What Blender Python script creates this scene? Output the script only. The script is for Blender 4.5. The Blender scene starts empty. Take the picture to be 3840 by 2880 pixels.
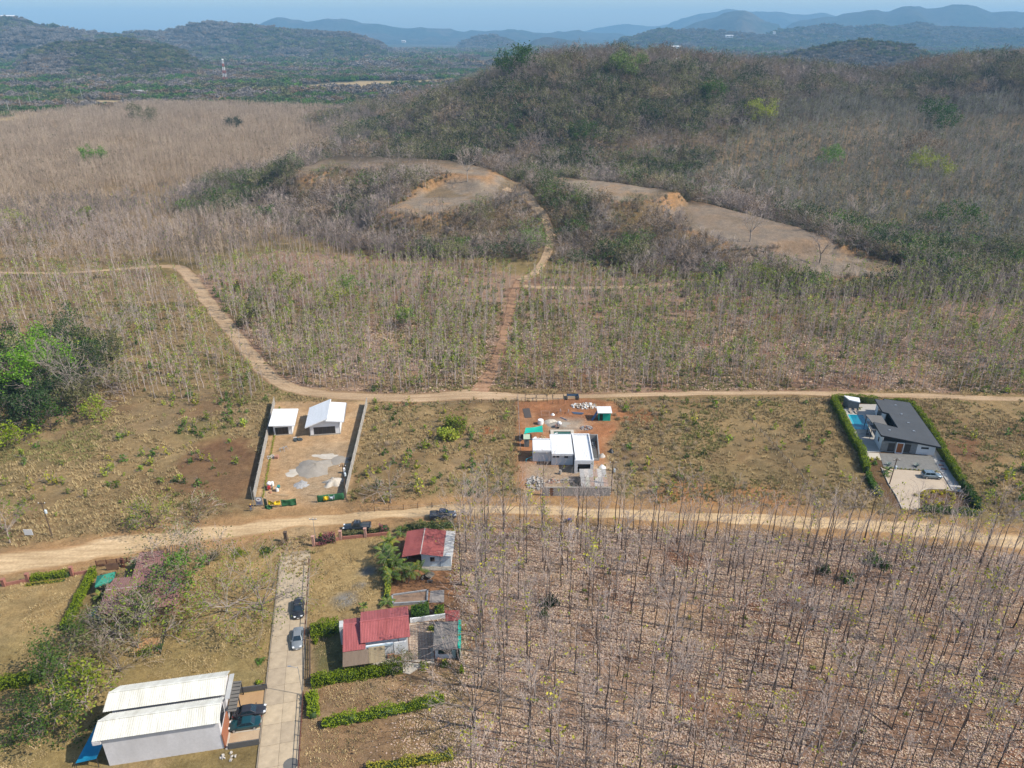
import bpy, bmesh, math, random
import numpy as np
from mathutils import Vector, Matrix

SC = bpy.context.scene
COL = SC.collection
rng = np.random.default_rng(11)
random.seed(11)

# ------------------------------------------------------------------ camera, sky, sun, exposure
CAM_H = 80.0
HFOV = math.radians(69.7)
FPX = 1920 / math.tan(HFOV / 2)
PITCH = math.atan(1310 / FPX)
cam_d = bpy.data.cameras.new("camera")
cam_d.sensor_fit = 'HORIZONTAL'
cam_d.angle = HFOV
cam_d.clip_start = 1.0
cam_d.clip_end = 60000
cam = bpy.data.objects.new("camera", cam_d)
cam.location = (0, 0, CAM_H)
cam.rotation_euler = (math.pi / 2 - PITCH, 0, 0)
COL.objects.link(cam)
SC.camera = cam

SUN_EL = math.radians(44)
SUN_AZ = math.radians(102)          # clockwise from +Y (north); the sun stands to the right, a little behind the drone
sun_dir = Vector((math.cos(SUN_EL) * math.sin(SUN_AZ), math.cos(SUN_EL) * math.cos(SUN_AZ), math.sin(SUN_EL)))
world = bpy.data.worlds.new("World")
SC.world = world
world.use_nodes = True
wn = world.node_tree
wn.nodes.clear()
sky = wn.nodes.new('ShaderNodeTexSky')
sky.sky_type = 'NISHITA'
sky.sun_disc = False
sky.sun_elevation = SUN_EL
sky.sun_rotation = SUN_AZ
sky.altitude = 100
sky.air_density = 1.0
sky.dust_density = 1.1
sky.ozone_density = 1.6
bg = wn.nodes.new('ShaderNodeBackground')
bg.inputs['Strength'].default_value = 0.135
wo = wn.nodes.new('ShaderNodeOutputWorld')
wn.links.new(sky.outputs[0], bg.inputs[0])
wn.links.new(bg.outputs[0], wo.inputs[0])

sun_d = bpy.data.lights.new("sun", 'SUN')
sun_d.energy = 4.9
sun_d.angle = math.radians(0.53)
sun_d.color = (1.0, 0.93, 0.82)
sun = bpy.data.objects.new("sun", sun_d)
sun.rotation_euler = sun_dir.to_track_quat('Z', 'Y').to_euler()
sun.location = (60, -20, 200)
COL.objects.link(sun)

SC.view_settings.view_transform = 'Standard'
SC.view_settings.look = 'None'
SC.view_settings.gamma = 1.0
SC.view_settings.exposure = 0.42
SC.view_settings.use_curve_mapping = False
SC.cycles.max_bounces = 5
SC.cycles.diffuse_bounces = 2
SC.cycles.glossy_bounces = 2
SC.cycles.transmission_bounces = 4
SC.cycles.volume_bounces = 0
SC.cycles.transparent_max_bounces = 6
SC.cycles.use_adaptive_sampling = True
SC.cycles.adaptive_threshold = 0.02

# ------------------------------------------------------------------ survey: bearings read off the photograph, met with the ground
_cp, _sp = math.cos(PITCH), math.sin(PITCH)
def ray(u, v):
    a = (1440 - v) / FPX; b = (u - 1920) / FPX
    return Vector((b, _cp + a * _sp, -_sp + a * _cp))
def P(u, v, z=0.0):
    d = ray(u, v); t = (z - CAM_H) / d.z
    return Vector((0, 0, CAM_H)) + d * t
VS = 3840 / 2212
def V(u, v, z=0.0): return P(u * VS, v * VS, z)
def at_y(u, v, y):                     # the point at distance y on a bearing
    d = ray(u * VS, v * VS); return Vector((0, 0, CAM_H)) + d * (y / d.y)
def crop(x0, y0, s):
    return lambda x, y, z=0.0: P(x0 + s * x, y0 + s * y, z)
L2 = crop(880, 1440, .3013); L3 = crop(1880, 1440, .2773); L4 = crop(3050, 1440, .3165)
L5 = crop(0, 1980, .434); L6 = crop(250, 2400, .4069); L7 = crop(1100, 1880, .2984); L8 = crop(1000, 2220, .3979)

# ------------------------------------------------------------------ numpy noise
def _hash(ix, iy, seed):
    h = (ix.astype(np.int64) * 374761393 + iy.astype(np.int64) * 668265263 + seed * 974634721) & 0x7fffffff
    h = ((h ^ (h >> 13)) * 1274126177) & 0x7fffffff
    return ((h ^ (h >> 16)) & 0xffff) / 65535.0
def vnoise(x, y, s, seed=0):
    x = np.asarray(x, float) / s; y = np.asarray(y, float) / s
    ix = np.floor(x); iy = np.floor(y); fx = x - ix; fy = y - iy
    fx = fx * fx * (3 - 2 * fx); fy = fy * fy * (3 - 2 * fy)
    a = _hash(ix, iy, seed); b = _hash(ix + 1, iy, seed); c = _hash(ix, iy + 1, seed); d = _hash(ix + 1, iy + 1, seed)
    return a + (b - a) * fx + (c - a) * fy + (a - b - c + d) * fx * fy
def fbm(x, y, s, seed=0, o=4):
    r = 0; t = 0; w = 1.0
    for k in range(o):
        r = r + w * vnoise(x, y, s, seed + 17 * k); t += w; w *= .5; s *= .5
    return r / t
def sstep(a, b, x):
    t = np.clip((np.asarray(x, float) - a) / (b - a), 0, 1); return t * t * (3 - 2 * t)
def pdist(x, y, pts, closed=True):
    """signed distance to a polygon (negative inside), or distance to an open polyline; also the blend of per-point values"""
    x = np.asarray(x, float); y = np.asarray(y, float)
    best = np.full(x.shape, 1e12); ins = np.zeros(x.shape, bool)
    n = len(pts)
    for i in range(n if closed else n - 1):
        ax, ay = pts[i][0], pts[i][1]; bx, by = pts[(i + 1) % n][0], pts[(i + 1) % n][1]
        dx, dy = bx - ax, by - ay
        t = np.clip(((x - ax) * dx + (y - ay) * dy) / (dx * dx + dy * dy + 1e-9), 0, 1)
        best = np.minimum(best, (x - ax - t * dx) ** 2 + (y - ay - t * dy) ** 2)
        if closed:
            c = ((ay > y) != (by > y)) & (x < (bx - ax) * (y - ay) / (by - ay + 1e-12) + ax)
            ins ^= c
    d = np.sqrt(best)
    return np.where(ins, -d, d) if closed else d
def spine(x, y, pts):
    """distance to a polyline of (x, y, z, r) with z and r blended along it"""
    x = np.asarray(x, float); y = np.asarray(y, float)
    best = np.full(x.shape, 1e12); z = np.zeros(x.shape); r = np.ones(x.shape)
    for a, b in zip(pts[:-1], pts[1:]):
        dx, dy = b[0] - a[0], b[1] - a[1]
        t = np.clip(((x - a[0]) * dx + (y - a[1]) * dy) / (dx * dx + dy * dy), 0, 1)
        d = (x - a[0] - t * dx) ** 2 + (y - a[1] - t * dy) ** 2
        m = d < best
        best = np.where(m, d, best); z = np.where(m, a[2] + t * (b[2] - a[2]), z); r = np.where(m, a[3] + t * (b[3] - a[3]), r)
    return np.sqrt(best), z, r

# ------------------------------------------------------------------ materials
def lin(r, g, b):
    f = lambda c: (c / 255 / 12.92) if c / 255 <= .04045 else ((c / 255 + .055) / 1.055) ** 2.4
    return (f(r), f(g), f(b))
def new_mat(name):
    m = bpy.data.materials.new(name); m.use_nodes = True
    nt = m.node_tree; nt.nodes.clear()
    out = nt.nodes.new('ShaderNodeOutputMaterial'); b = nt.nodes.new('ShaderNodeBsdfPrincipled')
    nt.links.new(b.outputs[0], out.inputs[0])
    return m, nt, b
def nnode(nt, t, **kw):
    n = nt.nodes.new(t)
    for k, v in kw.items(): setattr(n, k, v)
    return n
def mixc(nt, fac, a, b, mode='MIX'):
    n = nt.nodes.new('ShaderNodeMix'); n.data_type = 'RGBA'; n.blend_type = mode
    for s, v in ((n.inputs['Factor'], fac), (n.inputs[6], a), (n.inputs[7], b)):
        if hasattr(v, 'is_output') or isinstance(v, bpy.types.NodeSocket): nt.links.new(v, s)
        elif isinstance(v, (int, float)): s.default_value = v
        else: s.default_value = (*v[:3], 1)
    return n.outputs[2]
def noise_fac(nt, scale, lo=.35, hi=.65, detail=5, coord='Object', rough=.6, stretch=None):
    tc = nnode(nt, 'ShaderNodeTexCoord')
    src = tc.outputs[coord]
    if stretch:
        mp = nnode(nt, 'ShaderNodeMapping'); mp.inputs['Scale'].default_value = stretch
        nt.links.new(src, mp.inputs[0]); src = mp.outputs[0]
    n = nnode(nt, 'ShaderNodeTexNoise'); n.inputs['Scale'].default_value = scale; n.inputs['Detail'].default_value = detail
    n.inputs['Roughness'].default_value = rough
    nt.links.new(src, n.inputs['Vector'])
    mr = nnode(nt, 'ShaderNodeMapRange'); mr.inputs['From Min'].default_value = lo; mr.inputs['From Max'].default_value = hi
    nt.links.new(n.outputs['Fac'], mr.inputs['Value'])
    return mr.outputs[0]
_mats = {}
def mat(name, c, c2=None, scale=1.2, rough=.85, bump=0.0, metal=0.0, spec=.25, fine=True, stretch=None):
    """colour c worn towards c2 (default: a shade off c) in patches, with fine grain"""
    if name in _mats: return _mats[name]
    m, nt, b = new_mat(name)
    c2 = c2 or tuple(x * .8 for x in c)
    col = mixc(nt, noise_fac(nt, scale, .3, .7, stretch=stretch), c, c2)
    if fine:
        g = noise_fac(nt, scale * 9, .25, .75, 3)
        col = mixc(nt, mul(nt, g, .35), col, tuple(x * .72 for x in c2))
    nt.links.new(col, b.inputs['Base Color'])
    b.inputs['Roughness'].default_value = rough; b.inputs['Metallic'].default_value = metal
    b.inputs['Specular IOR Level'].default_value = spec
    if bump:
        bn = nnode(nt, 'ShaderNodeBump'); bn.inputs['Strength'].default_value = .6; bn.inputs['Distance'].default_value = bump
        nt.links.new(noise_fac(nt, scale * 6, 0, 1, 4), bn.inputs['Height']); nt.links.new(bn.outputs[0], b.inputs['Normal'])
    _mats[name] = m
    return m
def mul(nt, a, k):
    n = nnode(nt, 'ShaderNodeMath', operation='MULTIPLY'); nt.links.new(a, n.inputs[0]); n.inputs[1].default_value = k
    return n.outputs[0]
def glossy(name, c, rough=.2, metal=0.0, coat=0.0, spec=.5):
    if name in _mats: return _mats[name]
    m, nt, b = new_mat(name)
    col = mixc(nt, noise_fac(nt, 2.5, .3, .75), c, tuple(x * .82 + .01 for x in c))
    nt.links.new(col, b.inputs['Base Color'])
    b.inputs['Roughness'].default_value = rough; b.inputs['Metallic'].default_value = metal
    b.inputs['Specular IOR Level'].default_value = spec
    b.inputs['Coat Weight'].default_value = coat; b.inputs['Coat Roughness'].default_value = .08
    _mats[name] = m
    return m
def veg_mat(name, cols, transl=.25, rough=.75, jitter=.35, objvar=.5):
    """leaf or bark colour picked per piece from cols, shifted per plant"""
    if name in _mats: return _mats[name]
    m, nt, b = new_mat(name)
    at = nnode(nt, 'ShaderNodeAttribute', attribute_name='rnd')
    oi = nnode(nt, 'ShaderNodeObjectInfo')
    a = nnode(nt, 'ShaderNodeMath', operation='MULTIPLY_ADD'); nt.links.new(oi.outputs['Random'], a.inputs[0]); a.inputs[1].default_value = objvar
    sc = nnode(nt, 'ShaderNodeMath', operation='MULTIPLY'); nt.links.new(at.outputs['Fac'], sc.inputs[0]); sc.inputs[1].default_value = 1 - objvar
    nt.links.new(sc.outputs[0], a.inputs[2])
    r = nnode(nt, 'ShaderNodeValToRGB')
    el = r.color_ramp.elements
    while len(el) < len(cols): el.new(.5)
    for i, c in enumerate(cols):
        el[i].position = i / max(1, len(cols) - 1); el[i].color = (*c, 1)
    nt.links.new(a.outputs[0], r.inputs[0])
    hv = nnode(nt, 'ShaderNodeHueSaturation')
    mr = nnode(nt, 'ShaderNodeMapRange'); mr.inputs['To Min'].default_value = 1 - jitter; mr.inputs['To Max'].default_value = 1 + jitter
    wr = nnode(nt, 'ShaderNodeMath', operation='FRACT'); m7 = mul(nt, oi.outputs['Random'], 7.31); nt.links.new(m7, wr.inputs[0])
    nt.links.new(wr.outputs[0], mr.inputs['Value']); nt.links.new(mr.outputs[0], hv.inputs['Value'])
    nt.links.new(r.outputs[0], hv.inputs['Color'])
    nt.links.new(hv.outputs[0], b.inputs['Base Color'])
    b.inputs['Roughness'].default_value = rough; b.inputs['Specular IOR Level'].default_value = .2
    if transl > 0:
        tr = nnode(nt, 'ShaderNodeBsdfTranslucent'); nt.links.new(hv.outputs[0], tr.inputs[0])
        mx = nnode(nt, 'ShaderNodeMixShader'); mx.inputs[0].default_value = transl
        out = [n for n in nt.nodes if n.type == 'OUTPUT_MATERIAL'][0]
        nt.links.new(b.outputs[0], mx.inputs[1]); nt.links.new(tr.outputs[0], mx.inputs[2]); nt.links.new(mx.outputs[0], out.inputs[0])
    _mats[name] = m
    return m

# ------------------------------------------------------------------ objects
def tag(o, label=None, cat=None, group=None, kind=None):
    if label: o['label'] = label
    if cat: o['category'] = cat
    if group: o['group'] = group
    if kind: o['kind'] = kind
    return o
def thing(name, label, cat, loc=(0, 0, 0), group=None):
    o = bpy.data.objects.new(name, None); COL.objects.link(o)
    o.location = loc; o.empty_display_size = .3
    return tag(o, label, cat, group)
def root_offset(p):
    v = Vector((0, 0, 0))
    while p is not None: v = v + p.location; p = p.parent
    return v
def link_mesh(name, me, parent=None):
    o = bpy.data.objects.new(name, me); COL.objects.link(o)
    if parent is not None: o.parent = parent
    return o
class MB:
    def __init__(s): s.v = []; s.f = []; s.m = []
    def face(s, pts, m=0):
        i = len(s.v); s.v += [tuple(p) for p in pts]; s.f.append(tuple(range(i, i + len(pts)))); s.m.append(m); return s
    def hexa(s, b, t, m=0):
        """bottom quad b and top quad t, both counter-clockwise from above"""
        i = len(s.v); n = len(b); s.v += [tuple(p) for p in b] + [tuple(p) for p in t]
        s.f.append(tuple(range(i + n - 1, i - 1, -1))); s.f.append(tuple(range(i + n, i + 2 * n)))
        for k in range(n): s.f.append((i + k, i + (k + 1) % n, i + n + (k + 1) % n, i + n + k))
        s.m += [m] * (n + 2); return s
    def prism(s, poly, z0, z1, m=0):
        return s.hexa([(p[0], p[1], z0) for p in poly], [(p[0], p[1], z1) for p in poly], m)
    def box(s, c, size, rot=0.0, m=0, taper=1.0):
        cx, cy, cz = c; hx, hy = size[0] / 2, size[1] / 2; ca, sa = math.cos(rot), math.sin(rot)
        q = [(-hx, -hy), (hx, -hy), (hx, hy), (-hx, hy)]
        R = lambda x, y, z: (cx + x * ca - y * sa, cy + x * sa + y * ca, z)
        return s.hexa([R(x, y, cz) for x, y in q], [R(x * taper, y * taper, cz + size[2]) for x, y in q], m)
    def slab(s, a, b, c, d, th, m=0):
        """a plate whose top is the quad a b c d (counter-clockwise from above), th thick downwards"""
        n = (Vector(b) - Vector(a)).cross(Vector(d) - Vector(a)).normalized() * th
        return s.hexa([Vector(p) - n for p in (a, b, c, d)], [a, b, c, d], m)
    def tube(s, p0, p1, r0, r1=None, n=6, m=0, cap=True):
        p0, p1 = Vector(p0), Vector(p1); r1 = r0 if r1 is None else r1
        d = (p1 - p0).normalized(); a = d.orthogonal().normalized(); b = d.cross(a)
        i = len(s.v)
        for p, r in ((p0, r0), (p1, r1)):
            for k in range(n):
                t = 2 * math.pi * k / n; s.v.append(tuple(p + (a * math.cos(t) + b * math.sin(t)) * r))
        for k in range(n): s.f.append((i + k, i + (k + 1) % n, i + n + (k + 1) % n, i + n + k)); s.m.append(m)
        if cap: s.f.append(tuple(range(i + n - 1, i - 1, -1))); s.f.append(tuple(range(i + n, i + 2 * n))); s.m += [m, m]
        return s
    def path(s, pts, r, n=5, m=0):
        for a, b in zip(pts[:-1], pts[1:]): s.tube(a, b, r, r, n, m)
        return s
    def lathe(s, c, prof, n=12, m=0):
        i = len(s.v)
        for r, z in prof:
            for k in range(n):
                t = 2 * math.pi * k / n; s.v.append((c[0] + r * math.cos(t), c[1] + r * math.sin(t), c[2] + z))
        for j in range(len(prof) - 1):
            for k in range(n):
                s.f.append((i + j * n + k, i + j * n + (k + 1) % n, i + (j + 1) * n + (k + 1) % n, i + (j + 1) * n + k)); s.m.append(m)
        s.f.append(tuple(i + k for k in range(n - 1, -1, -1))); s.f.append(tuple(i + (len(prof) - 1) * n + k for k in range(n))); s.m += [m, m]
        return s
    def grid(s, fn, nu, nv, m=0):
        i = len(s.v)
        for a in range(nu + 1):
            for b in range(nv + 1): s.v.append(tuple(fn(a / nu, b / nv)))
        for a in range(nu):
            for b in range(nv):
                k = i + a * (nv + 1) + b; s.f.append((k, k + nv + 1, k + nv + 2, k + 1)); s.m.append(m)
        return s
    def build(s, name, mats, parent=None, smooth=False, bevel=0):
        off = root_offset(parent)
        me = bpy.data.meshes.new(name)
        me.from_pydata([(x - off.x, y - off.y, z - off.z) for x, y, z in s.v], [], s.f)
        if not isinstance(mats, (list, tuple)): mats = [mats]
        for m in mats: me.materials.append(m)
        if len(mats) > 1: me.polygons.foreach_set('material_index', s.m)
        if smooth: me.polygons.foreach_set('use_smooth', [True] * len(me.polygons))
        me.update()
        o = link_mesh(name, me, parent)
        if bevel:
            bv = o.modifiers.new('b', 'BEVEL'); bv.width = bevel; bv.segments = 2; bv.limit_method = 'ANGLE'
        return o
def arrays_mesh(name, v, quads, mi=None, rnd=None, mats=(), smooth=False):
    me = bpy.data.meshes.new(name)
    v = np.asarray(v, np.float32); quads = np.asarray(quads, np.int32)
    k = quads.shape[1]; n = len(quads)
    me.vertices.add(len(v)); me.vertices.foreach_set('co', v.ravel())
    me.loops.add(n * k); me.loops.foreach_set('vertex_index', quads.ravel())
    me.polygons.add(n); me.polygons.foreach_set('loop_start', np.arange(0, n * k, k, dtype=np.int32))
    me.polygons.foreach_set('loop_total', np.full(n, k, np.int32))
    for m in mats: me.materials.append(m)
    if mi is not None: me.polygons.foreach_set('material_index', np.asarray(mi, np.int32))
    if smooth: me.polygons.foreach_set('use_smooth', np.ones(n, bool))
    if rnd is not None:
        a = me.attributes.new('rnd', 'FLOAT', 'FACE'); a.data.foreach_set('value', np.asarray(rnd, np.float32))
    me.update(calc_edges=True)
    return me
def copy_tree(o, parent=None):
    c = o.copy(); COL.objects.link(c)
    if parent is not None: c.parent = parent
    for ch in list(o.children): copy_tree(ch, c)
    return c
# ------------------------------------------------------------------ the lie of the land
def sp(u, v, y, drop, r):
    p = at_y(u, v, y); return (p.x, p.y, max(p.z - drop - 1.5, 0.5), r)
KNOLL = [(*V(u, v, z)[:2], z, r) for u, v, z, r in (
    (540, 402, 4, 50), (640, 372, 12, 60), (730, 352, 17, 68), (900, 358, 17, 75), (1000, 395, 16, 68), (1130, 402, 15, 62),
    (1300, 408, 15, 64), (1450, 442, 12, 60), (1600, 492, 8, 55), (1800, 540, 4, 48), (1990, 580, .5, 40))]
HILL = [sp(*a) for a in ((700, 252, 880, 7, 60), (760, 234, 830, 7, 90), (830, 214, 790, 7, 130), (1000, 181, 730, 7, 190), (1100, 158, 690, 7, 220),
    (1165, 114, 665, 7, 235), (1230, 97, 650, 7, 240), (1300, 99, 650, 7, 240), (1400, 108, 660, 7, 240), (1500, 116, 670, 7, 240),
    (1600, 124, 690, 7, 230), (1700, 134, 710, 7, 220), (1800, 145, 735, 7, 210), (1880, 152, 760, 7, 200))]
RIDGE = [sp(*a) for a in ((1850, 153, 770, 7, 170), (1950, 136, 745, 7, 210), (2050, 119, 725, 7, 230), (2150, 109, 705, 7, 240),
    (2300, 105, 700, 7, 240), (2500, 112, 700, 7, 240))]
TERR = [([V(u, v, z)[:2] for u, v in pts], z) for z, pts in (
    (12.0, ((835, 452), (870, 437), (940, 410), (1010, 398), (1122, 395), (1130, 412), (1110, 425), (1050, 433), (1010, 441), (960, 456), (900, 463))),
    (17.6, ((640, 366), (680, 352), (730, 335), (800, 338), (900, 341), (980, 347), (1052, 364), (1050, 379), (980, 373), (900, 369), (800, 363), (720, 362), (660, 376))),
    (15.0, ((1165, 384), (1220, 383), (1300, 391), (1380, 401), (1440, 411), (1430, 428), (1340, 434), (1270, 420), (1190, 404))),
    (8.0, ((1440, 468), (1488, 441), (1560, 448), (1650, 470), (1735, 497), (1795, 520), (1780, 540), (1700, 532), (1600, 530), (1490, 494))),
    (3.0, ((1690, 556), (1800, 550), (1900, 562), (1962, 577), (1930, 594), (1800, 596), (1720, 586))))]
def height(x, y):
    x = np.asarray(x, float); y = np.asarray(y, float)
    g = 14 * sstep(340, 560, y) * sstep(-40, 130, x)
    d, z, r = spine(x, y, HILL); hz = np.maximum(z - g, 0) * (1 - sstep(0, 1, d / r))
    d, z, r = spine(x, y, RIDGE); hz = np.maximum(hz, np.maximum(z - g, 0) * (1 - sstep(0, 1, d / r)))
    d, z, r = spine(x, y, KNOLL); k = z * (1 - sstep(.2, 1, d / r))
    h = g + hz + k
    rough = sstep(270, 420, y)
    h = h + rough * (fbm(x, y, 70, 5, 4) - .5) * (2.5 + .10 * hz) + sstep(900, 2200, y) * (fbm(x, y, 900, 9, 3) - .5) * 16
    h = h + sstep(165, 230, y) * (1 - rough) * (fbm(x, y, 30, 6, 3) - .5) * .8
    for pts, z in TERR:
        sd = pdist(x, y, pts) + (fbm(x, y, 9, 19, 3) - .5) * 5; cy = sum(p[1] for p in pts) / len(pts)
        w = 1 - sstep(-1.0, 17.0 - 13.0 * sstep(-6, 6, y - cy), sd)
        h = h * (1 - w) + z * w
    return h
def h1(x, y): return float(height(np.array([x]), np.array([y]))[0])
def ground(u, v):
    """where the bearing of a photo position meets the land"""
    d = ray(u * VS, v * VS); o = Vector((0, 0, CAM_H))
    ts = np.concatenate([np.linspace(40, 400, 400), np.linspace(401, 3000, 1300)])
    L = math.hypot(d.x, d.y)
    ts = ts / L
    z = CAM_H + d.z * ts; g = height(d.x * ts, d.y * ts)
    k = np.nonzero(z <= g)[0]
    if len(k) == 0: return o + d * float(ts[-1])
    i = max(int(k[0]), 1); a, b = z[i - 1] - g[i - 1], g[i] - z[i]
    t = float(ts[i - 1] + (ts[i] - ts[i - 1]) * a / (a + b + 1e-9))
    return o + d * t
def VG(pts): return [V(u, v)[:2] for u, v in pts]

# plan outlines read off the photograph
PLOT = VG(((985, 1155), (1040, 1135), (1250, 1138), (1580, 1146), (1850, 1166), (2060, 1180), (2230, 1204), (2420, 1260), (2600, 1750), (985, 1800), (994, 1500), (996, 1330), (978, 1240)))
MID = VG(((590, 840), (540, 780), (450, 660), (400, 600), (600, 540), (900, 560), (1150, 600), (1500, 600), (1800, 610), (2330, 600), (2420, 850), (1900, 845), (1300, 848), (1070, 835), (1000, 838), (900, 850), (700, 846)))
LEFTMID = VG(((-150, 600), (330, 580), (420, 650), (500, 760), (575, 830), (575, 900), (430, 920), (200, 950), (-150, 960)))
LOT_L = VG(((548, 1102), (580, 940), (590, 868), (800, 868), (790, 880), (765, 980), (748, 1085), (740, 1102)))
LOT_C = VG(((1118, 868), (1250, 862), (1330, 868), (1350, 905), (1322, 940), (1310, 980), (1325, 1070), (1170, 1075), (1125, 1050), (1120, 1000), (1118, 940)))
LOT_R = VG(((1800, 860), (1965, 868), (2118, 1105), (1950, 1105), (1880, 1060)))
LAWN_L = VG(((-60, 1290), (0, 1280), (60, 1255), (170, 1235), (205, 1228), (150, 1350), (90, 1420), (-60, 1500)))
LAWN_M = VG(((300, 1215), (420, 1180), (600, 1175), (590, 1400), (570, 1560), (560, 1600), (230, 1640), (0, 1690), (-80, 1600), (-60, 1500), (130, 1400), (250, 1440)))
LAWN_B = VG(((672, 1170), (820, 1155), (835, 1230), (825, 1310), (740, 1330), (665, 1350), (664, 1250)))
LOT_B = VG(((655, 1345), (990, 1310), (996, 1500), (990, 1750), (630, 1750), (650, 1560)))
YARD_B = VG(((835, 1160), (985, 1150), (990, 1320), (860, 1330), (835, 1310)))

def near_road(x, y): return pdist(x, y, ROAD_C, False)
ROAD_V = ((-330, 1262, 30), (-60, 1225, 29), (0, 1217, 28), (155, 1196, 27), (300, 1173, 24), (450, 1153, 20), (560, 1139, 17), (640, 1128, 15), (737, 1119, 14), (850, 1109, 12.5), (940, 1103, 12),
          (1034, 1102, 12), (1150, 1103, 12), (1271, 1105, 13), (1382, 1111, 14), (1575, 1121, 15), (1800, 1131, 17), (1972, 1143, 19), (2212, 1173, 20), (2350, 1197, 21), (2600, 1245, 22))
ROAD_C = [V(u, v)[:2] for u, v, w in ROAD_V]

def paint(c, m, col):
    m = np.clip(m, 0, 1)[..., None]; return c * (1 - m) + np.array(col) * m
def land_colour(x, y):
    n1 = fbm(x, y, 14, 31, 4); n2 = fbm(x, y, 4, 41, 3); n3 = fbm(x, y, 60, 51, 3); n4 = fbm(x, y, 1.6, 61, 2)
    jit = (n2 - .5) * 6
    area = lambda poly, soft=1.5, j=1.0: 1 - sstep(-soft, soft, pdist(x, y, poly) + jit * j)
    c = np.ones(x.shape + (3,)) * np.array((.29, .215, .115))
    c = paint(c, sstep(.42, .62, n1), (.215, .15, .082))
    c = paint(c, sstep(.52, .66, n3) * .6, (.20, .17, .075))
    c = paint(c, sstep(.62, .75, n2) * .7, (.36, .27, .15))
    # plantation floors: pinkish dead leaves over red-brown soil
    for poly, k in ((PLOT, 1), (MID, .9)):
        a = area(poly)
        c = paint(c, a, (.34, .235, .175))
        c = paint(c, a * sstep(.5, .62, n1) * .7, (.24, .145, .10))
        c = paint(c, a * sstep(.60, .72, n2) * .7, (.39, .28, .19))
        c = paint(c, a * sstep(.66, .74, fbm(x, y, 9, 91, 3)) * .6, (.24, .11, .065))
    a = area(LEFTMID); c = paint(c, a * .8, (.27, .20, .12)); c = paint(c, a * sstep(.5, .65, n1) * .6, (.19, .12, .07))
    # red-brown bare patch left of the left building lot
    q = VG(((400, 985), (430, 950), (520, 940), (560, 950), (552, 1060), (540, 1100), (470, 1085), (385, 1050)))
    c = paint(c, area(q, 3) * .85, (.17, .092, .055)); c = paint(c, area(q, 3) * sstep(.5, .62, n1) * .5, (.24, .16, .09))
    # strip of worn ground in the middle lots
    q = VG(((1010, 930), (1030, 880), (1048, 880), (1040, 930), (1000, 1010), (965, 1050), (940, 1050)))
    c = paint(c, area(q, 1.5, .4) * .6, (.36, .26, .155))
    q = VG(((1640, 985), (1660, 935), (1870, 1040), (1860, 1075), (1560, 1060)))
    c = paint(c, area(q, 6) * .6, (.19, .145, .08))
    q = VG(((2060, 960), (2110, 950), (2140, 990), (2080, 1000)))
    c = paint(c, area(q, 3) * .8, (.17, .085, .05))
    for (u, v, rx, col, k) in ((1492, 1080, 9, (.40, .20, .085), .8), (1650, 1085, 8, (.40, .20, .085), .8), (1175, 912, 3, (.33, .12, .06), 1), (1385, 900, 5, (.26, .12, .06), .8),
                       (880, 868, 3, (.33, .13, .06), .8), (440, 925, 7, (.17, .17, .06), .5), (1055, 930, 2.5, (.33, .13, .06), .9)):
        p = V(u, v); c = paint(c, k * (1 - sstep(.5, 1.1, np.hypot(x - p.x, y - p.y) / rx + jit * .06)), col)
    # building lots
    a = area(LOT_L, .8, .2)
    c = paint(c, a, (.47, .325, .195)); c = paint(c, a * sstep(.5, .62, n1), (.40, .27, .155)); c = paint(c, a * sstep(.62, .72, n2) * .6, (.56, .42, .28))
    q = VG(((700, 950), (750, 960), (745, 1000), (730, 1090), (690, 1090), (640, 1060), (660, 1000)))
    c = paint(c, a * area(q, 2.5) * .7, (.36, .29, .21))
    a = area(LOT_C, 1.2, .35)
    c = paint(c, a, (.39, .185, .095)); c = paint(c, a * sstep(.52, .66, n1), (.31, .15, .08)); c = paint(c, a * sstep(.6, .72, n2) * .55, (.46, .27, .16))
    q = VG(((1190, 905), (1260, 905), (1270, 925), (1240, 935), (1180, 930))); c = paint(c, area(q, 1.5, .3) * .8, (.40, .36, .31))
    q = VG(((1130, 1000), (1240, 1005), (1330, 1000), (1330, 1065), (1140, 1062))); c = paint(c, area(q, 1.5, .4) * .8, (.42, .35, .27))
    a = area(LOT_R, 1, .3); c = paint(c, a, (.15, .095, .055)); c = paint(c, a * sstep(.5, .65, n1) * .5, (.16, .15, .06))
    # lawns
    for poly in (LAWN_L, LAWN_M, LAWN_B):
        a = area(poly, 1.5, .3)
        c = paint(c, a, (.36, .265, .13)); c = paint(c, a * sstep(.45, .65, n1) * .7, (.28, .195, .095)); c = paint(c, a * sstep(.55, .7, n2) * .5, (.43, .33, .17))
        c = paint(c, a * sstep(.58, .7, n3) * .5, (.25, .21, .09))
    a = area(LOT_B, 1.2, .4)
    c = paint(c, a, (.32, .235, .145)); c = paint(c, a * sstep(.55, .66, n1) * .7, (.26, .165, .10)); c = paint(c, a * sstep(.6, .7, n2) * .6, (.42, .31, .2))
    q = [(-29.0, 81.8), (-27.3, 74.2), (-22.6, 75.2), (-24.6, 82.8)]; c = paint(c, area(q, .8, .3) * .85, (.125, .13, .055)); c = paint(c, area(q, .8, .3) * sstep(.5, .65, n2) * .5, (.20, .165, .085))  # short green yard grass, with the dark shadow on it put into its colour
    a = area(YARD_B, 1.2, .4); c = paint(c, a, (.33, .18, .10)); c = paint(c, a * sstep(.5, .65, n1) * .6, (.25, .155, .095))
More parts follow.
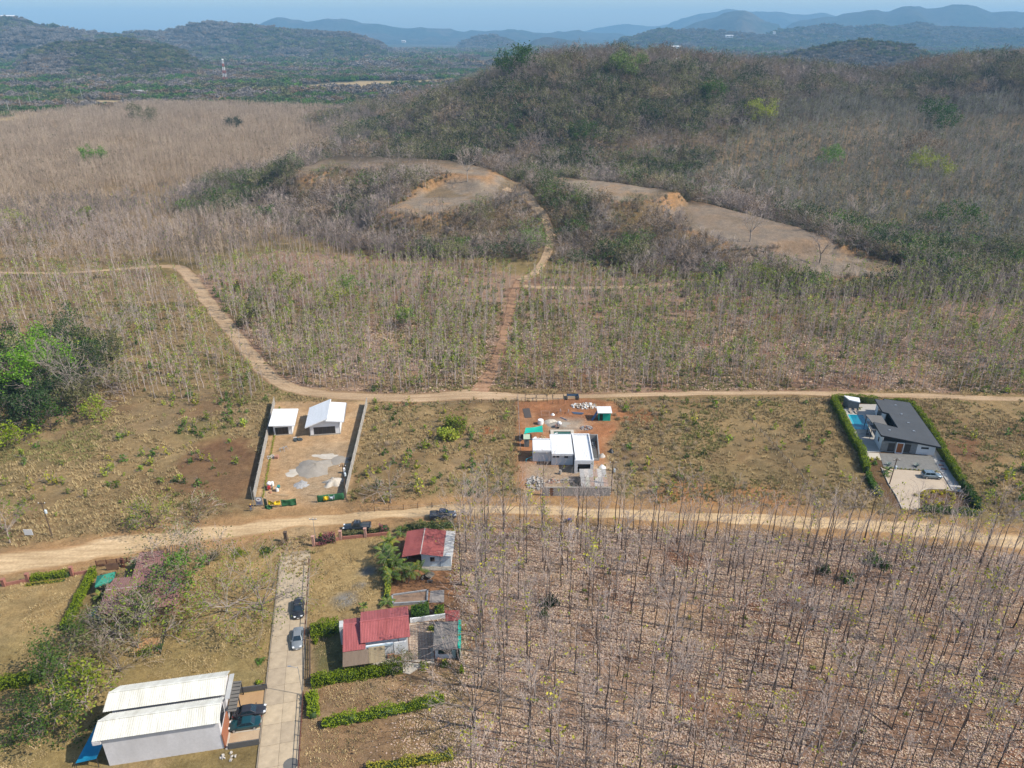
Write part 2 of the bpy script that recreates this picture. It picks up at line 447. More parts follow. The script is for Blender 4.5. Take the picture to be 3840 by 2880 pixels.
    for (u, v, rx, ry) in ((748, 1294, 2.6, 2.2), (795, 1234, 1.6, 1.6), (780, 1264, 1.4, 1.2)):   # ash patches of old bonfires
        p = V(u, v); d = np.hypot((x - p.x) / rx, (y - p.y) / ry) + jit * .05
        c = paint(c, .85 * (1 - sstep(.5, 1.1, d)), (.20, .20, .20)); c = paint(c, .7 * (1 - sstep(.1, .7, d)), (.34, .33, .33))
    # trodden dust beside the roads
    d = pdist(x, y, ROAD_C, False)
    c = paint(c, (1 - sstep(3.2, 6.5, d + jit * .5)) * .85, (.40, .255, .135))
    q = VG(((585, 1200), (600, 1150), (630, 1125), (700, 1112), (690, 1150), (672, 1165), (668, 1205)))
    c = paint(c, area(q, 1.5, .5) * .9, (.44, .32, .19))
    # knoll: dry grass and terraces of cut earth
    kd, kz, kr = spine(x, y, KNOLL)
    a = 1 - sstep(.7, 1.15, kd / kr); c = paint(c, a * .85, (.185, .135, .085)); c = paint(c, a * sstep(.52, .64, n1) * .8, (.25, .18, .09)); c = paint(c, a * sstep(.6, .7, n2) * .5, (.14, .105, .065))
    for pts, z in TERR:
        sd = pdist(x, y, pts)
        c = paint(c, (1 - sstep(2.0, 5, np.abs(sd - 1.5) + jit * .5)) * .7, (.36, .215, .11))
        c = paint(c, 1 - sstep(-1.5, 2.5, sd + jit * .5), (.275, .23, .19)); c = paint(c, (1 - sstep(-3, 0, sd)) * sstep(.5, .65, n1), (.33, .275, .22))
        c = paint(c, (1 - sstep(-3, 0, sd)) * sstep(.56, .66, fbm(x, y, 7, 77, 3)) * .6, (.36, .245, .15)); c = paint(c, (1 - sstep(-1, 2, sd)) * sstep(.53, .62, fbm(x, y, 12, 78, 4)) * .75, (.19, .145, .09))
    q = [V(u, v, 7)[:2] for u, v in ((1440, 470), (1500, 440), (1720, 490), (1800, 530), (1790, 550), (1560, 560), (1600, 520))]
    c = paint(c, area(q, 3) * .6, (.235, .19, .155))
    # forest floor on the hill and the far plain
    far = sstep(430, 520, y + np.maximum(x, 0) * .15) ; hm = sstep(6, 16, height(x, y) - 14 * sstep(340, 560, y) * sstep(-40, 130, x)) * sstep(380, 440, y)
    c = paint(c, hm, (.075, .062, .048))
    c = paint(c, sstep(360, 480, y) * (1 - hm) * .9, (.25, .185, .12))
    c = paint(c, sstep(900, 1200, y), (.10, .095, .06)); v2 = fbm(x, y, 160, 71, 4)
    c = paint(c, sstep(900, 1200, y) * sstep(.5, .6, v2), (.055, .07, .032)); c = paint(c, sstep(900, 1200, y) * sstep(.56, .66, fbm(x, y, 220, 72, 3)) * .7, (.16, .13, .11))
    for pts in (((560, 194), (640, 187), (730, 178), (860, 175), (985, 174), (930, 182), (830, 188), (700, 192)), ((-60, 270), (-10, 258), (60, 246), (130, 241), (60, 255), (0, 264), (-60, 285)), ((180, 216), (262, 217), (255, 222), (170, 224))):
        sd = pdist(x, y, VG(pts)); c = paint(c, (1 - sstep(-4, 5, sd)) * .95, (.46, .36, .21))
    return np.clip(c, .01, .9)

def spaced(segs):
    out = [segs[0][0]]
    for a, b, st, gr in segs:
        p = a; s = st
        while p < b - s * .5: p += s; out.append(p); s *= gr
    return np.array(out)
xr = spaced([(0, 150, 1.0, 1), (150, 420, 2.6, 1), (420, 11800, 5, 1.085)])
xs = np.concatenate([-xr[:0:-1], xr])
ys = spaced([(-150, 44, 8, .96), (44, 262, 1.0, 1), (262, 800, 2.5, 1), (800, 14000, 6, 1.05)])
X, Y = np.meshgrid(xs, ys)
Z = height(X, Y)
nx, ny = len(xs), len(ys)
idx = np.arange(nx * ny).reshape(ny, nx)
quads = np.stack([idx[:-1, :-1], idx[:-1, 1:], idx[1:, 1:], idx[1:, :-1]], -1).reshape(-1, 4)

def land_mat(name, fine=True):
    m, nt, b = new_mat(name)
    vc = nnode(nt, 'ShaderNodeAttribute', attribute_name='soil')
    base = vc.outputs['Color']
    g1 = noise_fac(nt, 2.8, .32, .72, 6, rough=.75)            # tufts and clods, ~0.6 m
    g2 = noise_fac(nt, 9.0, .28, .76, 4, rough=.7)
    g3 = noise_fac(nt, .22, .35, .65, 4)
    col = mixc(nt, 1.0, base, mixc(nt, g1, (1.12, 1.12, 1.12), (.62, .58, .52)), 'MULTIPLY')
    col = mixc(nt, 1.0, col, mixc(nt, g2, (1.12, 1.12, 1.12), (.72, .70, .68)), 'MULTIPLY')
    col = mixc(nt, 1.0, col, mixc(nt, g3, (1.1, 1.06, 1.0), (.82, .84, .84)), 'MULTIPLY')
    col = mixc(nt, 1.0, col, mixc(nt, noise_fac(nt, .75, .36, .66, 6, rough=.7), (1.1, 1.09, 1.06), (.74, .71, .66)), 'MULTIPLY')
    nt.links.new(col, b.inputs['Base Color']); b.inputs['Roughness'].default_value = .95; b.inputs['Specular IOR Level'].default_value = .1
    bn = nnode(nt, 'ShaderNodeBump'); bn.inputs['Strength'].default_value = .7; bn.inputs['Distance'].default_value = .09
    nt.links.new(g1, bn.inputs['Height']); nt.links.new(bn.outputs[0], b.inputs['Normal'])
    return m
LAND = land_mat('dry_ground')
me = arrays_mesh('ground', np.stack([X, Y, Z], -1).reshape(-1, 3), quads, mats=[LAND], smooth=True)
ca = me.attributes.new('soil', 'FLOAT_COLOR', 'POINT')
cc = np.ones((nx * ny, 4), np.float32); cc[:, :3] = land_colour(X.ravel(), Y.ravel())
ca.data.foreach_set('color', cc.ravel())
tag(link_mesh('ground', me), kind='structure')

# ------------------------------------------------------------------ far hills and mountains
def hill_mat(name, c1, c2, c3, s):
    m, nt, b = new_mat(name)
    col = mixc(nt, noise_fac(nt, 1 / s, .42, .6, 6), c1, c2)
    col = mixc(nt, noise_fac(nt, 2.2 / s, .52, .62, 5), col, c3)
    col = mixc(nt, noise_fac(nt, 16 / s, .3, .7, 4), col, mixc(nt, 1.0, col, (.45, .45, .45), 'MULTIPLY'))
    nt.links.new(col, b.inputs['Base Color']); b.inputs['Roughness'].default_value = 1; b.inputs['Specular IOR Level'].default_value = 0
    bn = nnode(nt, 'ShaderNodeBump'); bn.inputs['Distance'].default_value = 7; nt.links.new(noise_fac(nt, 16 / s, .3, .7, 4), bn.inputs['Height']); nt.links.new(bn.outputs[0], b.inputs['Normal'])
    return m
HM_NEAR = hill_mat('wooded_hill', (.10, .08, .065), (.075, .07, .05), (.045, .06, .03), 300)
HM_FAR = hill_mat('mountain_slope', (.065, .06, .045), (.04, .05, .028), (.10, .08, .055), 900)
RIDGES = []
def far_ridge(name, pts, y0, r, m, gully, seed, drop=0.0, bump=0.0):
    pts = [at_y(u, v, y0 + dy) for u, v, dy in [(p if len(p) == 3 else (*p, 0)) for p in pts]]
    seg = [0.0]
    for a, b in zip(pts[:-1], pts[1:]): seg.append(seg[-1] + (b - a).length)
    ns = min(420, int(seg[-1] / (r / 22))); nt_ = 30
    s = np.linspace(0, seg[-1], ns)
    px = np.interp(s, seg, [p.x for p in pts]); py = np.interp(s, seg, [p.y for p in pts]); pz = np.interp(s, seg, [p.z for p in pts]) - drop
    t = np.linspace(-1, 1, nt_ * 2 + 1)
    nrm = np.hypot(px, py); ux, uy = px / nrm, py / nrm
    Xr = px[:, None] + ux[:, None] * t[None] * r; Yr = py[:, None] + uy[:, None] * t[None] * r
    prof = 1 - np.abs(t) ** 1.15 * .92 - .1 * np.abs(t)
    g = np.abs(fbm(Xr * 1.0, Yr * .35, r * .30, seed, 5) - .5) * 2
    slope = 4 * np.abs(t) * (1 - np.abs(t))
    ends = sstep(0, .10, s / seg[-1]) * (1 - sstep(.90, 1, s / seg[-1]))
    pz = pz * (1 + (fbm(s, s * 0 + seed, r * .35, seed + 9, 5) - .5) * .26 * np.clip(gully, .25, 1))
    Zr = pz[:, None] * prof[None] * (.15 + .85 * ends[:, None]) - gully * slope[None] * (.5 - g) * pz[:, None] * .9 + (fbm(Xr, Yr, r * .06, seed + 3, 3) - .5) * bump
    Zr[:, 0] = -3; Zr[:, -1] = -3
    k = np.arange(ns * len(t)).reshape(ns, len(t))
    q = np.stack([k[:-1, :-1], k[1:, :-1], k[1:, 1:], k[:-1, 1:]], -1).reshape(-1, 4)
    mm = arrays_mesh(name, np.stack([Xr, Yr, Zr], -1).reshape(-1, 3), q[:, ::-1], mats=[m], smooth=True)
    tag(link_mesh(name, mm), kind='structure')
    RIDGES.append((Xr, Yr, Zr))
    return Xr, Yr, Zr
RA = far_ridge('hill', ((-330, 52), (-150, 42), (0, 37), (40, 39), (100, 51), (150, 59), (200, 65), (300, 75), (400, 90)), 3000, 900, HM_NEAR, .5, 1, 8, 14)
RA2 = far_ridge('hill', ((20, 108), (70, 98), (130, 84), (230, 74), (300, 78), (370, 93), (440, 114)), 2000, 520, HM_NEAR, .4, 2, 8, 10)
RB = far_ridge('hill', ((150, 80), (262, 68), (300, 64), (360, 58), (440, 42), (500, 46), (560, 50), (640, 60), (740, 67), (800, 80), (870, 94)), 3500, 900, HM_NEAR, .5, 3, 8, 14)
RC = far_ridge('mountain', ((480, 66), (540, 58), (600, 42), (670, 46), (700, 40), (740, 38), (800, 52), (860, 62), (920, 58), (980, 65), (1040, 70), (1100, 66), (1170, 72), (1240, 66), (1300, 73), (1420, 78)), 9000, 1700, HM_FAR, .9, 4, 0, 50)
far_ridge('mountain', ((1180, 80), (1240, 72), (1290, 62), (1350, 50), (1420, 57), (1450, 48), (1480, 43), (1540, 52), (1600, 60)), 12000, 1600, HM_FAR, .8, 5, 0, 50)
far_ridge('mountain', ((1400, 72), (1440, 55), (1475, 40), (1541, 25), (1581, 16), (1614, 23), (1674, 22), (1724, 32), (1781, 29), (1810, 34), (1870, 48)), 10500, 1600, HM_FAR, .9, 6, 0, 50)
far_ridge('mountain', ((1440, 74), (1494, 55), (1541, 33), (1588, 23), (1624, 30), (1661, 47), (1710, 66)), 7200, 1300, HM_FAR, .9, 7, 0, 40)
far_ridge('mountain', ((1640, 70), (1701, 50), (1774, 34), (1824, 27), (1891, 19), (1918, 25), (1948, 17), (1981, 16), (2008, 24), (2041, 17), (2091, 10), (2124, 20), (2148, 29), (2181, 20), (2212, 22), (2330, 18), (2480, 34)), 7800, 1700, HM_FAR, .9, 8, 0, 45)
RG = far_ridge('hill', ((1600, 78), (1675, 66), (1741, 59), (1808, 51), (1841, 56), (1891, 51), (1925, 58), (1995, 48), (2025, 58), (2108, 58), (2212, 58), (2400, 60)), 4600, 900, HM_FAR, .6, 9, 4, 20)
RH = far_ridge('hill', ((1300, 92), (1380, 73), (1430, 61), (1475, 62), (1540, 62), (1600, 68), (1660, 76), (1740, 88)), 4300, 800, HM_NEAR, .5, 10, 6, 16)
RI = far_ridge('hill', ((1660, 122), (1691, 112), (1758, 94), (1825, 81), (1868, 76), (1908, 84), (1975, 91), (2008, 108), (2060, 126)), 1750, 420, HM_NEAR, .4, 11, 8, 8)
RJ = far_ridge('hill', ((985, 90), (1010, 83), (1037, 76), (1070, 74), (1097, 83), (1125, 92)), 5200, 500, HM_NEAR, .4, 12, 6, 12)
far_ridge('hill', ((1140, 88), (1167, 80), (1187, 77), (1215, 82), (1250, 88)), 5600, 500, HM_NEAR, .4, 13, 6, 12)

# the air: one thin box of haze round everything built
hz_m = bpy.data.materials.new('haze'); hz_m.use_nodes = True
hn = hz_m.node_tree; hn.nodes.clear()
ho = hn.nodes.new('ShaderNodeOutputMaterial'); hv = hn.nodes.new('ShaderNodeVolumePrincipled')
hv.inputs['Color'].default_value = (.33, .66, 1.0, 1); hv.inputs['Density'].default_value = 1.2e-4; hv.inputs['Anisotropy'].default_value = 0.0
hn.links.new(hv.outputs[0], ho.inputs['Volume'])
tag(MB().box((0, 7150, -5), (25000, 15000, 480)).build('haze', hz_m), kind='stuff')

# ------------------------------------------------------------------ roads and tracks
def smooth_path(pts, step):
    """Catmull-Rom through (x, y, w), resampled"""
    p = np.array(pts, float); out = []
    for i in range(len(p) - 1):
        a, b, c, d = p[max(i - 1, 0)], p[i], p[i + 1], p[min(i + 2, len(p) - 1)]
        n = max(2, int(np.hypot(*(c - b)[:2]) / step))
        for k in range(n):
            t = k / n
            out.append(.5 * ((2 * b) + (c - a) * t + (2 * a - 5 * b + 4 * c - d) * t * t + (3 * b - a - 3 * c + d) * t ** 3))
    out.append(p[-1]); return np.array(out)
TRACKS = []
def track(name, pts, m, seed, lift=.03, step=1.5, rag=.5, rut=.05):
    q = smooth_path(pts, step); TRACKS.append(q)
    dx = np.gradient(q[:, 0]); dy = np.gradient(q[:, 1]); L = np.hypot(dx, dy); nx_, ny_ = -dy / L, dx / L
    nc = 13; t = np.linspace(-1, 1, nc)
    s = np.arange(len(q)) * step
    wl = q[:, 2] + (fbm(s, s * 0, 5, seed, 3) - .5) * 2 * rag; wr = q[:, 2] + (fbm(s, s * 0 + 9, 5, seed + 5, 3) - .5) * 2 * rag
    W = np.where(t[None] < 0, wr[:, None], wl[:, None]) * t[None]
    Xr = q[:, 0:1] + nx_[:, None] * W; Yr = q[:, 1:2] + ny_[:, None] * W
    Zr = height(Xr, Yr) + lift - rut * np.exp(-((np.abs(t) - .42) / .13) ** 2)[None] * .5
    Zr[:, 0] -= lift + .06; Zr[:, -1] -= lift + .06
    k = np.arange(len(q) * nc).reshape(len(q), nc)
    f = np.stack([k[:-1, :-1], k[1:, :-1], k[1:, 1:], k[:-1, 1:]], -1).reshape(-1, 4)
    mm = arrays_mesh(name, np.stack([Xr, Yr, Zr], -1).reshape(-1, 3), f[:, ::-1], mats=[m], smooth=True)
    a = mm.attributes.new('lane', 'FLOAT', 'POINT'); a.data.foreach_set('value', np.repeat(np.abs(t)[None], len(q), 0).ravel().astype(np.float32))
    return tag(link_mesh(name, mm), kind='structure')
def road_mat(name, worn, loose, dark):
    m, nt, b = new_mat(name)
    at = nnode(nt, 'ShaderNodeAttribute', attribute_name='lane')
    r = nnode(nt, 'ShaderNodeValToRGB'); el = r.color_ramp.elements
    while len(el) < 6: el.new(.5)
    for e, (p, c) in zip(el, ((0, tuple(.6 * a + .4 * b for a, b in zip(worn, loose))), (.25, worn), (.45, tuple(.75 * a + .25 * b for a, b in zip(worn, loose))), (.62, worn), (.80, loose), (1, dark))): e.position = p; e.color = (*c, 1)
    nd = mul(nt, noise_fac(nt, .22, .15, .85, 6, stretch=(.25, 1, 1)), .8)
    ad = nnode(nt, 'ShaderNodeMath', operation='ADD'); nt.links.new(at.outputs['Fac'], ad.inputs[0]); nt.links.new(nd, ad.inputs[1])
    sb = nnode(nt, 'ShaderNodeMath', operation='SUBTRACT'); nt.links.new(ad.outputs[0], sb.inputs[0]); sb.inputs[1].default_value = .38
    nt.links.new(sb.outputs[0], r.inputs[0])
    col = mixc(nt, 1.0, r.outputs[0], mixc(nt, noise_fac(nt, 2.2, .3, .7, 5), (1.1, 1.1, 1.1), (.78, .76, .73)), 'MULTIPLY')
    col = mixc(nt, 1.0, col, mixc(nt, noise_fac(nt, .12, .35, .65, 4), (1.06, 1.05, 1.03), (.86, .84, .80)), 'MULTIPLY')
    col = mixc(nt, 1.0, col, mixc(nt, noise_fac(nt, 1.3, .3, .7, 4, stretch=(.06, 1, 1)), (1.08, 1.07, 1.05), (.74, .71, .66)), 'MULTIPLY')
    nt.links.new(col, b.inputs['Base Color']); b.inputs['Roughness'].default_value = .95; b.inputs['Specular IOR Level'].default_value = .1
    bn = nnode(nt, 'ShaderNodeBump'); bn.inputs['Distance'].default_value = .05; nt.links.new(noise_fac(nt, 3, 0, 1, 4), bn.inputs['Height']); nt.links.new(bn.outputs[0], b.inputs['Normal'])
    return m
def yw(u, v, w):          # half width on the ground from half a height in the photograph
    a, b = V(u, v - w), V(u, v + w); return (a.y - b.y) / 2
M_ROAD = road_mat('dusty_road', (.56, .425, .27), (.44, .305, .175), (.37, .23, .12))
M_TRACK = road_mat('dirt_track', (.46, .345, .235), (.37, .26, .165), (.28, .19, .12))
M_RED = road_mat('red_track', (.37, .235, .155), (.30, .18, .115), (.25, .155, .10))
track('dirt_road', [(*V(u, v)[:2], yw(u, v, w)) for u, v, w in ROAD_V], M_ROAD, 3, .04, rag=1.3)
def gpts(pts): return [(*ground(u, v)[:2], w) for u, v, w in pts]
track('dirt_track', gpts(((-40, 588, 1.6), (120, 590, 1.6), (250, 582, 1.8), (330, 576, 2.2), (385, 578, 2.6), (412, 600, 2.6), (446, 648, 2.5), (490, 702, 2.5), (530, 752, 2.4), (566, 796, 2.3), (606, 828, 2.3), (660, 846, 2.3),
      (760, 856, 2.3), (880, 860, 2.4), (960, 856, 2.9), (1040, 848, 3.2))), M_TRACK, 21, .05)
track('dirt_track', gpts(((1000, 856, 2.2), (1060, 855, 2.6), (1150, 858, 1.9), (1300, 855, 1.2), (1500, 850, 1.3), (1700, 849, 1.4), (1900, 853, 1.4), (2212, 862, 1.4), (2400, 868, 1.4))), M_TRACK, 22, .035)
track('red_track', gpts(((1036, 846, 2.6), (1056, 812, 1.9), (1075, 770, 1.45), (1090, 715, 1.4), (1103, 665, 1.5), (1110, 630, 2.0), (1128, 606, 2.6))), M_RED, 23, .06, rag=.8)
track('dirt_track', gpts(((1124, 607, 2.0), (1155, 590, 1.8), (1175, 560, 1.9), (1187, 522, 2.1), (1184, 490, 2.3), (1170, 462, 2.4), (1148, 436, 2.6), (1120, 416, 3.0), (1090, 408, 3.0))), M_TRACK, 24, .30)
track('dirt_track', gpts(((1130, 618, 1.5), (1200, 622, 1.5), (1320, 621, 1.5), (1420, 618, 1.5), (1520, 606, 1.5))), M_TRACK, 25, .08)
# ------------------------------------------------------------------ materials for built things
WHITE = mat('white_render', (.76, .77, .78), (.68, .69, .70), .6, .8, fine=True)
WROOF = mat('white_sheet_roof', (.78, .79, .80), (.68, .69, .69), .6, .45, spec=.4, stretch=(3, .3, 1))
CREAMROOF = mat('cream_sheet_roof', (.72, .72, .66), (.50, .48, .41), .4, .55, spec=.3, stretch=(3, .3, 1))
LILAC = mat('pale_grey_render', (.66, .64, .65), (.53, .51, .51), .3, .85, stretch=(1.6, 1.6, .5))
REDROOF = mat('red_sheet_roof', (.43, .13, .13), (.27, .075, .07), .45, .55, spec=.3, stretch=(3, .35, 1))
OLDRED = mat('faded_red_roof', (.36, .105, .095), (.24, .065, .06), .8, .8, stretch=(1, .25, 1))
DUSTRED = mat('dusty_red_roof', (.26, .145, .125), (.185, .095, .085), .7, .9)
BROWNTIN = mat('brown_tin', (.24, .18, .13), (.17, .125, .09), .8, .7, stretch=(2, .3, 1))
SLATE = mat('charcoal_roofing', (.068, .074, .082), (.052, .057, .064), .5, .85)
DARKTRIM = mat('dark_trim', (.022, .024, .03), None, 1, .6)
CONC = mat('concrete', (.40, .36, .30), (.31, .28, .235), .5, .9, bump=.01)
CONCGREY = mat('grey_block', (.36, .35, .335), (.27, .265, .255), .7, .9, bump=.01)
PRECAST = mat('precast_concrete', (.40, .375, .34), (.31, .29, .26), .5, .9)
SLABM, _nt, _b = new_mat('driveway_concrete')
_oi = nnode(_nt, 'ShaderNodeObjectInfo')
_c = mixc(_nt, _oi.outputs['Random'], (.47, .375, .255), (.38, .305, .215))
_c = mixc(_nt, 1.0, _c, mixc(_nt, noise_fac(_nt, .9, .3, .7, 6), (1.08, 1.08, 1.08), (.78, .78, .78)), 'MULTIPLY')
_nt.links.new(_c, _b.inputs['Base Color']); _b.inputs['Roughness'].default_value = .9; _b.inputs['Specular IOR Level'].default_value = .2
PALE = mat('pale_paving', (.52, .47, .39), (.43, .385, .32), .5, .9)
DECK = mat('pool_paving', (.42, .40, .37), (.35, .335, .31), .6, .85)
GRAVEL = mat('grey_gravel', (.21, .205, .19), (.15, .147, .138), 1.5, .95, bump=.03)
SAND = mat('grey_sand', (.34, .305, .26), (.24, .215, .18), .6, .95, bump=.03)
LIME = mat('white_sand', (.54, .50, .44), (.40, .35, .28), .7, .95, bump=.03)
STONEW = mat('grey_stone_cladding', (.26, .265, .265), (.17, .175, .175), 2.2, .9)
GLASS = glossy('dark_glass', (.018, .022, .028), .08, spec=.6)
CARGLASS = glossy('car_glass', (.012, .025, .035), .06, spec=.8)
METAL = glossy('dark_metal', (.03, .03, .035), .45)
GALV = glossy('galvanised_metal', (.42, .44, .46), .45, .6)
WOODD = mat('weathered_timber', (.14, .095, .065), (.09, .062, .044), 1.5, .9)
WOODL = mat('raw_timber', (.50, .36, .21), (.40, .28, .16), 2, .85)
ORANGEW = mat('varnished_door', (.34, .115, .03), (.25, .08, .02), 2, .4, stretch=(6, 6, .5))
TERRA = mat('terracotta_render', (.36, .16, .115), (.27, .115, .085), .8, .9)
PINKPOST = mat('pink_render', (.50, .30, .24), (.40, .22, .175), .9, .9)
RUSTB = mat('brown_painted_steel', (.15, .055, .035), (.10, .04, .028), 1, .7)
TURQ = mat('turquoise_shade_net', (.012, .44, .31), (.01, .36, .26), .8, .7)
NETG = mat('green_shade_net', (.035, .15, .06), (.03, .11, .05), 1.2, .85)
NETD = mat('dark_green_net', (.025, .055, .035), (.02, .042, .028), 1.2, .85)
NETF = mat('faded_green_net', (.13, .17, .115), (.10, .13, .09), 1.2, .85)
YELLOW = mat('yellow_tarpaulin', (.74, .52, .02), (.62, .42, .02), 1, .5)
TARPB = mat('blue_tarpaulin', (.012, .23, .40), (.01, .18, .33), .6, .5)
TARPDG = mat('dark_shade_cloth', (.045, .05, .055), None, 1, .85)
TENTG = mat('green_canopy', (.035, .235, .16), (.03, .185, .13), .6, .7)
BRICKM = mat('clay_brick', (.46, .26, .18), (.36, .18, .12), 2, .9)
RUBBLEM = mat('pale_rubble', (.55, .52, .48), (.36, .32, .28), 2.2, .95)
BLUEP = mat('blue_painted_steel', (.10, .17, .27), (.07, .12, .2), 1, .5)
PLASTICW = glossy('white_plastic', (.78, .78, .77), .4)
PLASTICT = glossy('teal_plastic', (.02, .20, .20), .4)
BLACKP = glossy('black_plastic', (.02, .02, .022), .4)
def water_mat(name, c, deep):
    m, nt, b = new_mat(name)
    col = mixc(nt, noise_fac(nt, .3, .3, .7, 3), c, deep)
    nt.links.new(col, b.inputs['Base Color']); b.inputs['Roughness'].default_value = .05; b.inputs['Specular IOR Level'].default_value = .5
    bn = nnode(nt, 'ShaderNodeBump'); bn.inputs['Distance'].default_value = .015; nt.links.new(noise_fac(nt, 3.5, 0, 1, 3), bn.inputs['Height']); nt.links.new(bn.outputs[0], b.inputs['Normal'])
    return m
POOLW = water_mat('pool_water', (.008, .20, .29), (.006, .16, .25))
POOLSH = water_mat('shallow_pool_water', (.04, .38, .45), (.03, .32, .40))
POOLG = water_mat('greenish_pool_water', (.03, .10, .075), (.025, .085, .065))

# ------------------------------------------------------------------ building helpers (all in the building's own frame)
def wallseg(root, a, b, z0, z1, m, th=.16, z1b=None, name='wall'):
    """an upright wall from a to b (plan), thickness to the left of the run; z1b = height at b"""
    a, b = Vector((a[0], a[1])), Vector((b[0], b[1])); d = (b - a).normalized(); n = Vector((-d.y, d.x)) * th
    z1b = z1 if z1b is None else z1b
    q = [a, b, b + n, a + n]; zt = [z1, z1b, z1b, z1]
    return MB().hexa([(p.x, p.y, z0) for p in q], [(p.x, p.y, z) for p, z in zip(q, zt)]).build(name, m, root)
def window(root, p0, p1, z0, z1, n=2, mf=METAL, mg=GLASS, ft=.05, proud=.025, name='window', pane='pane'):
    """a glazed opening on the wall line p0-p1 seen with p0 on the left; frame proud of the wall, panes set back in it"""
    p0, p1 = Vector((p0[0], p0[1], 0)), Vector((p1[0], p1[1], 0)); d = (p1 - p0); L = d.length; d /= L; o = Vector((d.y, -d.x, 0))
    def bar(mb, s0, s1, a, b, out0, out1):
        q = [p0 + d * s0 + o * out1, p0 + d * s1 + o * out1, p0 + d * s1 + o * out0, p0 + d * s0 + o * out0]
        mb.hexa([(p.x, p.y, a) for p in q], [(p.x, p.y, b) for p in q])
    f = MB(); w = (L - ft * (n + 1)) / n
    bar(f, 0, L, z0, z0 + ft, -.02, proud); bar(f, 0, L, z1 - ft, z1, -.02, proud)
    for i in range(n + 1): bar(f, i * (w + ft), i * (w + ft) + ft, z0 + ft + .001, z1 - ft - .001, -.02, proud - .002)
    fr = f.build(name, mf, root)
    for i in range(n):
        g = MB(); s = ft + i * (w + ft); bar(g, s + .001, s + w - .001, z0 + ft + .001, z1 - ft - .001, -.015, proud * .45); g.build(pane, mg, fr)
    return fr
def corr(root, a, b, c, d, m, pitch=.25, h=.035, th=.05, name='roof'):
    """ribbed sheet roof; a-b the front edge, d-c the back edge, ribs run front to back"""
    a, b, c, d = map(Vector, (a, b, c, d)); nrm = (b - a).cross(d - a).normalized()
    if nrm.z < 0: nrm = -nrm
    n = max(2, int((b - a).length / pitch)); us = []
    for i in range(n):
        for f_, hh in ((0, 0), (.55, 0), (.65, 1), (.9, 1)): us.append(((i + f_) / n, hh))
    us.append((1, 0)); mb = MB(); k = len(us)
    for (e0, e1) in ((a, b), (d, c)):
        for u, hh in us: mb.v.append(tuple(e0.lerp(e1, u) + nrm * h * hh))
        for u, hh in us: mb.v.append(tuple(e0.lerp(e1, u) - nrm * th))
    F, Bk = 0, 2 * k
    for i in range(k - 1):
        mb.f.append((F + i, F + i + 1, Bk + i + 1, Bk + i)); mb.f.append((F + k + i + 1, F + k + i, Bk + k + i, Bk + k + i + 1))
        mb.f.append((F + k + i, F + k + i + 1, F + i + 1, F + i)); mb.f.append((Bk + i, Bk + i + 1, Bk + k + i + 1, Bk + k + i))
    mb.f.append((F, Bk, Bk + k, F + k)); mb.f.append((F + k - 1, F + 2 * k - 1, Bk + 2 * k - 1, Bk + k - 1)); mb.m = [0] * len(mb.f)
    return mb.build(name, m, root)
def place(root, x, y, deg, z=0.0):
    root.location = (x, y, z); root.rotation_euler = (0, 0, math.radians(deg)); return root

# ------------------------------------------------------------------ the left building lot
h = thing('cabin', 'small white box cabin with one flat sloping roof and black glass front', 'cabin')
wallseg(h, (0, 0), (3.9, 0), 0, 2.62, WHITE, .18, 2.42); wallseg(h, (3.9, 0), (3.9, 6.5), 0, 2.42, WHITE, .18); wallseg(h, (3.9, 6.5), (0, 6.5), 0, 2.42, WHITE, .18, 2.62); wallseg(h, (0, 6.5), (0, 0), 0, 2.62, WHITE, .18)
MB().box((1.95, 3.25, 0), (4.1, 6.7, .16)).build('plinth', CONC, h)
MB().slab((-.75, -.8, 3.0), (4.75, -.8, 2.62), (4.75, 7.3, 2.62), (-.75, 7.3, 3.0), .22).build('roof', WROOF, h)
MB().slab((-.72, 4.6, 3.18), (1.5, 4.6, 3.03), (1.5, 4.95, 3.03), (-.72, 4.95, 3.18), .16).build('roof_ridge', WROOF, h)
window(h, (.35, 0), (3.15, 0), .18, 1.95, 4)
place(h, -52.5, 141.8, 9)
h = thing('house', 'white house with two white roof planes meeting in an offset peak, beside the small cabin', 'house')
MB().hexa([(0, 0, 0), (6.5, 0, 0), (6.5, .18, 0), (0, .18, 0)], [(0, 0, 2.5), (6.5, 0, 2.75), (6.5, .18, 2.75), (0, .18, 2.5)]).face([(0, 0, 2.5), (6.5, 0, 2.75), (6.5, 0, 3.2), (3.6, 0, 3.6), (3.4, 0, 3.75)]).build('wall', WHITE, h)
wallseg(h, (6.5, 0), (6.5, 8), 0, 3.2, WHITE, .18); wallseg(h, (6.5, 8), (0, 8), 0, 3.2, WHITE, .18, 2.5); wallseg(h, (0, 8), (0, 0), 0, 2.5, WHITE, .18)
MB().box((3.25, 4, 0), (6.7, 8.2, .25)).build('plinth', CONC, h)
MB().slab((-.85, -.8, 2.55), (4.15, -.8, 4.45), (4.15, 8.9, 4.45), (-.85, 8.9, 2.55), .22).build('roof', WROOF, h)
MB().slab((3.55, -.6, 3.85), (7.5, -.6, 3.35), (7.5, 8.7, 3.35), (3.55, 8.7, 3.85), .22).build('roof', WROOF, h)
MB().box((7.58, 4.05, 3.12), (.12, 9.3, .16)).build('gutter', GALV, h)
window(h, (.85, 0), (5.5, 0), .30, 2.05, 5)
place(h, -44.5, 141.7, 8)

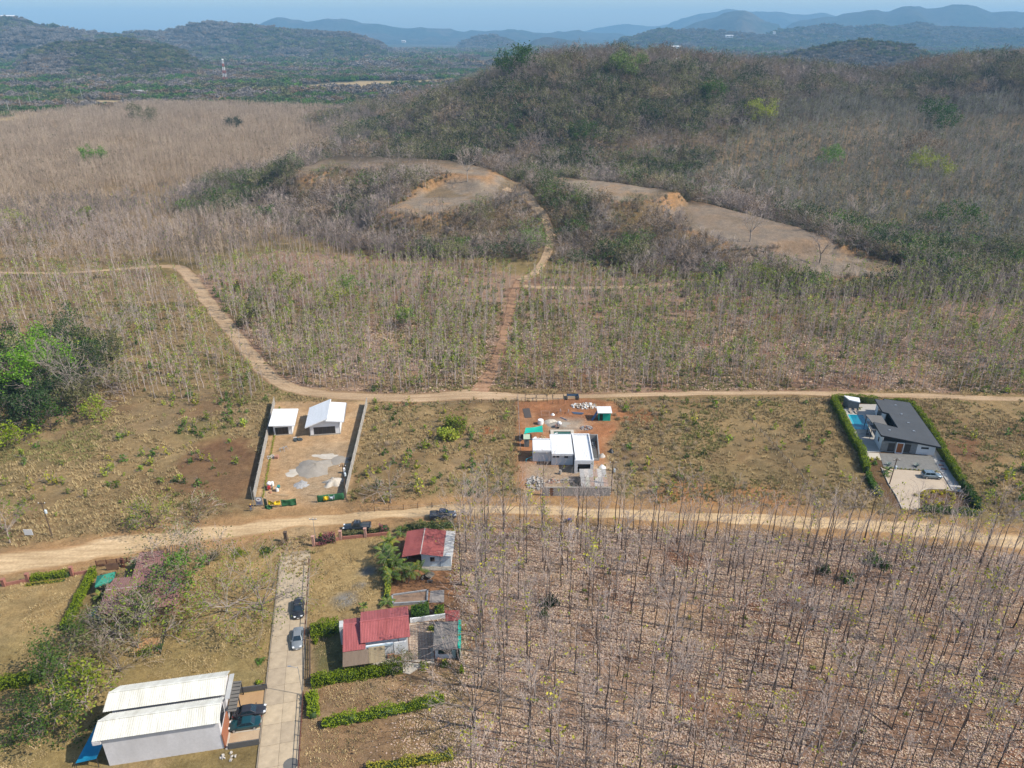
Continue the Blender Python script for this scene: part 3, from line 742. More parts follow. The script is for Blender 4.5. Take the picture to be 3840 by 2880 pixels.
def precast_wall(a, b, label, hgt=1.9, n=12, h0=None):
    t = thing('precast_wall', label, 'wall', (a[0], a[1], 0)); a, b = Vector((*a, 0)), Vector((*b, 0))
    d = (b - a) / n; ang = math.atan2(d.y, d.x); post = None; panels = {}
    for i in range(n + 1):
        p = a + d * i; hh = hgt + .12
        if post is None: post = MB().box((p.x, p.y, 0), (.16, .18, hh), ang).build('post', PRECAST, t)
        else: c = post.copy(); COL.objects.link(c); c.parent = t; c.location = p - a
        if i < n:
            for k in range(4):
                z0 = k * hgt / 4; q = p + d * .5; key = k
                if key not in panels: panels[key] = MB().box((q.x, q.y, z0 + .01), (d.length - .17, .07, hgt / 4 - .02), ang).build('panel', PRECAST, t)
                else: c = panels[key].copy(); COL.objects.link(c); c.parent = t; c.location = d * i
    return t
precast_wall((-49.0, 117.0), (-56.8, 157.0), 'long grey precast wall left of the small white cabin')
precast_wall((-31.8, 117.6), (-34.6, 156.5), 'long grey precast wall right of the peaked white house', 1.9, 12)

def drape(root, a, b, z0, z1, m, name, sag=.25, fold=.12, nu=14, nv=6, seed=0):
    """cloth hung between two posts, sagging and folded"""
    a, b = Vector((*a, 0)), Vector((*b, 0)); o = (b - a).normalized(); o = Vector((o.y, -o.x, 0)); r = random.Random(seed)
    ph = [r.uniform(0, 6) for _ in range(4)]
    def fn(u, v):
        p = a.lerp(b, u); top = z1 - sag * 4 * u * (1 - u); z = z0 + (top - z0) * v
        w = fold * (math.sin(u * 9 + ph[0] + v * 3) + .6 * math.sin(u * 17 + ph[1]) + .8 * math.sin(v * 6 + ph[2])) * (.35 + .65 * math.sin(math.pi * u))
        return p + o * w + Vector((0, 0, z))
    ob = MB().grid(fn, nu, nv).build(name, m, root, smooth=True)
    s = ob.modifiers.new('s', 'SOLIDIFY'); s.thickness = .015
    return ob
def net_fence(a, b, label, m, h=1.6, seed=0):
    t = thing('net_fence', label, 'fence', (a[0], a[1], 0))
    for p in (a, b): MB().tube((*p, 0), (*p, h + .1), .035).build('post', WOODL, t)
    drape(t, a, b, .08, h, m, 'net', .12, .07, seed=seed); return t
nf = net_fence((-43.2, 114.7), (-40.5, 115.2), 'dark green shade net panel sagging right of the yellow tarpaulin', NETG, 1.6, 3)
net_fence((-36.8, 116.0), (-31.9, 117.0), 'green shade net panel at the lot entrance with a small yellow flag of cloth', NETG, 1.65, 5)
net_fence((-46.6, 115.2), (-45.9, 114.9), 'faded grey green net beside the round logo board', NETF, 1.7, 6)
t = tag(drape(None, (-45.6, 114.6), (-43.3, 114.55), .55, 1.6, YELLOW, 'tarpaulin', .35, .16, seed=8), 'yellow tarpaulin slung between posts at the lot front', 'tarpaulin')
tag(drape(None, (-46.2, 114.2), (-44.7, 114.0), .02, .85, NETG, 'net', .1, .2, seed=9), 'bunched bright green net lying below the yellow tarpaulin', 'net')
tag(drape(None, (-35.6, 116.05), (-34.7, 116.25), .45, 1.35, YELLOW, 'tarpaulin', .05, .1, 8, 5, 11), 'small yellow cloth hung on the green net fence', 'tarpaulin')
tag(drape(None, (-34.62, 116.3), (-33.6, 116.5), .5, 1.55, mat('pale_blue_cloth', (.42, .50, .55), None, 1, .7), 'cloth', .5, .1, 8, 5, 12), 'pale blue cloth hung right of the small yellow cloth', 'cloth')
t = thing('site_board', 'grey site board with a round white logo at the lot corner', 'sign', (-47.6, 114.75, 0))
MB().box((-47.95, 114.8, .05), (.05, .05, 1.9)).build('post', GALV, t); MB().box((-46.75, 114.9, .05), (.05, .05, 1.9)).build('post', GALV, t)
MB().box((-47.35, 114.80, .35), (1.25, .04, 1.75), .08).build('panel', mat('grey_board', (.30, .31, .33), None, 1, .6), t)
_o = Vector((-47.35, 114.75, 1.62))
MB().face([_o + Vector((.50 * math.cos(k * math.pi / 12), .04 * math.cos(k * math.pi / 12) - .028, .44 * math.sin(k * math.pi / 12))) for k in range(24)]).build('logo', PLASTICW, t)
MB().face([_o + Vector((x, .08 * x - .036, z)) for x, z in ((-.34, .04), (-.1, .14), (.02, .02), (-.02, -.14), (-.1, -.02))]).build('logo_mark', METAL, t)
MB().face([_o + Vector((x, .08 * x - .036, z)) for x, z in ((-.06, .12), (.32, .02), (.12, -.03), (.02, -.2))]).build('logo_mark', mat('logo_red', (.5, .06, .06), None, 1, .6), t)
mb = MB()
for i, w in enumerate((.7, .85, .6, .8)): mb.box((-47.35, 114.765, .60 + .12 * i), (w, .02, .06), .08)
mb.build('lettering', mat('board_print', (.16, .17, .30), None, 1, .6), t)

def pole(x, y, hgt, label, m=WOODD, r=.11, arm=True, trans=None, lamp=False, lean=(0, 0), name='utility_pole'):
    t = thing(name, label, 'pole', (x, y, 0), None)
    top = Vector((x + lean[0], y + lean[1], hgt)); MB().tube((x, y, 0), top, r, r * .7, 8).build('post', m, t)
    if arm:
        MB().box((top.x, top.y, hgt - .45), (1.3, .09, .10)).build('crossarm', m, t)
        for dx in (-.55, 0, .55): MB().lathe((top.x + dx, top.y, hgt - .35), ((.05, 0), (.07, .06), (.03, .12), (.05, .18)), 6).build('insulator', PLASTICW, t)
    if trans:
        MB().lathe((x + .32, y - .1, trans), ((.02, 0), (.2, .02), (.22, .1), (.22, .62), (.16, .72), (.05, .78)), 10).build('transformer', mat('pale_blue_steel', (.55, .63, .68), None, 1, .5), t)
    if lamp:
        MB().tube(top - Vector((0, 0, .3)), top + Vector((-1.0, 0, .0)), .03).box((top.x - 1.1, top.y, hgt - .05), (.45, .16, .09)).build('lamp_arm', GALV, t)
    return t
pole(-31.55, 117.0, 7.9, 'tall timber pole with a white transformer beside the lot gate', trans=5.4)
pole(-48.1, 113.9, 5.0, 'thin grey steel pole beside the worker at the wall end', GALV, .05, False, lean=(0, 0), name='meter_pole')
pole(-46.75, 117.0, 3.8, 'short steel pole with a meter box behind the logo board', GALV, .04, False, name='meter_pole')
pole(-81.2, 105.8, 7.3, 'brown timber pole with white insulators near the roadside board', trans=4.9)
pole(19.2, 119.7, 7.0, 'timber pole with transformer behind the grey block wall', trans=4.6)
pole(74.3, 122.3, 6.0, 'pole with pale transformer beside the beige forecourt', trans=3.6, lean=(.2, 0))
pole(-28.1, 71.2, 5.2, 'slender grey lamp pole beside the concrete lane, nearer the white twin roofs', GALV, .05, False, lamp=True, name='lamp_pole')
pole(-34.3, 104.4, 5.0, 'twin pipe pole rising from the pink gate pillar', GALV, .05, True, name='lamp_pole')

# loose things on the left lot
def heap(x, y, rx, ry, h, m, name, label, cat, seed=0, n=26, rings=9):
    r = np.random.default_rng(seed); mb = MB(); base = i0 = 0
    for k in range(rings + 1):
        f_ = k / rings
        for j in range(n):
            a = 2 * math.pi * j / n; w = (1 + .38 * (vnoise(np.array([math.cos(a) * 2 + seed]), np.array([math.sin(a) * 2]), .7, seed)[0] - .5) * 2 + .10 * (r.random() - .5)) * (1 - f_)
            z = h * (1 - (1 - f_) ** 1.5) * (1 + .35 * (r.random() - .5)) if k else -.03
            mb.v.append((x + rx * w * math.cos(a), y + ry * w * math.sin(a), z))
    for k in range(rings):
        for j in range(n): mb.f.append((k * n + j, k * n + (j + 1) % n, (k + 1) * n + (j + 1) % n, (k + 1) * n + j)); mb.m.append(0)
    return tag(mb.build(name, m, None, smooth=True), label, cat)
heap(-40.2, 128.6, 3.6, 3.3, .9, SAND, 'sand_heap', 'large spread heap of grey sand in the middle of the left lot', 'heap', 1)
heap(-35.3, 122.9, 1.9, 1.8, .95, LIME, 'sand_heap', 'white sand heap against the right hand precast wall', 'heap', 2)
heap(-41.4, 122.2, 1.3, 1.6, .35, mat('pale_chippings', (.42, .41, .40), (.26, .255, .25), 3, .95, bump=.04), 'gravel_heap', 'low heap of pale grey chippings below the sand heap', 'heap', 3)
heap(-44.0, 126.6, 1.6, 1.5, .12, LIME, 'sand_heap', 'thin pale patch of spilled lime left of the grey sand', 'heap', 4)
heap(-36.0, 131.6, 2.0, 2.0, .15, SAND, 'sand_heap', 'thin grey sand spread beside the right precast wall', 'heap', 6)
heap(-38.9, 133.2, 3.0, 1.1, .10, LIME, 'sand_heap', 'streak of white lime powder above the grey sand heap', 'heap', 7)
def rubble(cx, cy, rx, ry, n, m, name, label, cat, s=(.15, .45), seed=0, h=.3, extra=None):
    """a heap of loose pieces; the pieces stay one mass"""
    r = random.Random(seed); mb = MB()
    mats = [m] + list(extra or [])
    for _ in range(n):
        a = r.uniform(0, 6.283); q = math.sqrt(r.random()); x, y = cx + rx * q * math.cos(a), cy + ry * q * math.sin(a)
        sx, sy, sz = (r.uniform(*s) for _ in range(3)); ca = r.uniform(0, 3.14)
        z = h * (1 - q) * r.random(); i = len(mb.v); mb.box((x, y, z), (sx, sy * .8, sz * .6), ca, r.randrange(len(mats)), r.uniform(.6, 1))
        for k in range(i, len(mb.v)): v = mb.v[k]; mb.v[k] = (v[0] + r.uniform(-.03, .03), v[1] + r.uniform(-.03, .03), v[2] + r.uniform(-.03, .06))
    return tag(mb.build(name, mats), label, cat)
t = rubble(-50.6, 132.6, .8, .9, 40, RUBBLEM, 'rubble', 'pale rubble beside the stack of bricks near the left precast wall', 'rubble', (.12, .3), 1)
t = thing('brick_stack', 'small stack of clay bricks near the left precast wall', 'bricks', (-49.2, 132.3, 0)); bo = None
for k in range(5):
    for i in range(4):
        for j in range(2):
            p = Vector((-49.5 + i * .2, 132.05 + j * .42, k * .13))
            if bo is None: bo = MB().box(p, (.17, .38, .115)).build('brick', BRICKM, t); b0 = p
            else: c = bo.copy(); COL.objects.link(c); c.parent = t; c.location = p - b0
def trestle(x, y, ang, label):
    t = thing('sawhorse', label, 'sawhorse')
    MB().box((0, 0, .72), (1.2, .1, .1)).build('top_rail', GALV, t)
    for sx in (-1, 1):
        for sy in (-1, 1): MB().tube((sx * .55, sy * .32, 0), (sx * .5, 0, .74), .03).build('leg', GALV, t)
    return place(t, x, y, ang)
trestle(-48.9, 135.2, 50, 'grey steel trestle standing alone on the left lot'); trestle(-48.3, 135.5, 60, 'grey steel trestle, right one of the pair above the bricks')
def barrel(x, y, m, label, r=.28, h=.85, band=None, name='barrel', cat='barrel'):
    t = thing(name, label, cat, (x, y, 0))
    MB().lathe((x, y, 0), ((r * .95, 0), (r, .05), (r, h * .33), (r * 1.04, h * .35), (r, h * .37), (r, h * .66), (r * 1.04, h * .68), (r, h * .7), (r, h - .04), (r * .92, h)), 14).build('drum', m, t, smooth=False)
    MB().lathe((x, y, h - .01), ((r * .9, 0), (r * .9, .03), (r * .2, .035)), 14).build('lid', band or m, t)
    return t
barrel(-45.5, 119.9, PLASTICW, 'white plastic barrel next to the tilted teal tub'); barrel(-47.0, 121.9, PLASTICW, 'white drum behind the red and white mixer')
t = barrel(-45.2, 120.35, PLASTICT, 'teal tub tilted on the white barrel', .3, .5, None, 'tub', 'tub'); t.location = (-45.25, 120.2, .78); t.rotation_euler = (.5, .2, 0)
def mixer(x, y, ang, label, drum, body, panel=None):
    t = thing('concrete_mixer', label, 'mixer')
    mb = MB(); mb.lathe((0, 0, 0), ((.05, -.45), (.30, -.40), (.45, -.1), (.45, .15), (.27, .5), (.24, .52)), 12)
    R = Matrix.Rotation(-.8, 3, 'Y'); mb.v = [tuple(R @ Vector(v) + Vector((0, 0, 1.05))) for v in mb.v]; mb.build('drum', drum, t, smooth=True)
    mb = MB(); mb.tube((-.5, -.4, .45), (.55, -.4, .5), .04).tube((-.5, .4, .45), (.55, .4, .5), .04).tube((0, -.45, .5), (0, -.45, 1.1), .04).tube((0, .45, .5), (0, .45, 1.1), .04).tube((.5, -.35, 0), (.5, -.4, .5), .035).tube((.5, .35, 0), (.5, .4, .5), .035).build('frame', body, t)
    MB().box((-.75, 0, .35), (.55, .5, .55)).build('engine_cover', panel or body, t)
    for s in (-1, 1):
        mb = MB(); mb.lathe((0, 0, -.06), ((.26, 0), (.28, .03), (.28, .09), (.26, .12)), 12); mb.v = [(v[0] - .45, s * .55 + v[2], v[1] + .28) for v in mb.v]; mb.build('wheel', BLACKP, t)
    return place(t, x, y, ang)
REDP = mat('red_painted_steel', (.42, .05, .045), None, 1, .5)
mixer(-47.3, 121.0, 100, 'red and white concrete mixer near the lot front', PLASTICW, GALV, REDP)
rubble(-46.7, 119.4, .35, .3, 9, BRICKM, 'rubble', 'small pile of broken orange brick by the mixer', 'rubble', (.15, .3), 4)
t = thing('timber_stack', 'few thin pale timber lengths lying on dry grass near the lot front', 'timber', (-44.5, 118.6, 0))
for k in range(5): MB().box((-44.4 + .2 * k, 118.75 - .16 * k, .01 + .03 * (k % 2)), (3.4 - .5 * k, .09, .05), .03 * (k - 2)).build('plank', WOODL, t)
tag(MB().tube((-47.4, 135.2, .05), (-47.35, 136.7, .05), .05, .05, 6).build('timber_post', WOODL), 'single pale timber post lying near the trestles', 'post')
tag(rubble(-46.8, 139.8, 1.0, .7, 24, mat('black_bags', (.03, .035, .04), (.10, .12, .12), 3, .5), 'waste_bags', 'dark waste bags piled against the peaked house corner', 'bags', (.25, .5), 9), None)
tag(MB().box((-47.7, 140.9, .02), (.8, .5, .05), .5).build('board', RUBBLEM), 'pale board lying between the two white houses', 'board')
t = tag(MB().box((-33.9, 126.5, 0), (.55, .5, 1.15), .2, 0, .9).build('water_tank', PLASTICW, None, bevel=.06), 'white upright container against the right precast wall', 'container')

# the roadside board on the far left
t = thing('notice_board', 'blank white notice board on two legs by the dirt road', 'sign', (-85, 105.5, 0))
MB().box((-85.0, 105.5, .45), (1.5, .06, 1.15)).build('panel', PLASTICW, t)
for dx in (-.6, .6): MB().box((-85 + dx, 105.56, 0), (.07, .05, 1.5)).build('leg', WOODL, t)

# ------------------------------------------------------------------ the half built house in the middle
h = thing('house', 'unfinished white house with three stepped ribbed flat roofs', 'house', (4.3, 126, 0))
def block(x0, x1, y0, y1, zf, zb, over):
    wallseg(h, (x0, y0), (x1, y0), 0, zf - .32, WHITE, .18); wallseg(h, (x1, y0 + .18), (x1, y1), 0, zf - .32, WHITE, .18, zb - .3); wallseg(h, (x1 - .18, y1), (x0, y1), 0, zb - .3, WHITE, .18); wallseg(h, (x0, y1 - .18), (x0, y0 + .18), 0, zb - .3, WHITE, .18, zf - .32)
block(4.3, 8.1, 131.0, 134.5, 2.9, 3.2, .5); block(8.12, 12.5, 129.6, 136.3, 2.95, 3.3, .5)
MB().box((6.2, 130.45, 2.5), (3.8, .16, .5)).build('fascia', WHITE, h); MB().box((10.31, 129.05, 2.52), (4.42, .16, .5)).build('fascia', WHITE, h)
corr(h, (4.3, 130.55, 2.92), (8.08, 130.55, 2.92), (8.08, 134.45, 3.12), (4.3, 134.45, 3.12), WROOF, .3, .04)
corr(h, (8.1, 129.15, 2.94), (12.5, 129.15, 2.94), (12.5, 136.3, 3.25), (8.1, 136.3, 3.25), WROOF, .3, .04)
for a in ((4.3, 134.5, 3.8, .16), (8.1, 136.38, 4.5, .16)): MB().box((a[0] + a[2] / 2, a[1], 2.9), (a[2], a[3], .5)).build('parapet', WHITE, h)
MB().box((8.06, 135.5, 2.95), (.14, 1.7, .45)).build('parapet', WHITE, h)
wallseg(h, (12.55, 126.3), (16.4, 126.3), 2.2, 3.1, WHITE, .2); wallseg(h, (12.55, 126.3), (13.2, 126.3), 0, 2.2, WHITE, .2); wallseg(h, (15.75, 126.3), (16.4, 126.3), 0, 2.2, WHITE, .2)
wallseg(h, (16.4, 126.5), (16.4, 136.8), 0, 3.1, WHITE, .2, 3.35); wallseg(h, (16.4, 136.8), (12.55, 136.8), 0, 3.35, WHITE, .2); wallseg(h, (12.75, 136.6), (12.75, 126.5), 0, 3.35, WHITE, .2, 3.1)
corr(h, (12.77, 126.52, 2.75), (16.18, 126.52, 2.75), (16.18, 136.55, 3.0), (12.77, 136.55, 3.0), WROOF, .3, .04)
MB().box((14.47, 127.4, 0.0), (2.5, 1.6, .05)).build('garage_floor', CONCGREY, h); MB().box((14.47, 128.6, .05), (2.5, .1, 2.1)).build('inner_wall', mat('bare_render', (.24, .20, .17)), h)
window(h, (8.35, 129.6), (9.65, 129.6), 1.75, 2.2, 2); window(h, (10.7, 129.6), (11.5, 129.6), 1.65, 2.2, 1)
t = thing('plunge_pool', 'rectangular pool of dull green water behind the unfinished house', 'pool', (11, 141, 0))
MB().box((8.9, 141, 0), (.7, 6.2, .25)).box((13.4, 141, 0), (.7, 6.2, .25)).box((11.15, 143.75, .0), (3.78, .7, .247)).box((11.15, 138.25, 0), (3.78, .7, .247)).build('coping', PALE, t)
MB().box((11.15, 141, .02), (3.78, 4.79, .06)).build('water', POOLG, t)
tag(MB().box((9.8, 142.7, .085), (.7, .3, .04), .3).build('board', PLASTICW), 'white scrap floating on the dull green pool', 'board')
t = thing('side_court', 'bare grey block enclosure on the right side of the unfinished house', 'enclosure', (17, 135, 0))
wallseg(t, (16.65, 131.2), (18.0, 131.2), 0, .5, CONCGREY); wallseg(t, (18.15, 131.2), (18.6, 139.6), 0, 1.6, CONCGREY, .15); wallseg(t, (18.5, 139.6), (16.65, 139.6), 0, 1.6, CONCGREY, .15)
MB().box((17.35, 135.2, .01), (1.3, 8.0, .06)).build('floor', CONC, t)
rubble(17.4, 137.2, .55, 1.0, 20, CONCGREY, 'rubble', 'grey scrap stacked in the side enclosure', 'rubble', (.2, .5), 21, .6)
for i, (x, y, m, lab) in enumerate(((17.3, 141.3, BLACKP, 'black wrapped bundle behind the side enclosure'), (18.2, 140.3, WOODL, 'pale crate at the back of the side enclosure'), (18.9, 132.9, RUBBLEM, 'dusty white sack right of the side enclosure'), (21.0, 134.8, BLACKP, 'black bag in scrub right of the unfinished house'), (18.4, 128.4, PLASTICW, 'white sacks near the rusty lean-to roof'))):
    heap(x, y, .75, .65, .75, m, 'sack' if m in (RUBBLEM, PLASTICW) else 'bundle', lab, 'sack', 30 + i, 10, 4)
barrel(9.7, 126.1, CONC, 'beige drum in front of the unfinished house', .3, .9)
# front block wall
t = thing('block_wall', 'grey concrete block wall along the road before the unfinished house', 'wall', (5.6, 118.4, 0)); bl = None
for k in range(7):
    for i in range(25):
        x = 6.0 + i * .52 + (.26 if k % 2 else 0)
        if not (6.0 <= x < 18.75) or (7.1 < x < 8.0): continue
        p = Vector((x, 118.4, k * .26))
        if bl is None: bl = MB().box(p, (.505, .2, .25)).build('block', CONCGREY, t); b0 = p
        else: c = bl.copy(); COL.objects.link(c); c.parent = t; c.location = p - b0
MB().box((12.3, 118.4, 1.83), (13.4, .24, .14)).build('cap_beam', PRECAST, t)
MB().box((7.55, 118.45, 0), (.85, .06, 1.75)).build('gate_panel', mat('rust_sheet', (.34, .17, .08), (.22, .1, .05), 2, .8), t)
tt = thing('lean_to_roof', 'patched rusty tin roof behind the block wall', 'roof', (16, 121.5, 0)); r = random.Random(5)
RS = [mat('tin_grey', (.42, .41, .39), (.32, .30, .28), 1.4, .7), mat('tin_rust', (.33, .20, .14), (.38, .30, .25), 1.1, .85), mat('tin_pale', (.52, .50, .46), (.42, .37, .33), 1.2, .7), mat('tin_green', (.34, .37, .31), (.40, .36, .30), 1.2, .8)]
for k in range(6):
    for j in range(2):
        x0 = 13.3 + k * .86; y0 = 118.9 + j * 2.9
        corr(tt, (x0, y0, 1.78 + .1 * j + .012 * k), (x0 + .9, y0, 1.78 + .1 * j + .012 * k), (x0 + .9 + .08, y0 + 3.0, 1.92 + .1 * j + .012 * k), (x0 + .08, y0 + 3.0, 1.92 + .1 * j + .012 * k), RS[(0, 3, 1, 2, 0, 1)[k] if j == 0 else (0, 2, 0, 1, 2, 0)[k]], .18, .02, .01, 'sheet')
for x, y in ((13.4, 119), (18.3, 119), (13.6, 124.6), (18.3, 124.6)): MB().tube((x, y, 0), (x, y, 1.8), .06).build('post', WOODD, tt)
rubble(4.6, 122.6, 1.9, 2.6, 120, RUBBLEM, 'rubble', 'large pale rubble spill left of the block wall', 'rubble', (.15, .5), 41, .5, [mat('rubble_grey', (.38, .36, .33), (.28, .26, .24), 2)])
rubble(8.2, 123.2, 1.3, .8, 45, RUBBLEM, 'rubble', 'pale rubble with reddish scraps in the front yard', 'rubble', (.15, .4), 42, .35, [BRICKM])
rubble(11.0, 123.3, 1.5, .9, 40, PRECAST, 'rubble', 'grey broken blocks next to the patched tin roof', 'rubble', (.2, .5), 43, .4)
rubble(17.3, 156.0, 3.2, 1.5, 150, RUBBLEM, 'rubble', 'whitish waste heap at the back of the red soil lot', 'rubble', (.15, .55), 44, .5, [WOODL, PLASTICW])
rubble(16.8, 145.1, 1.3, .9, 50, BRICKM, 'rubble', 'jumbled blocks and pipes right of the mixer', 'rubble', (.2, .5), 45, .5, [CONCGREY, GALV])
rubble(6.0, 140.2, 1.9, .9, 40, WOODL, 'timber_scraps', 'scattered timber and pipe scraps before the turquoise net', 'scraps', (.1, .6), 46, .1, [PLASTICW, BRICKM])
heap(8.7, 148.1, 1.6, 1.1, .6, LIME, 'sand_heap', 'white sheeted heap behind the turquoise shade net', 'heap', 47)
heap(10.2, 146.9, 2.7, 1.5, .35, SAND, 'sand_heap', 'grey sand spread round the mixer on the red lot', 'heap', 48)
mixer(10.7, 145.6, 10, 'white drum concrete mixer on the red soil lot', PLASTICW, mat('pinkish_steel', (.42, .27, .22)), None)
barrel(6.5, 147.2, PLASTICW, 'white water tank beside the white sheeted heap', .65, 1.1, None, 'water_tank', 'tank')
t = thing('shade_net', 'bright turquoise shade net stretched on poles over the red lot', 'canopy', (4.8, 140.5, 0))
cs = [Vector(p) for p in ((2.6, 139.0, 2.0), (6.7, 139.2, 2.3), (6.7, 142.3, 2.35), (3.0, 141.3, 2.3))]
def cfn(u, v):
    p = cs[0].lerp(cs[1], u).lerp(cs[3].lerp(cs[2], u), v); s = 4 * u * (1 - u) * v * (1 - v) * 4
    e = .35 * (4 * u * (1 - u) * (2 * v - 1)); return p + Vector((0, -e, -.22 * s))
MB().grid(cfn, 12, 8).build('cloth', TURQ, t, smooth=True)
for p in cs: MB().tube((p.x, p.y, 0), p, .05).build('post', WOODL, t)
tag(drape(None, (1.9, 139.2), (3.1, 141.6), .1, 1.9, TARPDG, 'shade_cloth', .5, .2, 8, 6, 3), 'black shade cloth drooping left of the turquoise net', 'cloth')
t = thing('site_toilet', 'narrow grey tin toilet hut with a pale green roof', 'hut', (3.15, 137.2, 0))
MB().box((3.15, 137.4, 0), (1.05, 1.1, 2.05)).build('wall', mat('grey_tin_wall', (.30, .30, .27), (.22, .22, .2), 1.5, .8, stretch=(8, 8, .3)), t); MB().slab((2.45, 136.6, 2.08), (3.85, 136.6, 2.08), (3.85, 138.2, 2.4), (2.45, 138.2, 2.4), .05).build('roof', mat('pale_green_tin', (.42, .50, .37), (.34, .42, .3)), t); MB().box((3.3, 136.83, .05), (.62, .04, 1.8)).build('door', mat('tin_door', (.2, .21, .2)), t)
t = thing('tool_shed', 'site shed wrapped in turquoise netting under a white sheet roof', 'shed', (21.2, 149.6, 0))
MB().box((21.2, 149.6, 0), (2.7, 1.8, 2.2)).build('wall', TURQ, t); corr(t, (19.5, 148.2, 2.25), (22.8, 148.2, 2.25), (22.8, 151.0, 2.55), (19.5, 151.0, 2.55), WROOF, .3, .03)
MB().box((20.4, 148.69, .05), (.75, .03, 1.7)).build('door', NETD, t)
tag(MB().slab((18.1, 149.0, .05), (18.5, 148.6, .05), (19.85, 149.6, 1.9), (19.5, 150.1, 1.9), .04).build('metal_sheet', BLUEP), 'blue steel sheet leaning against the turquoise shed', 'sheet')
t = thing('steel_sections', 'bundle of blue grey steel sections on red soil', 'steel', (15.4, 152.3, 0))
for k in range(6): MB().box((15.4, 152.7 - .16 * k, .02 + .05 * (k % 2)), (2.9 - .2 * k, .12, .09), -.17).build('section', BLUEP, t)
tag(MB().box((11.9, 149.6, .04), (1.9, .18, .1), -.75).build('steel_beam', BLUEP), 'short blue steel beam lying near the trestles', 'beam')
trestle(11.3, 152.6, 80, 'left trestle of the pair on the red soil lot'); trestle(13.2, 152.4, 80, 'right trestle of the pair on the red soil lot')
tag(MB().slab((2.95, 150.0, .06), (4.55, 150.3, .06), (4.15, 155.0, .06), (2.5, 154.7, .06), .04).build('reinforcing_mesh', mat('dark_mesh', (.06, .06, .062), (.09, .07, .06), 3, .8)), 'dark sheet of reinforcing mesh lying on red soil', 'mesh')
def frame_box(x0, y0, x1, y1, z, label, m=METAL, legs=True, r=.045):
    t = thing('steel_rack', label, 'rack', (x0, y0, 0)); mb = MB()
    c = [(x0, y0), (x1, y0), (x1, y1), (x0, y1)]
    for a, b in zip(c, c[1:] + c[:1]): mb.tube((*a, z), (*b, z), r, r, 5)
    mb.build('rim', m, t)
    if legs:
        for p in c: MB().tube((*p, 0), (*p, z), r, r, 5).build('leg', m, t)
    return t
frame_box(3.2, 158.4, 5.8, 160.4, .9, 'left grey steel frame in the row behind the red lot'); frame_box(6.0, 158.4, 8.5, 160.6, .9, 'second grey steel frame from the left behind the red lot'); frame_box(9.8, 157.4, 12.5, 160.0, 1.3, 'tall grey steel frame in the row behind the red lot')
t = frame_box(13.4, 159.3, 16.2, 161.3, .75, 'dark sided trough at the right end of the frame row'); MB().box((13.45, 160.3, .1), (.06, 2.0, .65)).box((16.15, 160.3, .1), (.06, 2.0, .65)).box((14.8, 161.3, .1), (2.66, .05, .65)).build('side_panel', BLUEP, t)
frame_box(6.8, 150.6, 8.7, 152.6, .5, 'small pinkish steel frame on red soil', mat('primer_steel', (.42, .3, .25)), True, .03)
tag(heap(9.5, 151.6, .5, .4, .5, PLASTICW, 'sack', 'white sack beside the small pinkish frame', 'sack', 52, 8, 3), None)
t = thing('wire_fence', 'line of thin concrete posts along the left edge of the red lot', 'fence', (1.4, 136, 0)); po = None
for k in range(11):
    p = Vector((1.75 - .035 * k, 135.2 + 2.4 * k, 0))
    if po is None: po = MB().box(p, (.1, .1, 1.7)).build('post', PRECAST, t); b0 = p
    else: c = po.copy(); COL.objects.link(c); c.parent = t; c.location = p - b0
for z in (.4, .8, 1.2, 1.6): MB().tube((1.75, 135.2, z), (1.4, 159.2, z), .012, .012, 4).build('wire', GALV, t)
t = thing('pipe_stand', 'bright blue pipe bench in the house shadow', 'bench', (3.4, 131, 0))
MB().tube((2.9, 130.5, 0), (2.9, 130.5, .8), .04).tube((2.9, 130.5, .8), (4.1, 131.5, .8), .04).tube((4.1, 131.5, 0), (4.1, 131.5, .8), .04).build('frame', mat('cyan_pipe', (.03, .42, .55)), t)

# ------------------------------------------------------------------ the finished house on the right
h = thing('house', 'modern white house with a single sloping charcoal roof beside a pool', 'house')
zr = lambda x: 4.15 - x * (1.75 / 12.2)
poly = [(0, 0), (12.2, 0), (12.2, 20.9), (6.0, 20.2), (6.0, 19.4), (3.7, 18.9), (3.7, 12.4), (5.0, 12.2), (5.0, 5.5), (0, 6.0)]
MB().hexa([(x, y, zr(x) - .28) for x, y in poly], [(x, y, zr(x)) for x, y in poly]).build('roof', SLATE, h)
mb = MB()
for a, b in zip(poly, poly[1:] + poly[:1]):
    a, b = Vector((*a, zr(a[0]))), Vector((*b, zr(b[0]))); d = (b - a).normalized(); o = Vector((d.y, -d.x, 0)) * .05
    mb.hexa([a + o * 0 - Vector((0, 0, .32)) , b - Vector((0, 0, .32)), b - o * .9 - Vector((0, 0, .32)), a - o * .9 - Vector((0, 0, .32))], [a + Vector((0, 0, .03)), b + Vector((0, 0, .03)), b - o * .9 + Vector((0, 0, .03)), a - o * .9 + Vector((0, 0, .03))])
mb.v = [(v[0] + (.02 if v[0] > 6 else -.02), v[1], v[2]) for v in mb.v]
mb.build('roof_edge', DARKTRIM, h)
for x, y in ((8, 17.5), (8, 13), (8.2, 9.0), (8.2, 5.2), (2.6, 3.2)): MB().box((x, y, zr(x)), (.45, .3, .16)).build('roof_vent', GALV, h)
wallseg(h, (.55, .6), (.55, .601), 0, .1, WHITE)
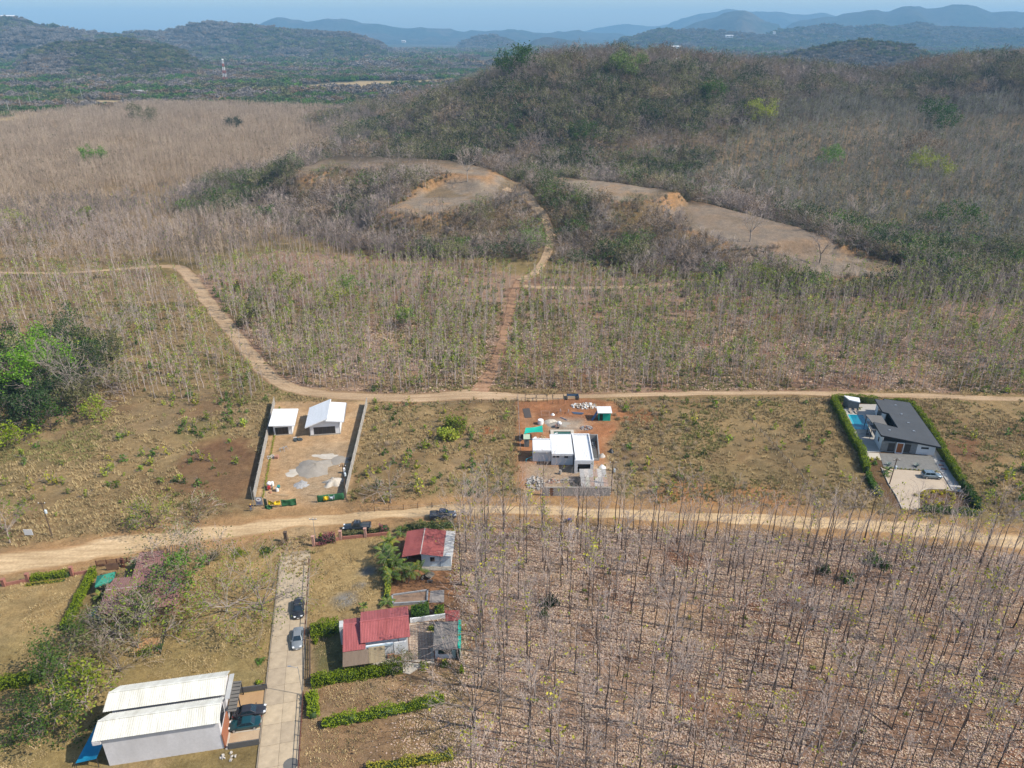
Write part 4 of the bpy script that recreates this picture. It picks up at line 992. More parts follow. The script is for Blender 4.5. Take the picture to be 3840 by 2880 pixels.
wallseg(h, (.75, 5.4), (.75, .75), 0, 3.7, WHITE, .2); wallseg(h, (7.75, .62), (11.4, .62), 0, 2.62, WHITE, .2, 2.12); wallseg(h, (11.4, .82), (11.4, 20.2), 0, 2.1, WHITE, .2); wallseg(h, (11.2, 20.2), (4.4, 19.0), 0, 2.1, WHITE, .2, 3.1); wallseg(h, (4.4, 18.9), (4.4, 12.4), 0, 3.1, WHITE, .2); wallseg(h, (5.6, 12.2), (5.6, 5.6), 0, 3.0, GLASS, .1); wallseg(h, (5.2, 5.3), (.75, 5.3), 0, 3.0, WHITE, .2, 3.7)
wallseg(h, (.75, .55), (7.75, .55), 0, 2.55, STONEW, .25); wallseg(h, (.95, .95), (7.75, .95), 2.56, 3.62, DARKTRIM, .1, 2.72)
window(h, (2.05, .55), (3.35, .55), .25, 2.2, 1); window(h, (5.3, .55), (6.5, .55), .25, 2.2, 1); window(h, (8.6, .62), (10.1, .62), 1.35, 1.8, 2); window(h, (.75, 3.2), (.75, 2.5), 1.2, 2.2, 1); window(h, (4.4, 17.3), (4.4, 14.6), .3, 2.4, 3)
MB().box((4.33, .38, 0), (1.5, .34, .12)).box((3.65, .40, .12), (.14, .30, 2.3)).box((5.01, .40, .12), (.14, .30, 2.3)).box((4.33, .40, 2.42), (1.5, .30, .14)).build('door_surround', WHITE, h)
d_ = MB().box((4.33, .50, .12), (1.2, .08, 2.28)).build('door', ORANGEW, h); MB().tube((4.8, .43, .9), (4.8, .43, 1.5), .025).build('handle', GALV, d_)
MB().slab((.9, 6.4, 2.75), (3.6, 6.4, 2.75), (3.6, 12.2, 2.75), (.2, 12.2, 2.75), .14).build('pergola_roof', mat('warm_grey_roofing', (.17, .16, .15)), h)
def h4l(p): dx, dy = p.x - 77.4, p.y - 134.6; a = math.radians(9.5); return Vector((dx * math.cos(a) - dy * math.sin(a), dx * math.sin(a) + dy * math.cos(a), p.z))
MB().slab(*[h4l(L4(x, y, 2.2)) for x, y in ((690, 545), (745, 540), (728, 484), (652, 480))], .15).build('awning', mat('grey_awning', (.12, .12, .125)), h)
for p in (tuple(h4l(L4(692, 543, 2.2))[:2]), tuple(h4l(L4(657, 484, 2.2))[:2]), (.4, 11.9), (3.5, 12.0)): MB().box((*p, 0), (.12, .12, 2.05 if p[0] < .35 else 2.6)).build('post', DARKTRIM, h)
place(h, 77.4, 134.6, -9.5)
def q4(*pts): return [Vector((77.4 + x * math.cos(math.radians(9.5)) + y * math.sin(math.radians(9.5)), 134.6 - x * math.sin(math.radians(9.5)) + y * math.cos(math.radians(9.5)), 0)) for x, y in pts]
def sheet(name, pts, z, m, kind='structure', lip=.0):
    return tag(MB().hexa([(p[0], p[1], -.1) for p in pts], [(p[0], p[1], z) for p in pts]).build(name, m), kind=kind)
# terrace round the pool, pool let into it
px = [L4(405, 365), L4(590, 372), L4(670, 550), L4(490, 540)]
ter = [V(1829, 882), V(1905, 868), V(1925, 905), V(1903, 985), V(1895, 990), V(1878, 985), V(1838, 920)]
sheet('terrace', [L4(340, 300), L4(480, 240), L4(790, 240), L4(790, 300), L4(735, 560), L4(800, 810), L4(595, 812), L4(490, 610)], .05, DECK)
sheet('forecourt', [L4(805, 1000), L4(890, 1190), L4(975, 1320), L4(1055, 1490), L4(1262, 1490), L4(1258, 1290), L4(1330, 1245), L4(1640, 1255), L4(1510, 1050)], .05, mat('beige_forecourt', (.47, .385, .29), (.39, .315, .235), .35, .9))
sheet('gravel_yard', [L4(785, 820), L4(830, 990), L4(1510, 1042), L4(1405, 850)], .055, GRAVEL)
sheet('side_path', [L4(1418, 730), L4(1405, 866), L4(1512, 1046), L4(1642, 1262), L4(1800, 1292)], .052, mat('pale_side_path', (.42, .41, .39), (.36, .35, .33), .5, .9))
sheet('path', [L4(600, 815), L4(780, 820), L4(806, 905), L4(620, 880)], .058, PALE)
t = thing('swimming_pool', 'clear blue swimming pool with a pale shallow ledge', 'pool', px[3])
def inset(pts, k):
    c = sum(pts, Vector()) / len(pts); return [c + (p - c) * k for p in pts]
out = inset(px, 1.16)
MB().hexa([(p.x, p.y, 0) for p in out[::-1]], [(p.x, p.y, .12) for p in out[::-1]]).build('coping', PALE, t)
MB().hexa([(p.x, p.y, .05) for p in px[::-1]], [(p.x, p.y, .135) for p in px[::-1]]).build('water', POOLW, t)
sh = [px[3], px[3].lerp(px[2], .45), px[2].lerp(px[1], .16).lerp(px[3].lerp(px[0], .16), .5), px[3].lerp(px[0], .2)]
MB().hexa([(p.x, p.y, .06) for p in sh], [(p.x, p.y, .14) for p in sh]).build('shallow_ledge', POOLSH, t)
b_ = [px[3], px[3].lerp(px[2], .12), px[0].lerp(px[1], .13), px[0]]
MB().hexa([(p.x, p.y, .06) for p in b_], [(p.x, p.y, .139) for p in b_]).build('bright_edge', POOLSH, t)
tag(MB().hexa([(*p[:2], 0) for p in (L4(490, 600), L4(612, 580), L4(590, 545), L4(475, 545))], [(*p[:2], .10) for p in (L4(490, 600), L4(612, 580), L4(590, 545), L4(475, 545))]).build('pool_step', PALE), 'pale paved step at the near end of the blue pool', 'step')
t = thing('pool_house', 'small grey box shed with a white top in the hedge corner', 'shed', (80.2, 155, 0))
sp_ = [L4(405, 290), L4(528, 318), Vector((82.1, 155.8, 0)), Vector((79.2, 157.0, 0))]
MB().hexa([(p.x, p.y, 0) for p in sp_], [(p.x, p.y, 2.1) for p in sp_]).build('wall', STONEW, t); e = inset(sp_, 1.06); MB().hexa([(p.x, p.y, 2.1) for p in e], [(p.x, p.y, 2.35) for p in e]).build('roof', WHITE, t)
def lounger(x, y, ang, label):
    t = thing('sun_lounger', label, 'sun lounger', group='sun loungers by the pool')
    MB().box((0, -.3, .22), (.55, 1.2, .07)).build('seat', mat('beige_sling', (.36, .30, .24)), t); MB().slab((-.27, .3, .28), (.27, .3, .28), (.27, .9, .68), (-.27, .9, .68), .05).build('backrest', mat('beige_sling', (.36, .30, .24)), t)
    for sx in (-1, 1):
        for sy in (-.8, .3): MB().box((sx * .24, sy, 0), (.05, .05, .22)).build('leg', METAL, t)
    return place(t, x, y, ang)
lounger(79.35, 152.9, -10, 'left beige lounger of the two at the pool head'); lounger(80.55, 152.7, -10, 'right beige lounger of the two at the pool head')
t = thing('spa_tub', 'round white tub on the terrace right of the pool', 'tub', (82.0, 148.3, 0)); MB().lathe((82.0, 148.3, .05), ((.6, 0), (.7, .1), (.7, .5), (.58, .52), (.5, .35)), 16).build('shell', PLASTICW, t); MB().lathe((82.0, 148.3, .3), ((.5, 0), (.5, .12)), 16).build('water', POOLSH, t)
t = thing('grill', 'black barbecue standing beside the pool terrace', 'barbecue', (78.2, 141.3, 0)); MB().box((78.2, 141.3, .5), (.55, .4, .35)).build('lid', BLACKP, t)
for dx, dy in ((-.2, -.15), (.2, -.15), (-.2, .15), (.2, .15)): MB().box((78.2 + dx, 141.3 + dy, 0), (.05, .05, .5)).build('leg', METAL, t)
t = thing('pool_fence', 'thin dark railing between the pool and the hedge', 'railing', (77, 147, 0)); a, b = Vector(L4(345, 320)), Vector(L4(495, 640)); n = 16
for k in range(n + 1): p = a.lerp(b, k / n); MB().box((p.x, p.y, 0), (.04, .04, 1.05)).build('post', METAL, t)
MB().tube(a + Vector((0, 0, 1.03)), b + Vector((0, 0, 1.03)), .025, .025, 5).build('rail', METAL, t)
kerb = [L4(1258, 1480), L4(1254, 1300), L4(1290, 1262), L4(1350, 1243), L4(1500, 1246), L4(1640, 1268)]
tag(MB().path([(p.x, p.y, .06) for p in kerb], .09, 6).build('bed_kerb', PALE), 'curved pale kerb round the yellow shrub bed', 'kerb')
tag(MB().path([(p.x, p.y, .08) for p in (L4(1512, 1050), L4(1640, 1258))], .12, 6).build('forecourt_kerb', CONCGREY), 'dark kerb dividing the forecourt from the white side path', 'kerb')
tag(MB().path([(p.x, p.y, .1) for p in (L4(803, 995), L4(890, 1190), L4(975, 1322), L4(1052, 1485))], .11, 6).build('forecourt_kerb', PALE), 'pale kerb along the left edge of the forecourt', 'kerb')
for i, (x, y) in enumerate(((1530, 918), (1515, 968), (1545, 1012))):
    p = L4(x, y); tag(MB().box((p.x, p.y, .05), (.9, .5, .14), -.3).build('step_stone', mat('red_stone', (.26, .15, .13))), ('upper', 'middle', 'lower')[i] + ' dark red step stone beside the right hedge', 'step')

# ------------------------------------------------------------------ the twin white roofed building, lower left
h = thing('duplex', 'long pale building under two white ribbed gable roofs', 'house')
LEN = 13.9
def unit(y0):
    wallseg(h, (.5, y0 + .3), (LEN - .15, y0 + .3), 0, 4.75, LILAC, .2); wallseg(h, (LEN - .15, y0 + 3.5), (.5, y0 + 3.5), 0, 4.75, LILAC, .2)
    for x, d in ((.5, 1), (LEN - .35, -1)):
        mb = MB(); q = [(x, y0 + .52), (x + .2, y0 + .52), (x + .2, y0 + 3.28), (x, y0 + 3.28)]
        mb.hexa([(a, b, 0) for a, b in q], [(a, b, 4.75) for a, b in q]); mb.hexa([(a, b, 4.751) for a, b in q], [(x, y0 + 1.88, 5.6), (x + .2, y0 + 1.88, 5.6), (x + .2, y0 + 1.92, 5.6), (x, y0 + 1.92, 5.6)]); mb.build('gable_wall', LILAC, h)
    corr(h, (-.35, y0 - .1, 4.85), (LEN + .1, y0 - .1, 4.85), (LEN + .1, y0 + 1.95, 5.85), (-.05, y0 + 1.95, 5.85), CREAMROOF, .27, .024)
    corr(h, (LEN + .1, y0 + 3.85, 4.85), (.6, y0 + 3.85, 4.85), (-.05, y0 + 1.95, 5.85), (LEN + .1, y0 + 1.95, 5.85), CREAMROOF, .27, .024)
    MB().box((LEN / 2, y0 + 1.95, 5.84), (LEN, .22, .07)).build('ridge_cap', CREAMROOF, h)
unit(0); unit(4.3)
MB().box((-.35 + .45, .35, 4.2), (.9, .9, .5)).build('eave_box', LILAC, h)
MB().slab((LEN - .1, .2, 2.5), (LEN + .05, .2, 2.5), (LEN + .05, 3.7, 2.5), (LEN - .1, 3.7, 2.5), 2.4).build('rust_wall', mat('rust_render', (.36, .14, .075), (.28, .11, .06)), h)
window(h, (LEN - .13, 1.0), (LEN - .13, 3.2), 2.9, 4.5, 2); window(h, (LEN - .13, 5.0), (LEN - .13, 7.4), .3, 2.3, 2)
for x, y, s in ((4.6, 4.05, .8), (1.9, 4.05, .9), (5.6, 4.0, .5)): MB().box((x, y, 3.3), (s, .35, .6)).build('air_conditioner', PLASTICW, h)
MB().slab((LEN + .1, 3.6, 2.55), (LEN + 1.15, 3.6, 2.45), (LEN + 1.15, 8.5, 2.45), (LEN + .1, 8.5, 2.55), .1).build('porch_roof', mat('porch_panels', (.15, .14, .13), (.12, .115, .105)), h)
for k in range(8): MB().box((LEN + .62, 3.9 + k * .6, 2.525), (1.05, .05, .05)).build('porch_rib', DARKTRIM, h)
MB().slab((LEN + .02, 3.9, 4.4), (LEN + .6, 3.9, 4.4), (LEN + .6, 8.0, 4.4), (LEN + .02, 8.0, 4.4), .05).build('porch_glazing', mat('pale_polycarbonate', (.45, .46, .46)), h)
for y in (3.7, 6.0, 8.4): MB().box((LEN + 1.05, y, 0), (.12, .12, 2.35)).build('post', DARKTRIM, h)
MB().box((LEN + .15, 4.0, .0), (.25, 8.0, .12)).build('door_step', PALE, h)
place(h, -49.15, 60.2, 10.7)
RD = math.radians(10.7)
def qd(x, y): return Vector((-49.15 + x * math.cos(RD) - y * math.sin(RD), 60.2 + x * math.sin(RD) + y * math.cos(RD), 0))
sheet('parking_pad', [qd(14.2, .1), qd(17.9, .1), qd(17.9, 4.4), qd(14.2, 4.4)], .05, mat('pad_concrete', (.48, .38, .26), (.38, .27, .17), .5))
sheet('parking_pad', [qd(14.2, 4.5), qd(17.9, 4.5), qd(17.9, 8.6), qd(14.2, 8.6)], .045, mat('pad_earth', (.43, .28, .145), (.36, .22, .11), .6))
for y, lab in ((.0, 'low dark wall on the near side of the parking bays'), (8.75, 'low dark wall on the far side of the parking bays')):
    a, b = qd(14.3, y), qd(18.0, y); d = (b - a).normalized(); n = Vector((-d.y, d.x, 0)) * .16
    tag(MB().hexa([a, b, b + n, a + n], [v + Vector((0, 0, .9)) for v in (a, b, b + n, a + n)]).build('low_wall', mat('dark_block', (.11, .105, .10))), lab, 'wall')
tag(MB().hexa([(*qd(14.5, 2.25)[:2], .04), (*qd(17.8, 2.25)[:2], .04), (*qd(17.8, 2.4)[:2], .04), (*qd(14.5, 2.4)[:2], .04)], [(*qd(14.5, 2.25)[:2], .12), (*qd(17.8, 2.25)[:2], .12), (*qd(17.8, 2.4)[:2], .12), (*qd(14.5, 2.4)[:2], .12)]).build('bay_divider', PALE), 'thin kerb dividing the two parking bays', 'kerb')
rubble(-34.6, 61.9, 1.3, .6, 16, RUBBLEM, 'rubble', 'white rubble beside the near corner of the pale building', 'rubble', (.15, .4), 61, .15)
t = thing('tarpaulin', 'bright blue tarpaulin tied like a sail behind the pale building', 'tarpaulin', (-51, 62, 0))
ca = [Vector((-52.6, 60.4, .7)), Vector((-49.9, 60.4, 1.5)), Vector((-49.6, 62.3, 2.4)), Vector((-52.2, 65.0, 1.8))]
def tf(u, v):
    p = ca[0].lerp(ca[1], u).lerp(ca[3].lerp(ca[2], u), v); return p + Vector((0, 0, -.5 * math.sin(math.pi * u) * math.sin(math.pi * v)))
MB().grid(tf, 10, 10).build('cloth', TARPB, t, smooth=True)
for p in ca: MB().tube((p.x, p.y, 0), p, .04).build('post', METAL, t)
tag(heap(-47.9, 71.3, .45, .4, .9, GALV, 'water_heater', 'small grey unit behind the white gable roof', 'tank', 62, 8, 3), None)

# ------------------------------------------------------------------ concrete lane: slabs one by one
lane = tag(MB().hexa([(-22.0, 40, -.05), (-17.2, 41, -.05), (-33.4, 101.5, -.05), (-38.2, 100.5, -.05)][0:0] or [(-26.2, 38.5, -.1), (-21.3, 39.5, -.1), (-34.6, 102.0, -.1), (-39.5, 101.0, -.1)], [(-26.2, 38.5, .012), (-21.3, 39.5, .012), (-34.6, 102.0, .012), (-39.5, 101.0, .012)]).build('lane', mat('joint_earth', (.29, .225, .155))), kind='structure')
la = math.radians(12.0); ux = Vector((math.cos(la), math.sin(la), 0)); uy = Vector((-math.sin(la), math.cos(la), 0)); o = Vector((-23.75, 39.0, 0)); sl = None; r = random.Random(3)
for j in range(20):
    for i in (-1, 0):
        p = o + uy * (j * 3.15 + 1.57) + ux * (i * 2.38 + 1.19)
        if sl is None: sl = MB().box((p.x, p.y, -.02), (2.345, 3.115, .085), la).build('slab', SLABM, lane); b0 = p
        else: c = sl.copy(); COL.objects.link(c); c.parent = lane; c.location = p - b0 + Vector((0, 0, r.uniform(-.006, .008)))
mb = MB()
for s in (-2.46, 2.46): a = o + ux * s; b = a + uy * 62; mb.hexa([a - ux * .07, a + ux * .07, b + ux * .07, b - ux * .07], [v + Vector((0, 0, .16)) for v in (a - ux * .07, a + ux * .07, b + ux * .07, b - ux * .07)])
mb.build('kerb', mat('stained_kerb', (.30, .25, .19), (.2, .165, .12)), lane)
p = V(628, 1652); tag(MB().lathe((p.x, p.y, .066), ((.95, 0), (.8, .012)), 16).build('oil_stain', mat('oil_stain', (.15, .145, .135))), kind='stuff')

# fence along the lane: posts, rails and pale piers
def rail_fence(a, b, n, label, h=1.2, rails=(.3, .6, .9, 1.15), m=RUSTB, r=.035, name='rail_fence'):
    t = thing(name, label, 'fence', (a[0], a[1], 0)); a, b = Vector((*a, 0)), Vector((*b, 0)); po = None
    for k in range(n + 1):
        p = a.lerp(b, k / n)
        if po is None: po = MB().box(p, (.09, .09, h), math.atan2((b - a).y, (b - a).x)).build('post', m, t)
        else: c = po.copy(); COL.objects.link(c); c.parent = t; c.location = p - a
    for z in rails: MB().tube(a + Vector((0, 0, z)), b + Vector((0, 0, z)), r, r, 4).build('rail', m, t)
    return t
rail_fence((-34.0, 98.5), (-30.1, 80.2), 9, 'long thin brown steel fence between the lane and the dry lawn', 1.0, (.95,), RUSTB, .05)
rail_fence((-29.45, 80.9), (-27.6, 73.6), 4, 'dark slatted fence before the red roofed house, casting barred shadow', 1.25, (.2, .45, .7, .95, 1.2), WOODD, .05)
rail_fence((-27.9, 71.0), (-25.3, 58.5), 6, 'brown steel fence near the lower hedge end', 1.0, (.5, .95), RUSTB, .04)
# ------------------------------------------------------------------ the red roofed house by the lane
h = thing('house', 'house with bright red ribbed gable roofs beside the tiled patio', 'house')
for a, b in (((.2, .35), (6.5, .35)), ((6.5, .55), (6.5, 5.9)), ((6.5, 5.9), (.2, 5.9)), ((.2, 5.7), (.2, .55))): wallseg(h, a, b, 0, 2.85, WHITE, .18)
mb = MB()
for x in (.2, 6.32): mb.hexa([(x, .36, 2.851), (x + .18, .36, 2.851), (x + .18, 5.89, 2.851), (x, 5.89, 2.851)], [(x, 3.1, 3.7), (x + .18, 3.1, 3.7), (x + .18, 3.15, 3.7), (x, 3.15, 3.7)])
mb.build('gable_wall', WHITE, h)
corr(h, (0, 0, 2.95), (6.9, 0, 2.95), (6.9, 3.2, 3.9), (0, 3.2, 3.9), REDROOF, .22, .035); corr(h, (6.9, 6.2, 3.0), (0, 6.2, 3.0), (0, 3.2, 3.9), (6.9, 3.2, 3.9), REDROOF, .22, .035)
MB().box((3.45, 3.2, 3.88), (6.95, .26, .06)).build('ridge_cap', REDROOF, h)
corr(h, (-2.5, -.75, 2.5), (.62, -.75, 2.5), (.62, 3.9, 3.12), (-2.5, 3.9, 3.12), REDROOF, .22, .035); corr(h, (-.05, 5.6, 2.55), (-2.5, 5.6, 2.55), (-2.5, 3.9, 3.12), (-.05, 3.9, 3.12), REDROOF, .22, .035)
MB().box((-1.25, 3.9, 3.1), (2.5, .26, .06)).build('ridge_cap', REDROOF, h)
for a, b in (((-2.3, -.4), (.2, -.4)), ((-2.3, 5.3), (-2.3, -.2))): wallseg(h, a, b, 0, 2.45, WHITE, .16)
wallseg(h, (.7, -.35), (4.4, -.35), 0, 2.62, WHITE, .16); MB().box((2.55, -.45, 2.35), (3.8, .14, .30)).build('fascia', mat('blue_white_board', (.55, .66, .72), None, .5, .7), h)
wallseg(h, (4.5, -.05), (6.3, -.05), 0, 2.25, WHITE, .14); MB().box((4.0, -.58, .02), (1.0, .2, .75)).build('brick_apron', BRICKM, h)
corr(h, (-2.5, -3.05, 2.05), (1.0, -3.05, 2.05), (1.0, -.8, 2.46), (-2.5, -.8, 2.46), BROWNTIN, .16, .03, .02, 'porch_roof')
corr(h, (1.02, -3.05, 2.04), (3.25, -3.05, 2.04), (3.25, -.52, 2.45), (1.02, -.52, 2.45), mat('amber_panels', (.34, .28, .17), (.24, .18, .11), .9, .6, stretch=(2, .2, 1)), .16, .03, .02, 'porch_roof')
for x in (-2.3, .4, 3.1): MB().box((x, -2.95, 0), (.1, .1, 2.0)).build('post', WOODD, h)
for x in (5.2, 6.6): MB().box((x, .1, 0), (.09, .09, 2.9)).build('post', RUSTB, h)
MB().box((-2.75, 3.9, 0), (.55, 1.3, 3.35)).build('chimney', mat('pale_block_chimney', (.52, .53, .52), (.40, .41, .40)), h)
window(h, (1.2, -.35), (2.3, -.35), .9, 1.8, 2); window(h, (6.5, 2.0), (6.5, 3.6), .9, 2.0, 2)
place(h, -21.2, 77.5, 10.5)
h = thing('carport', 'open shed with a flat grey roof and turquoise side netting', 'shed')
MB().slab((-.1, -.1, 2.3), (3.75, -.1, 2.3), (3.75, 5.0, 2.6), (-.1, 5.0, 2.6), .07).build('roof', mat('fibre_cement_roof', (.20, .185, .17), (.155, .145, .135), .4, .9), h)
wallseg(h, (.1, .5), (.55, .5), 0, 2.25, WHITE, .12); wallseg(h, (2.45, .5), (3.0, .5), 0, 2.25, mat('pale_teal_wall', (.42, .52, .48)), .12); MB().box((1.5, .55, 0), (1.9, .12, .75)).build('wall', WHITE, h); MB().box((1.5, .8, .76), (1.85, .05, 1.4)).build('dark_net', NETD, h)
wallseg(h, (.15, 4.8), (.15, 2.6), 0, 2.2, CONCGREY, .12)
MB().box((3.62, 2.4, .1), (.04, 5.0, 2.2)).build('side_net', TURQ, h); MB().slab((3.35, -.05, 2.36), (3.8, -.05, 2.36), (3.8, 5.2, 2.68), (3.35, 5.2, 2.68), .02).build('side_net', TURQ, h)
for p in ((.1, 0), (3.6, 0), (.1, 4.9), (3.6, 4.9), (1.9, 4.9)): MB().box((*p, 0), (.1, .1, 2.2)).build('post', RUSTB, h)
MB().box((.55, .15, 0), (.3, .3, .5)).build('planter_pot', BRICKM, h)
place(h, -10.95, 77.0, 3)
t = thing('store_hut', 'small red sheet roofed hut behind the grey shed', 'hut', (-8.8, 83.4, 0))
MB().box((-8.8, 83.4, 0), (1.8, 1.6, 2.2)).build('wall', CONCGREY, t); corr(t, (-9.75, 82.4, 2.35), (-7.7, 82.55, 2.35), (-7.8, 84.4, 2.65), (-9.95, 84.35, 2.65), OLDRED, .2, .025)
tag(MB().hexa([(-15.3, 84.5, 0), (-10.0, 85.5, 0), (-10.0, 85.72, 0), (-15.3, 84.72, 0)], [(-15.3, 84.5, .85), (-10.0, 85.5, .85), (-10.0, 85.72, .85), (-15.3, 84.72, .85)]).build('garden_wall', WHITE), 'low white garden wall between the patio and the round shrubs', 'wall')
patio = tag(MB().hexa([(-15.7, 77.2, -.05), (-10.9, 76.6, -.05), (-11.9, 84.9, -.05), (-15.6, 84.3, -.05)], [(-15.7, 77.2, .02), (-10.9, 76.6, .02), (-11.9, 84.9, .02), (-15.6, 84.3, .02)]).build('patio', mat('pale_joint', (.58, .50, .40))), kind='structure')
TILE, _nt, _b = new_mat('patio_tile')
_oi = nnode(_nt, 'ShaderNodeObjectInfo'); _c = mixc(_nt, _oi.outputs['Random'], (.37, .27, .20), (.27, .195, .15)); _c = mixc(_nt, 1.0, _c, mixc(_nt, noise_fac(_nt, 3, .3, .7), (1.1, 1.1, 1.1), (.8, .8, .8)), 'MULTIPLY'); _nt.links.new(_c, _b.inputs['Base Color']); _b.inputs['Roughness'].default_value = .85
ta = math.radians(8.5); tu = Vector((math.cos(ta), math.sin(ta), 0)); tv = Vector((-math.sin(ta), math.cos(ta), 0)); to = None; PPOLY = [(-15.6, 77.3), (-11.0, 76.8), (-11.95, 84.75), (-15.5, 84.2)]
for i in range(-3, 14):
    for j in range(-4, 18):
        p = Vector((-15.0, 77.3, 0)) + tu * (i * .47) + tv * (j * .47)
        if pdist(np.array([p.x]), np.array([p.y]), PPOLY)[0] > -.2: continue
        if to is None: to = MB().box((p.x, p.y, 0), (.40, .40, .045), ta).build('tile', TILE, patio); b0 = p
        else: c = to.copy(); COL.objects.link(c); c.parent = patio; c.location = p - b0
sheet('path', [(-19.9, 76.4), (-14.2, 74.7), (-12.2, 76.5), (-15.6, 77.0), (-18.2, 77.9)], .03, PALE)

# ------------------------------------------------------------------ the upper red roofed cottage
h = thing('cottage', 'white cottage with a faded red gable roof and a pale strip of sheets', 'house', (-15, 97, 0))
corr(h, (-18.1, 97.0, 2.55), (-18.1, 97.0, 2.55), (-15, 97, 3.1), (-15, 97, 3.1), OLDRED) if 0 else None
corr(h, (-18.1, 103.9, 2.5), (-18.1, 96.9, 2.5), (-15.0, 96.9, 3.12), (-15.0, 103.9, 3.12), OLDRED, .3, .03); corr(h, (-11.35, 96.9, 2.6), (-11.35, 103.9, 2.6), (-15.0, 103.9, 3.12), (-15.0, 96.9, 3.12), OLDRED, .3, .03)
MB().box((-15.0, 100.4, 3.11), (.16, 7.1, .05)).build('ridge_cap', mat('pale_ridge', (.5, .42, .38)), h)
for k in range(4): corr(h, (-9.75, 97.1 + 1.7 * k, 2.42 + .01 * k), (-9.75, 98.78 + 1.7 * k, 2.42 + .01 * k), (-11.33, 98.78 + 1.7 * k, 2.62), (-11.33, 97.1 + 1.7 * k, 2.62), mat('weathered_pale_sheet', (.58, .57, .55), (.36, .36, .35), 1.3, .7), .25, .025, .015, 'sheet')
wallseg(h, (-15.0, 97.5), (-10.1, 97.5), 0, 2.6, mat('blue_white_wall', (.62, .70, .76), (.54, .61, .66)), .16); wallseg(h, (-10.1, 97.66), (-10.1, 103.4), 0, 2.35, WHITE, .16); wallseg(h, (-10.1, 103.4), (-17.7, 103.4), 0, 2.4, WHITE, .16); wallseg(h, (-14.9, 103.2), (-14.9, 97.66), 0, 2.8, WHITE, .14); wallseg(h, (-17.7, 103.2), (-17.7, 99.5), 0, 2.4, WHITE, .14)
window(h, (-13.6, 97.5), (-12.75, 97.5), 1.05, 2.05, 1, WHITE); MB().box((-11.9, 97.44, .0), (.08, .07, 2.5)).build('pipe', BLUEP, h); MB().box((-12.5, 97.2, 0), (4.9, 1.4, .1)).build('step', CONC, h)
for y in (97.2, 99.4): MB().box((-17.8, y, 0), (.12, .12, 2.4)).build('post', WOODD, h)
t = thing('stone_table', 'round grey stone garden table on bare red yard', 'table', (-13.4, 94.8, 0)); MB().lathe((-13.4, 94.8, 0), ((.3, 0), (.22, .1), (.2, .55), (.2, .58)), 10).build('pedestal', CONCGREY, t); MB().lathe((-13.4, 94.8, .58), ((.75, 0), (.78, .04), (.75, .1)), 16).build('tabletop', mat('brown_stone', (.22, .19, .155)), t)
for dx, dy, a, lab in ((.15, -1.15, .1, 'dark stone bench on the near side of the round table'), (-1.1, -.25, 1.3, 'dark stone bench left of the round table')):
    t = thing('stone_bench', lab, 'bench'); MB().box((0, 0, .3), (.95, .32, .1)).build('seat', mat('brown_stone', (.22, .19, .155)), t)
    for s in (-.3, .3): MB().box((s, 0, 0), (.15, .26, .3)).build('support', CONCGREY, t)
    place(t, -13.4 + dx, 94.8 + dy, math.degrees(a))
t = thing('raised_bed', 'low block bed filled with dead leaves behind the red roof', 'planter', (-16, 89.5, 0)); c = [(-19.0, 90.3), (-13.3, 91.5), (-13.1, 88.7), (-18.5, 88.2)]
for a, b in zip(c, c[1:] + c[:1]): wallseg(t, b, a, 0, .5, mat('blue_grey_block', (.33, .34, .35), (.25, .26, .27)), .22)
MB().hexa([(x, y, 0) for x, y in c[::-1]], [(x * .97 - .48, y * .97 + 2.7, .28) for x, y in c[::-1]]).build('leaf_bed', mat('leaf_bed', (.17, .105, .07), (.30, .205, .14), 1.6, .95, bump=.08), t)
sheet('paved_patch', [(-12.9, 88.9), (-10.6, 89.0), (-10.8, 91.9), (-13.0, 91.6)], .02, mat('grey_dust', (.30, .27, .25), (.24, .21, .19), .7))

# road frontage: pink piers and low terracotta walls, the lane gate
def pier(x, y, label, hgt=1.8, m=PINKPOST, w=.42):
    t = thing('gate_pier', label, 'pier', (x, y, 0)); MB().box((x, y, 0), (w, w, hgt)).build('shaft', m, t); MB().box((x, y, hgt), (w + .12, w + .12, .10)).build('cap', m, t); return t
def lowwall(a, b, label, hgt=.6, m=TERRA, th=.2):
    a, b = Vector((*a, 0)), Vector((*b, 0)); d = (b - a).normalized(); n = Vector((-d.y, d.x, 0)) * th / 2
    return tag(MB().hexa([a - n, b - n, b + n, a + n], [v + Vector((0, 0, hgt)) for v in (a - n, b - n, b + n, a + n)]).build('low_wall', m), label, 'wall')
pier(-34.3, 103.0, 'pink gate pier between the lane mouth and the bougainvillea', 2.0); pier(-30.0, 104.8, 'pink pier on the left of the parked dark pickup'); pier(-25.8, 105.5, 'pink pier behind the tail of the parked dark pickup'); pier(-39.4, 104.2, 'dark weathered gate post on the left of the lane mouth', 2.0, WOODD, .5)
lowwall((-34.0, 103.1), (-30.3, 104.7), 'low terracotta wall under the bougainvillea'); lowwall((-29.7, 104.85), (-26.1, 105.45), 'low terracotta wall between two pink piers'); lowwall((-25.5, 105.55), (-21.8, 106.2), 'low terracotta wall running to the garden hedge')
for nm, a, b, lab in (('lane_gate', (-34.7, 103.2), (-37.3, 104.0), 'thin steel lane gate, right leaf standing ajar'),):
    t = thing(nm, lab, 'gate', (a[0], a[1], 0)); a, b = Vector((*a, 0)), Vector((*b, 0))
    for z in (.15, 1.3): MB().tube(a + Vector((0, 0, z)), b + Vector((0, 0, z)), .03, .03, 4).build('rail', METAL, t)
    for k in range(10): p = a.lerp(b, k / 9); MB().tube(p + Vector((0, 0, .15)), p + Vector((0, 0, 1.3)), .018, .018, 4).build('bar', METAL, t)
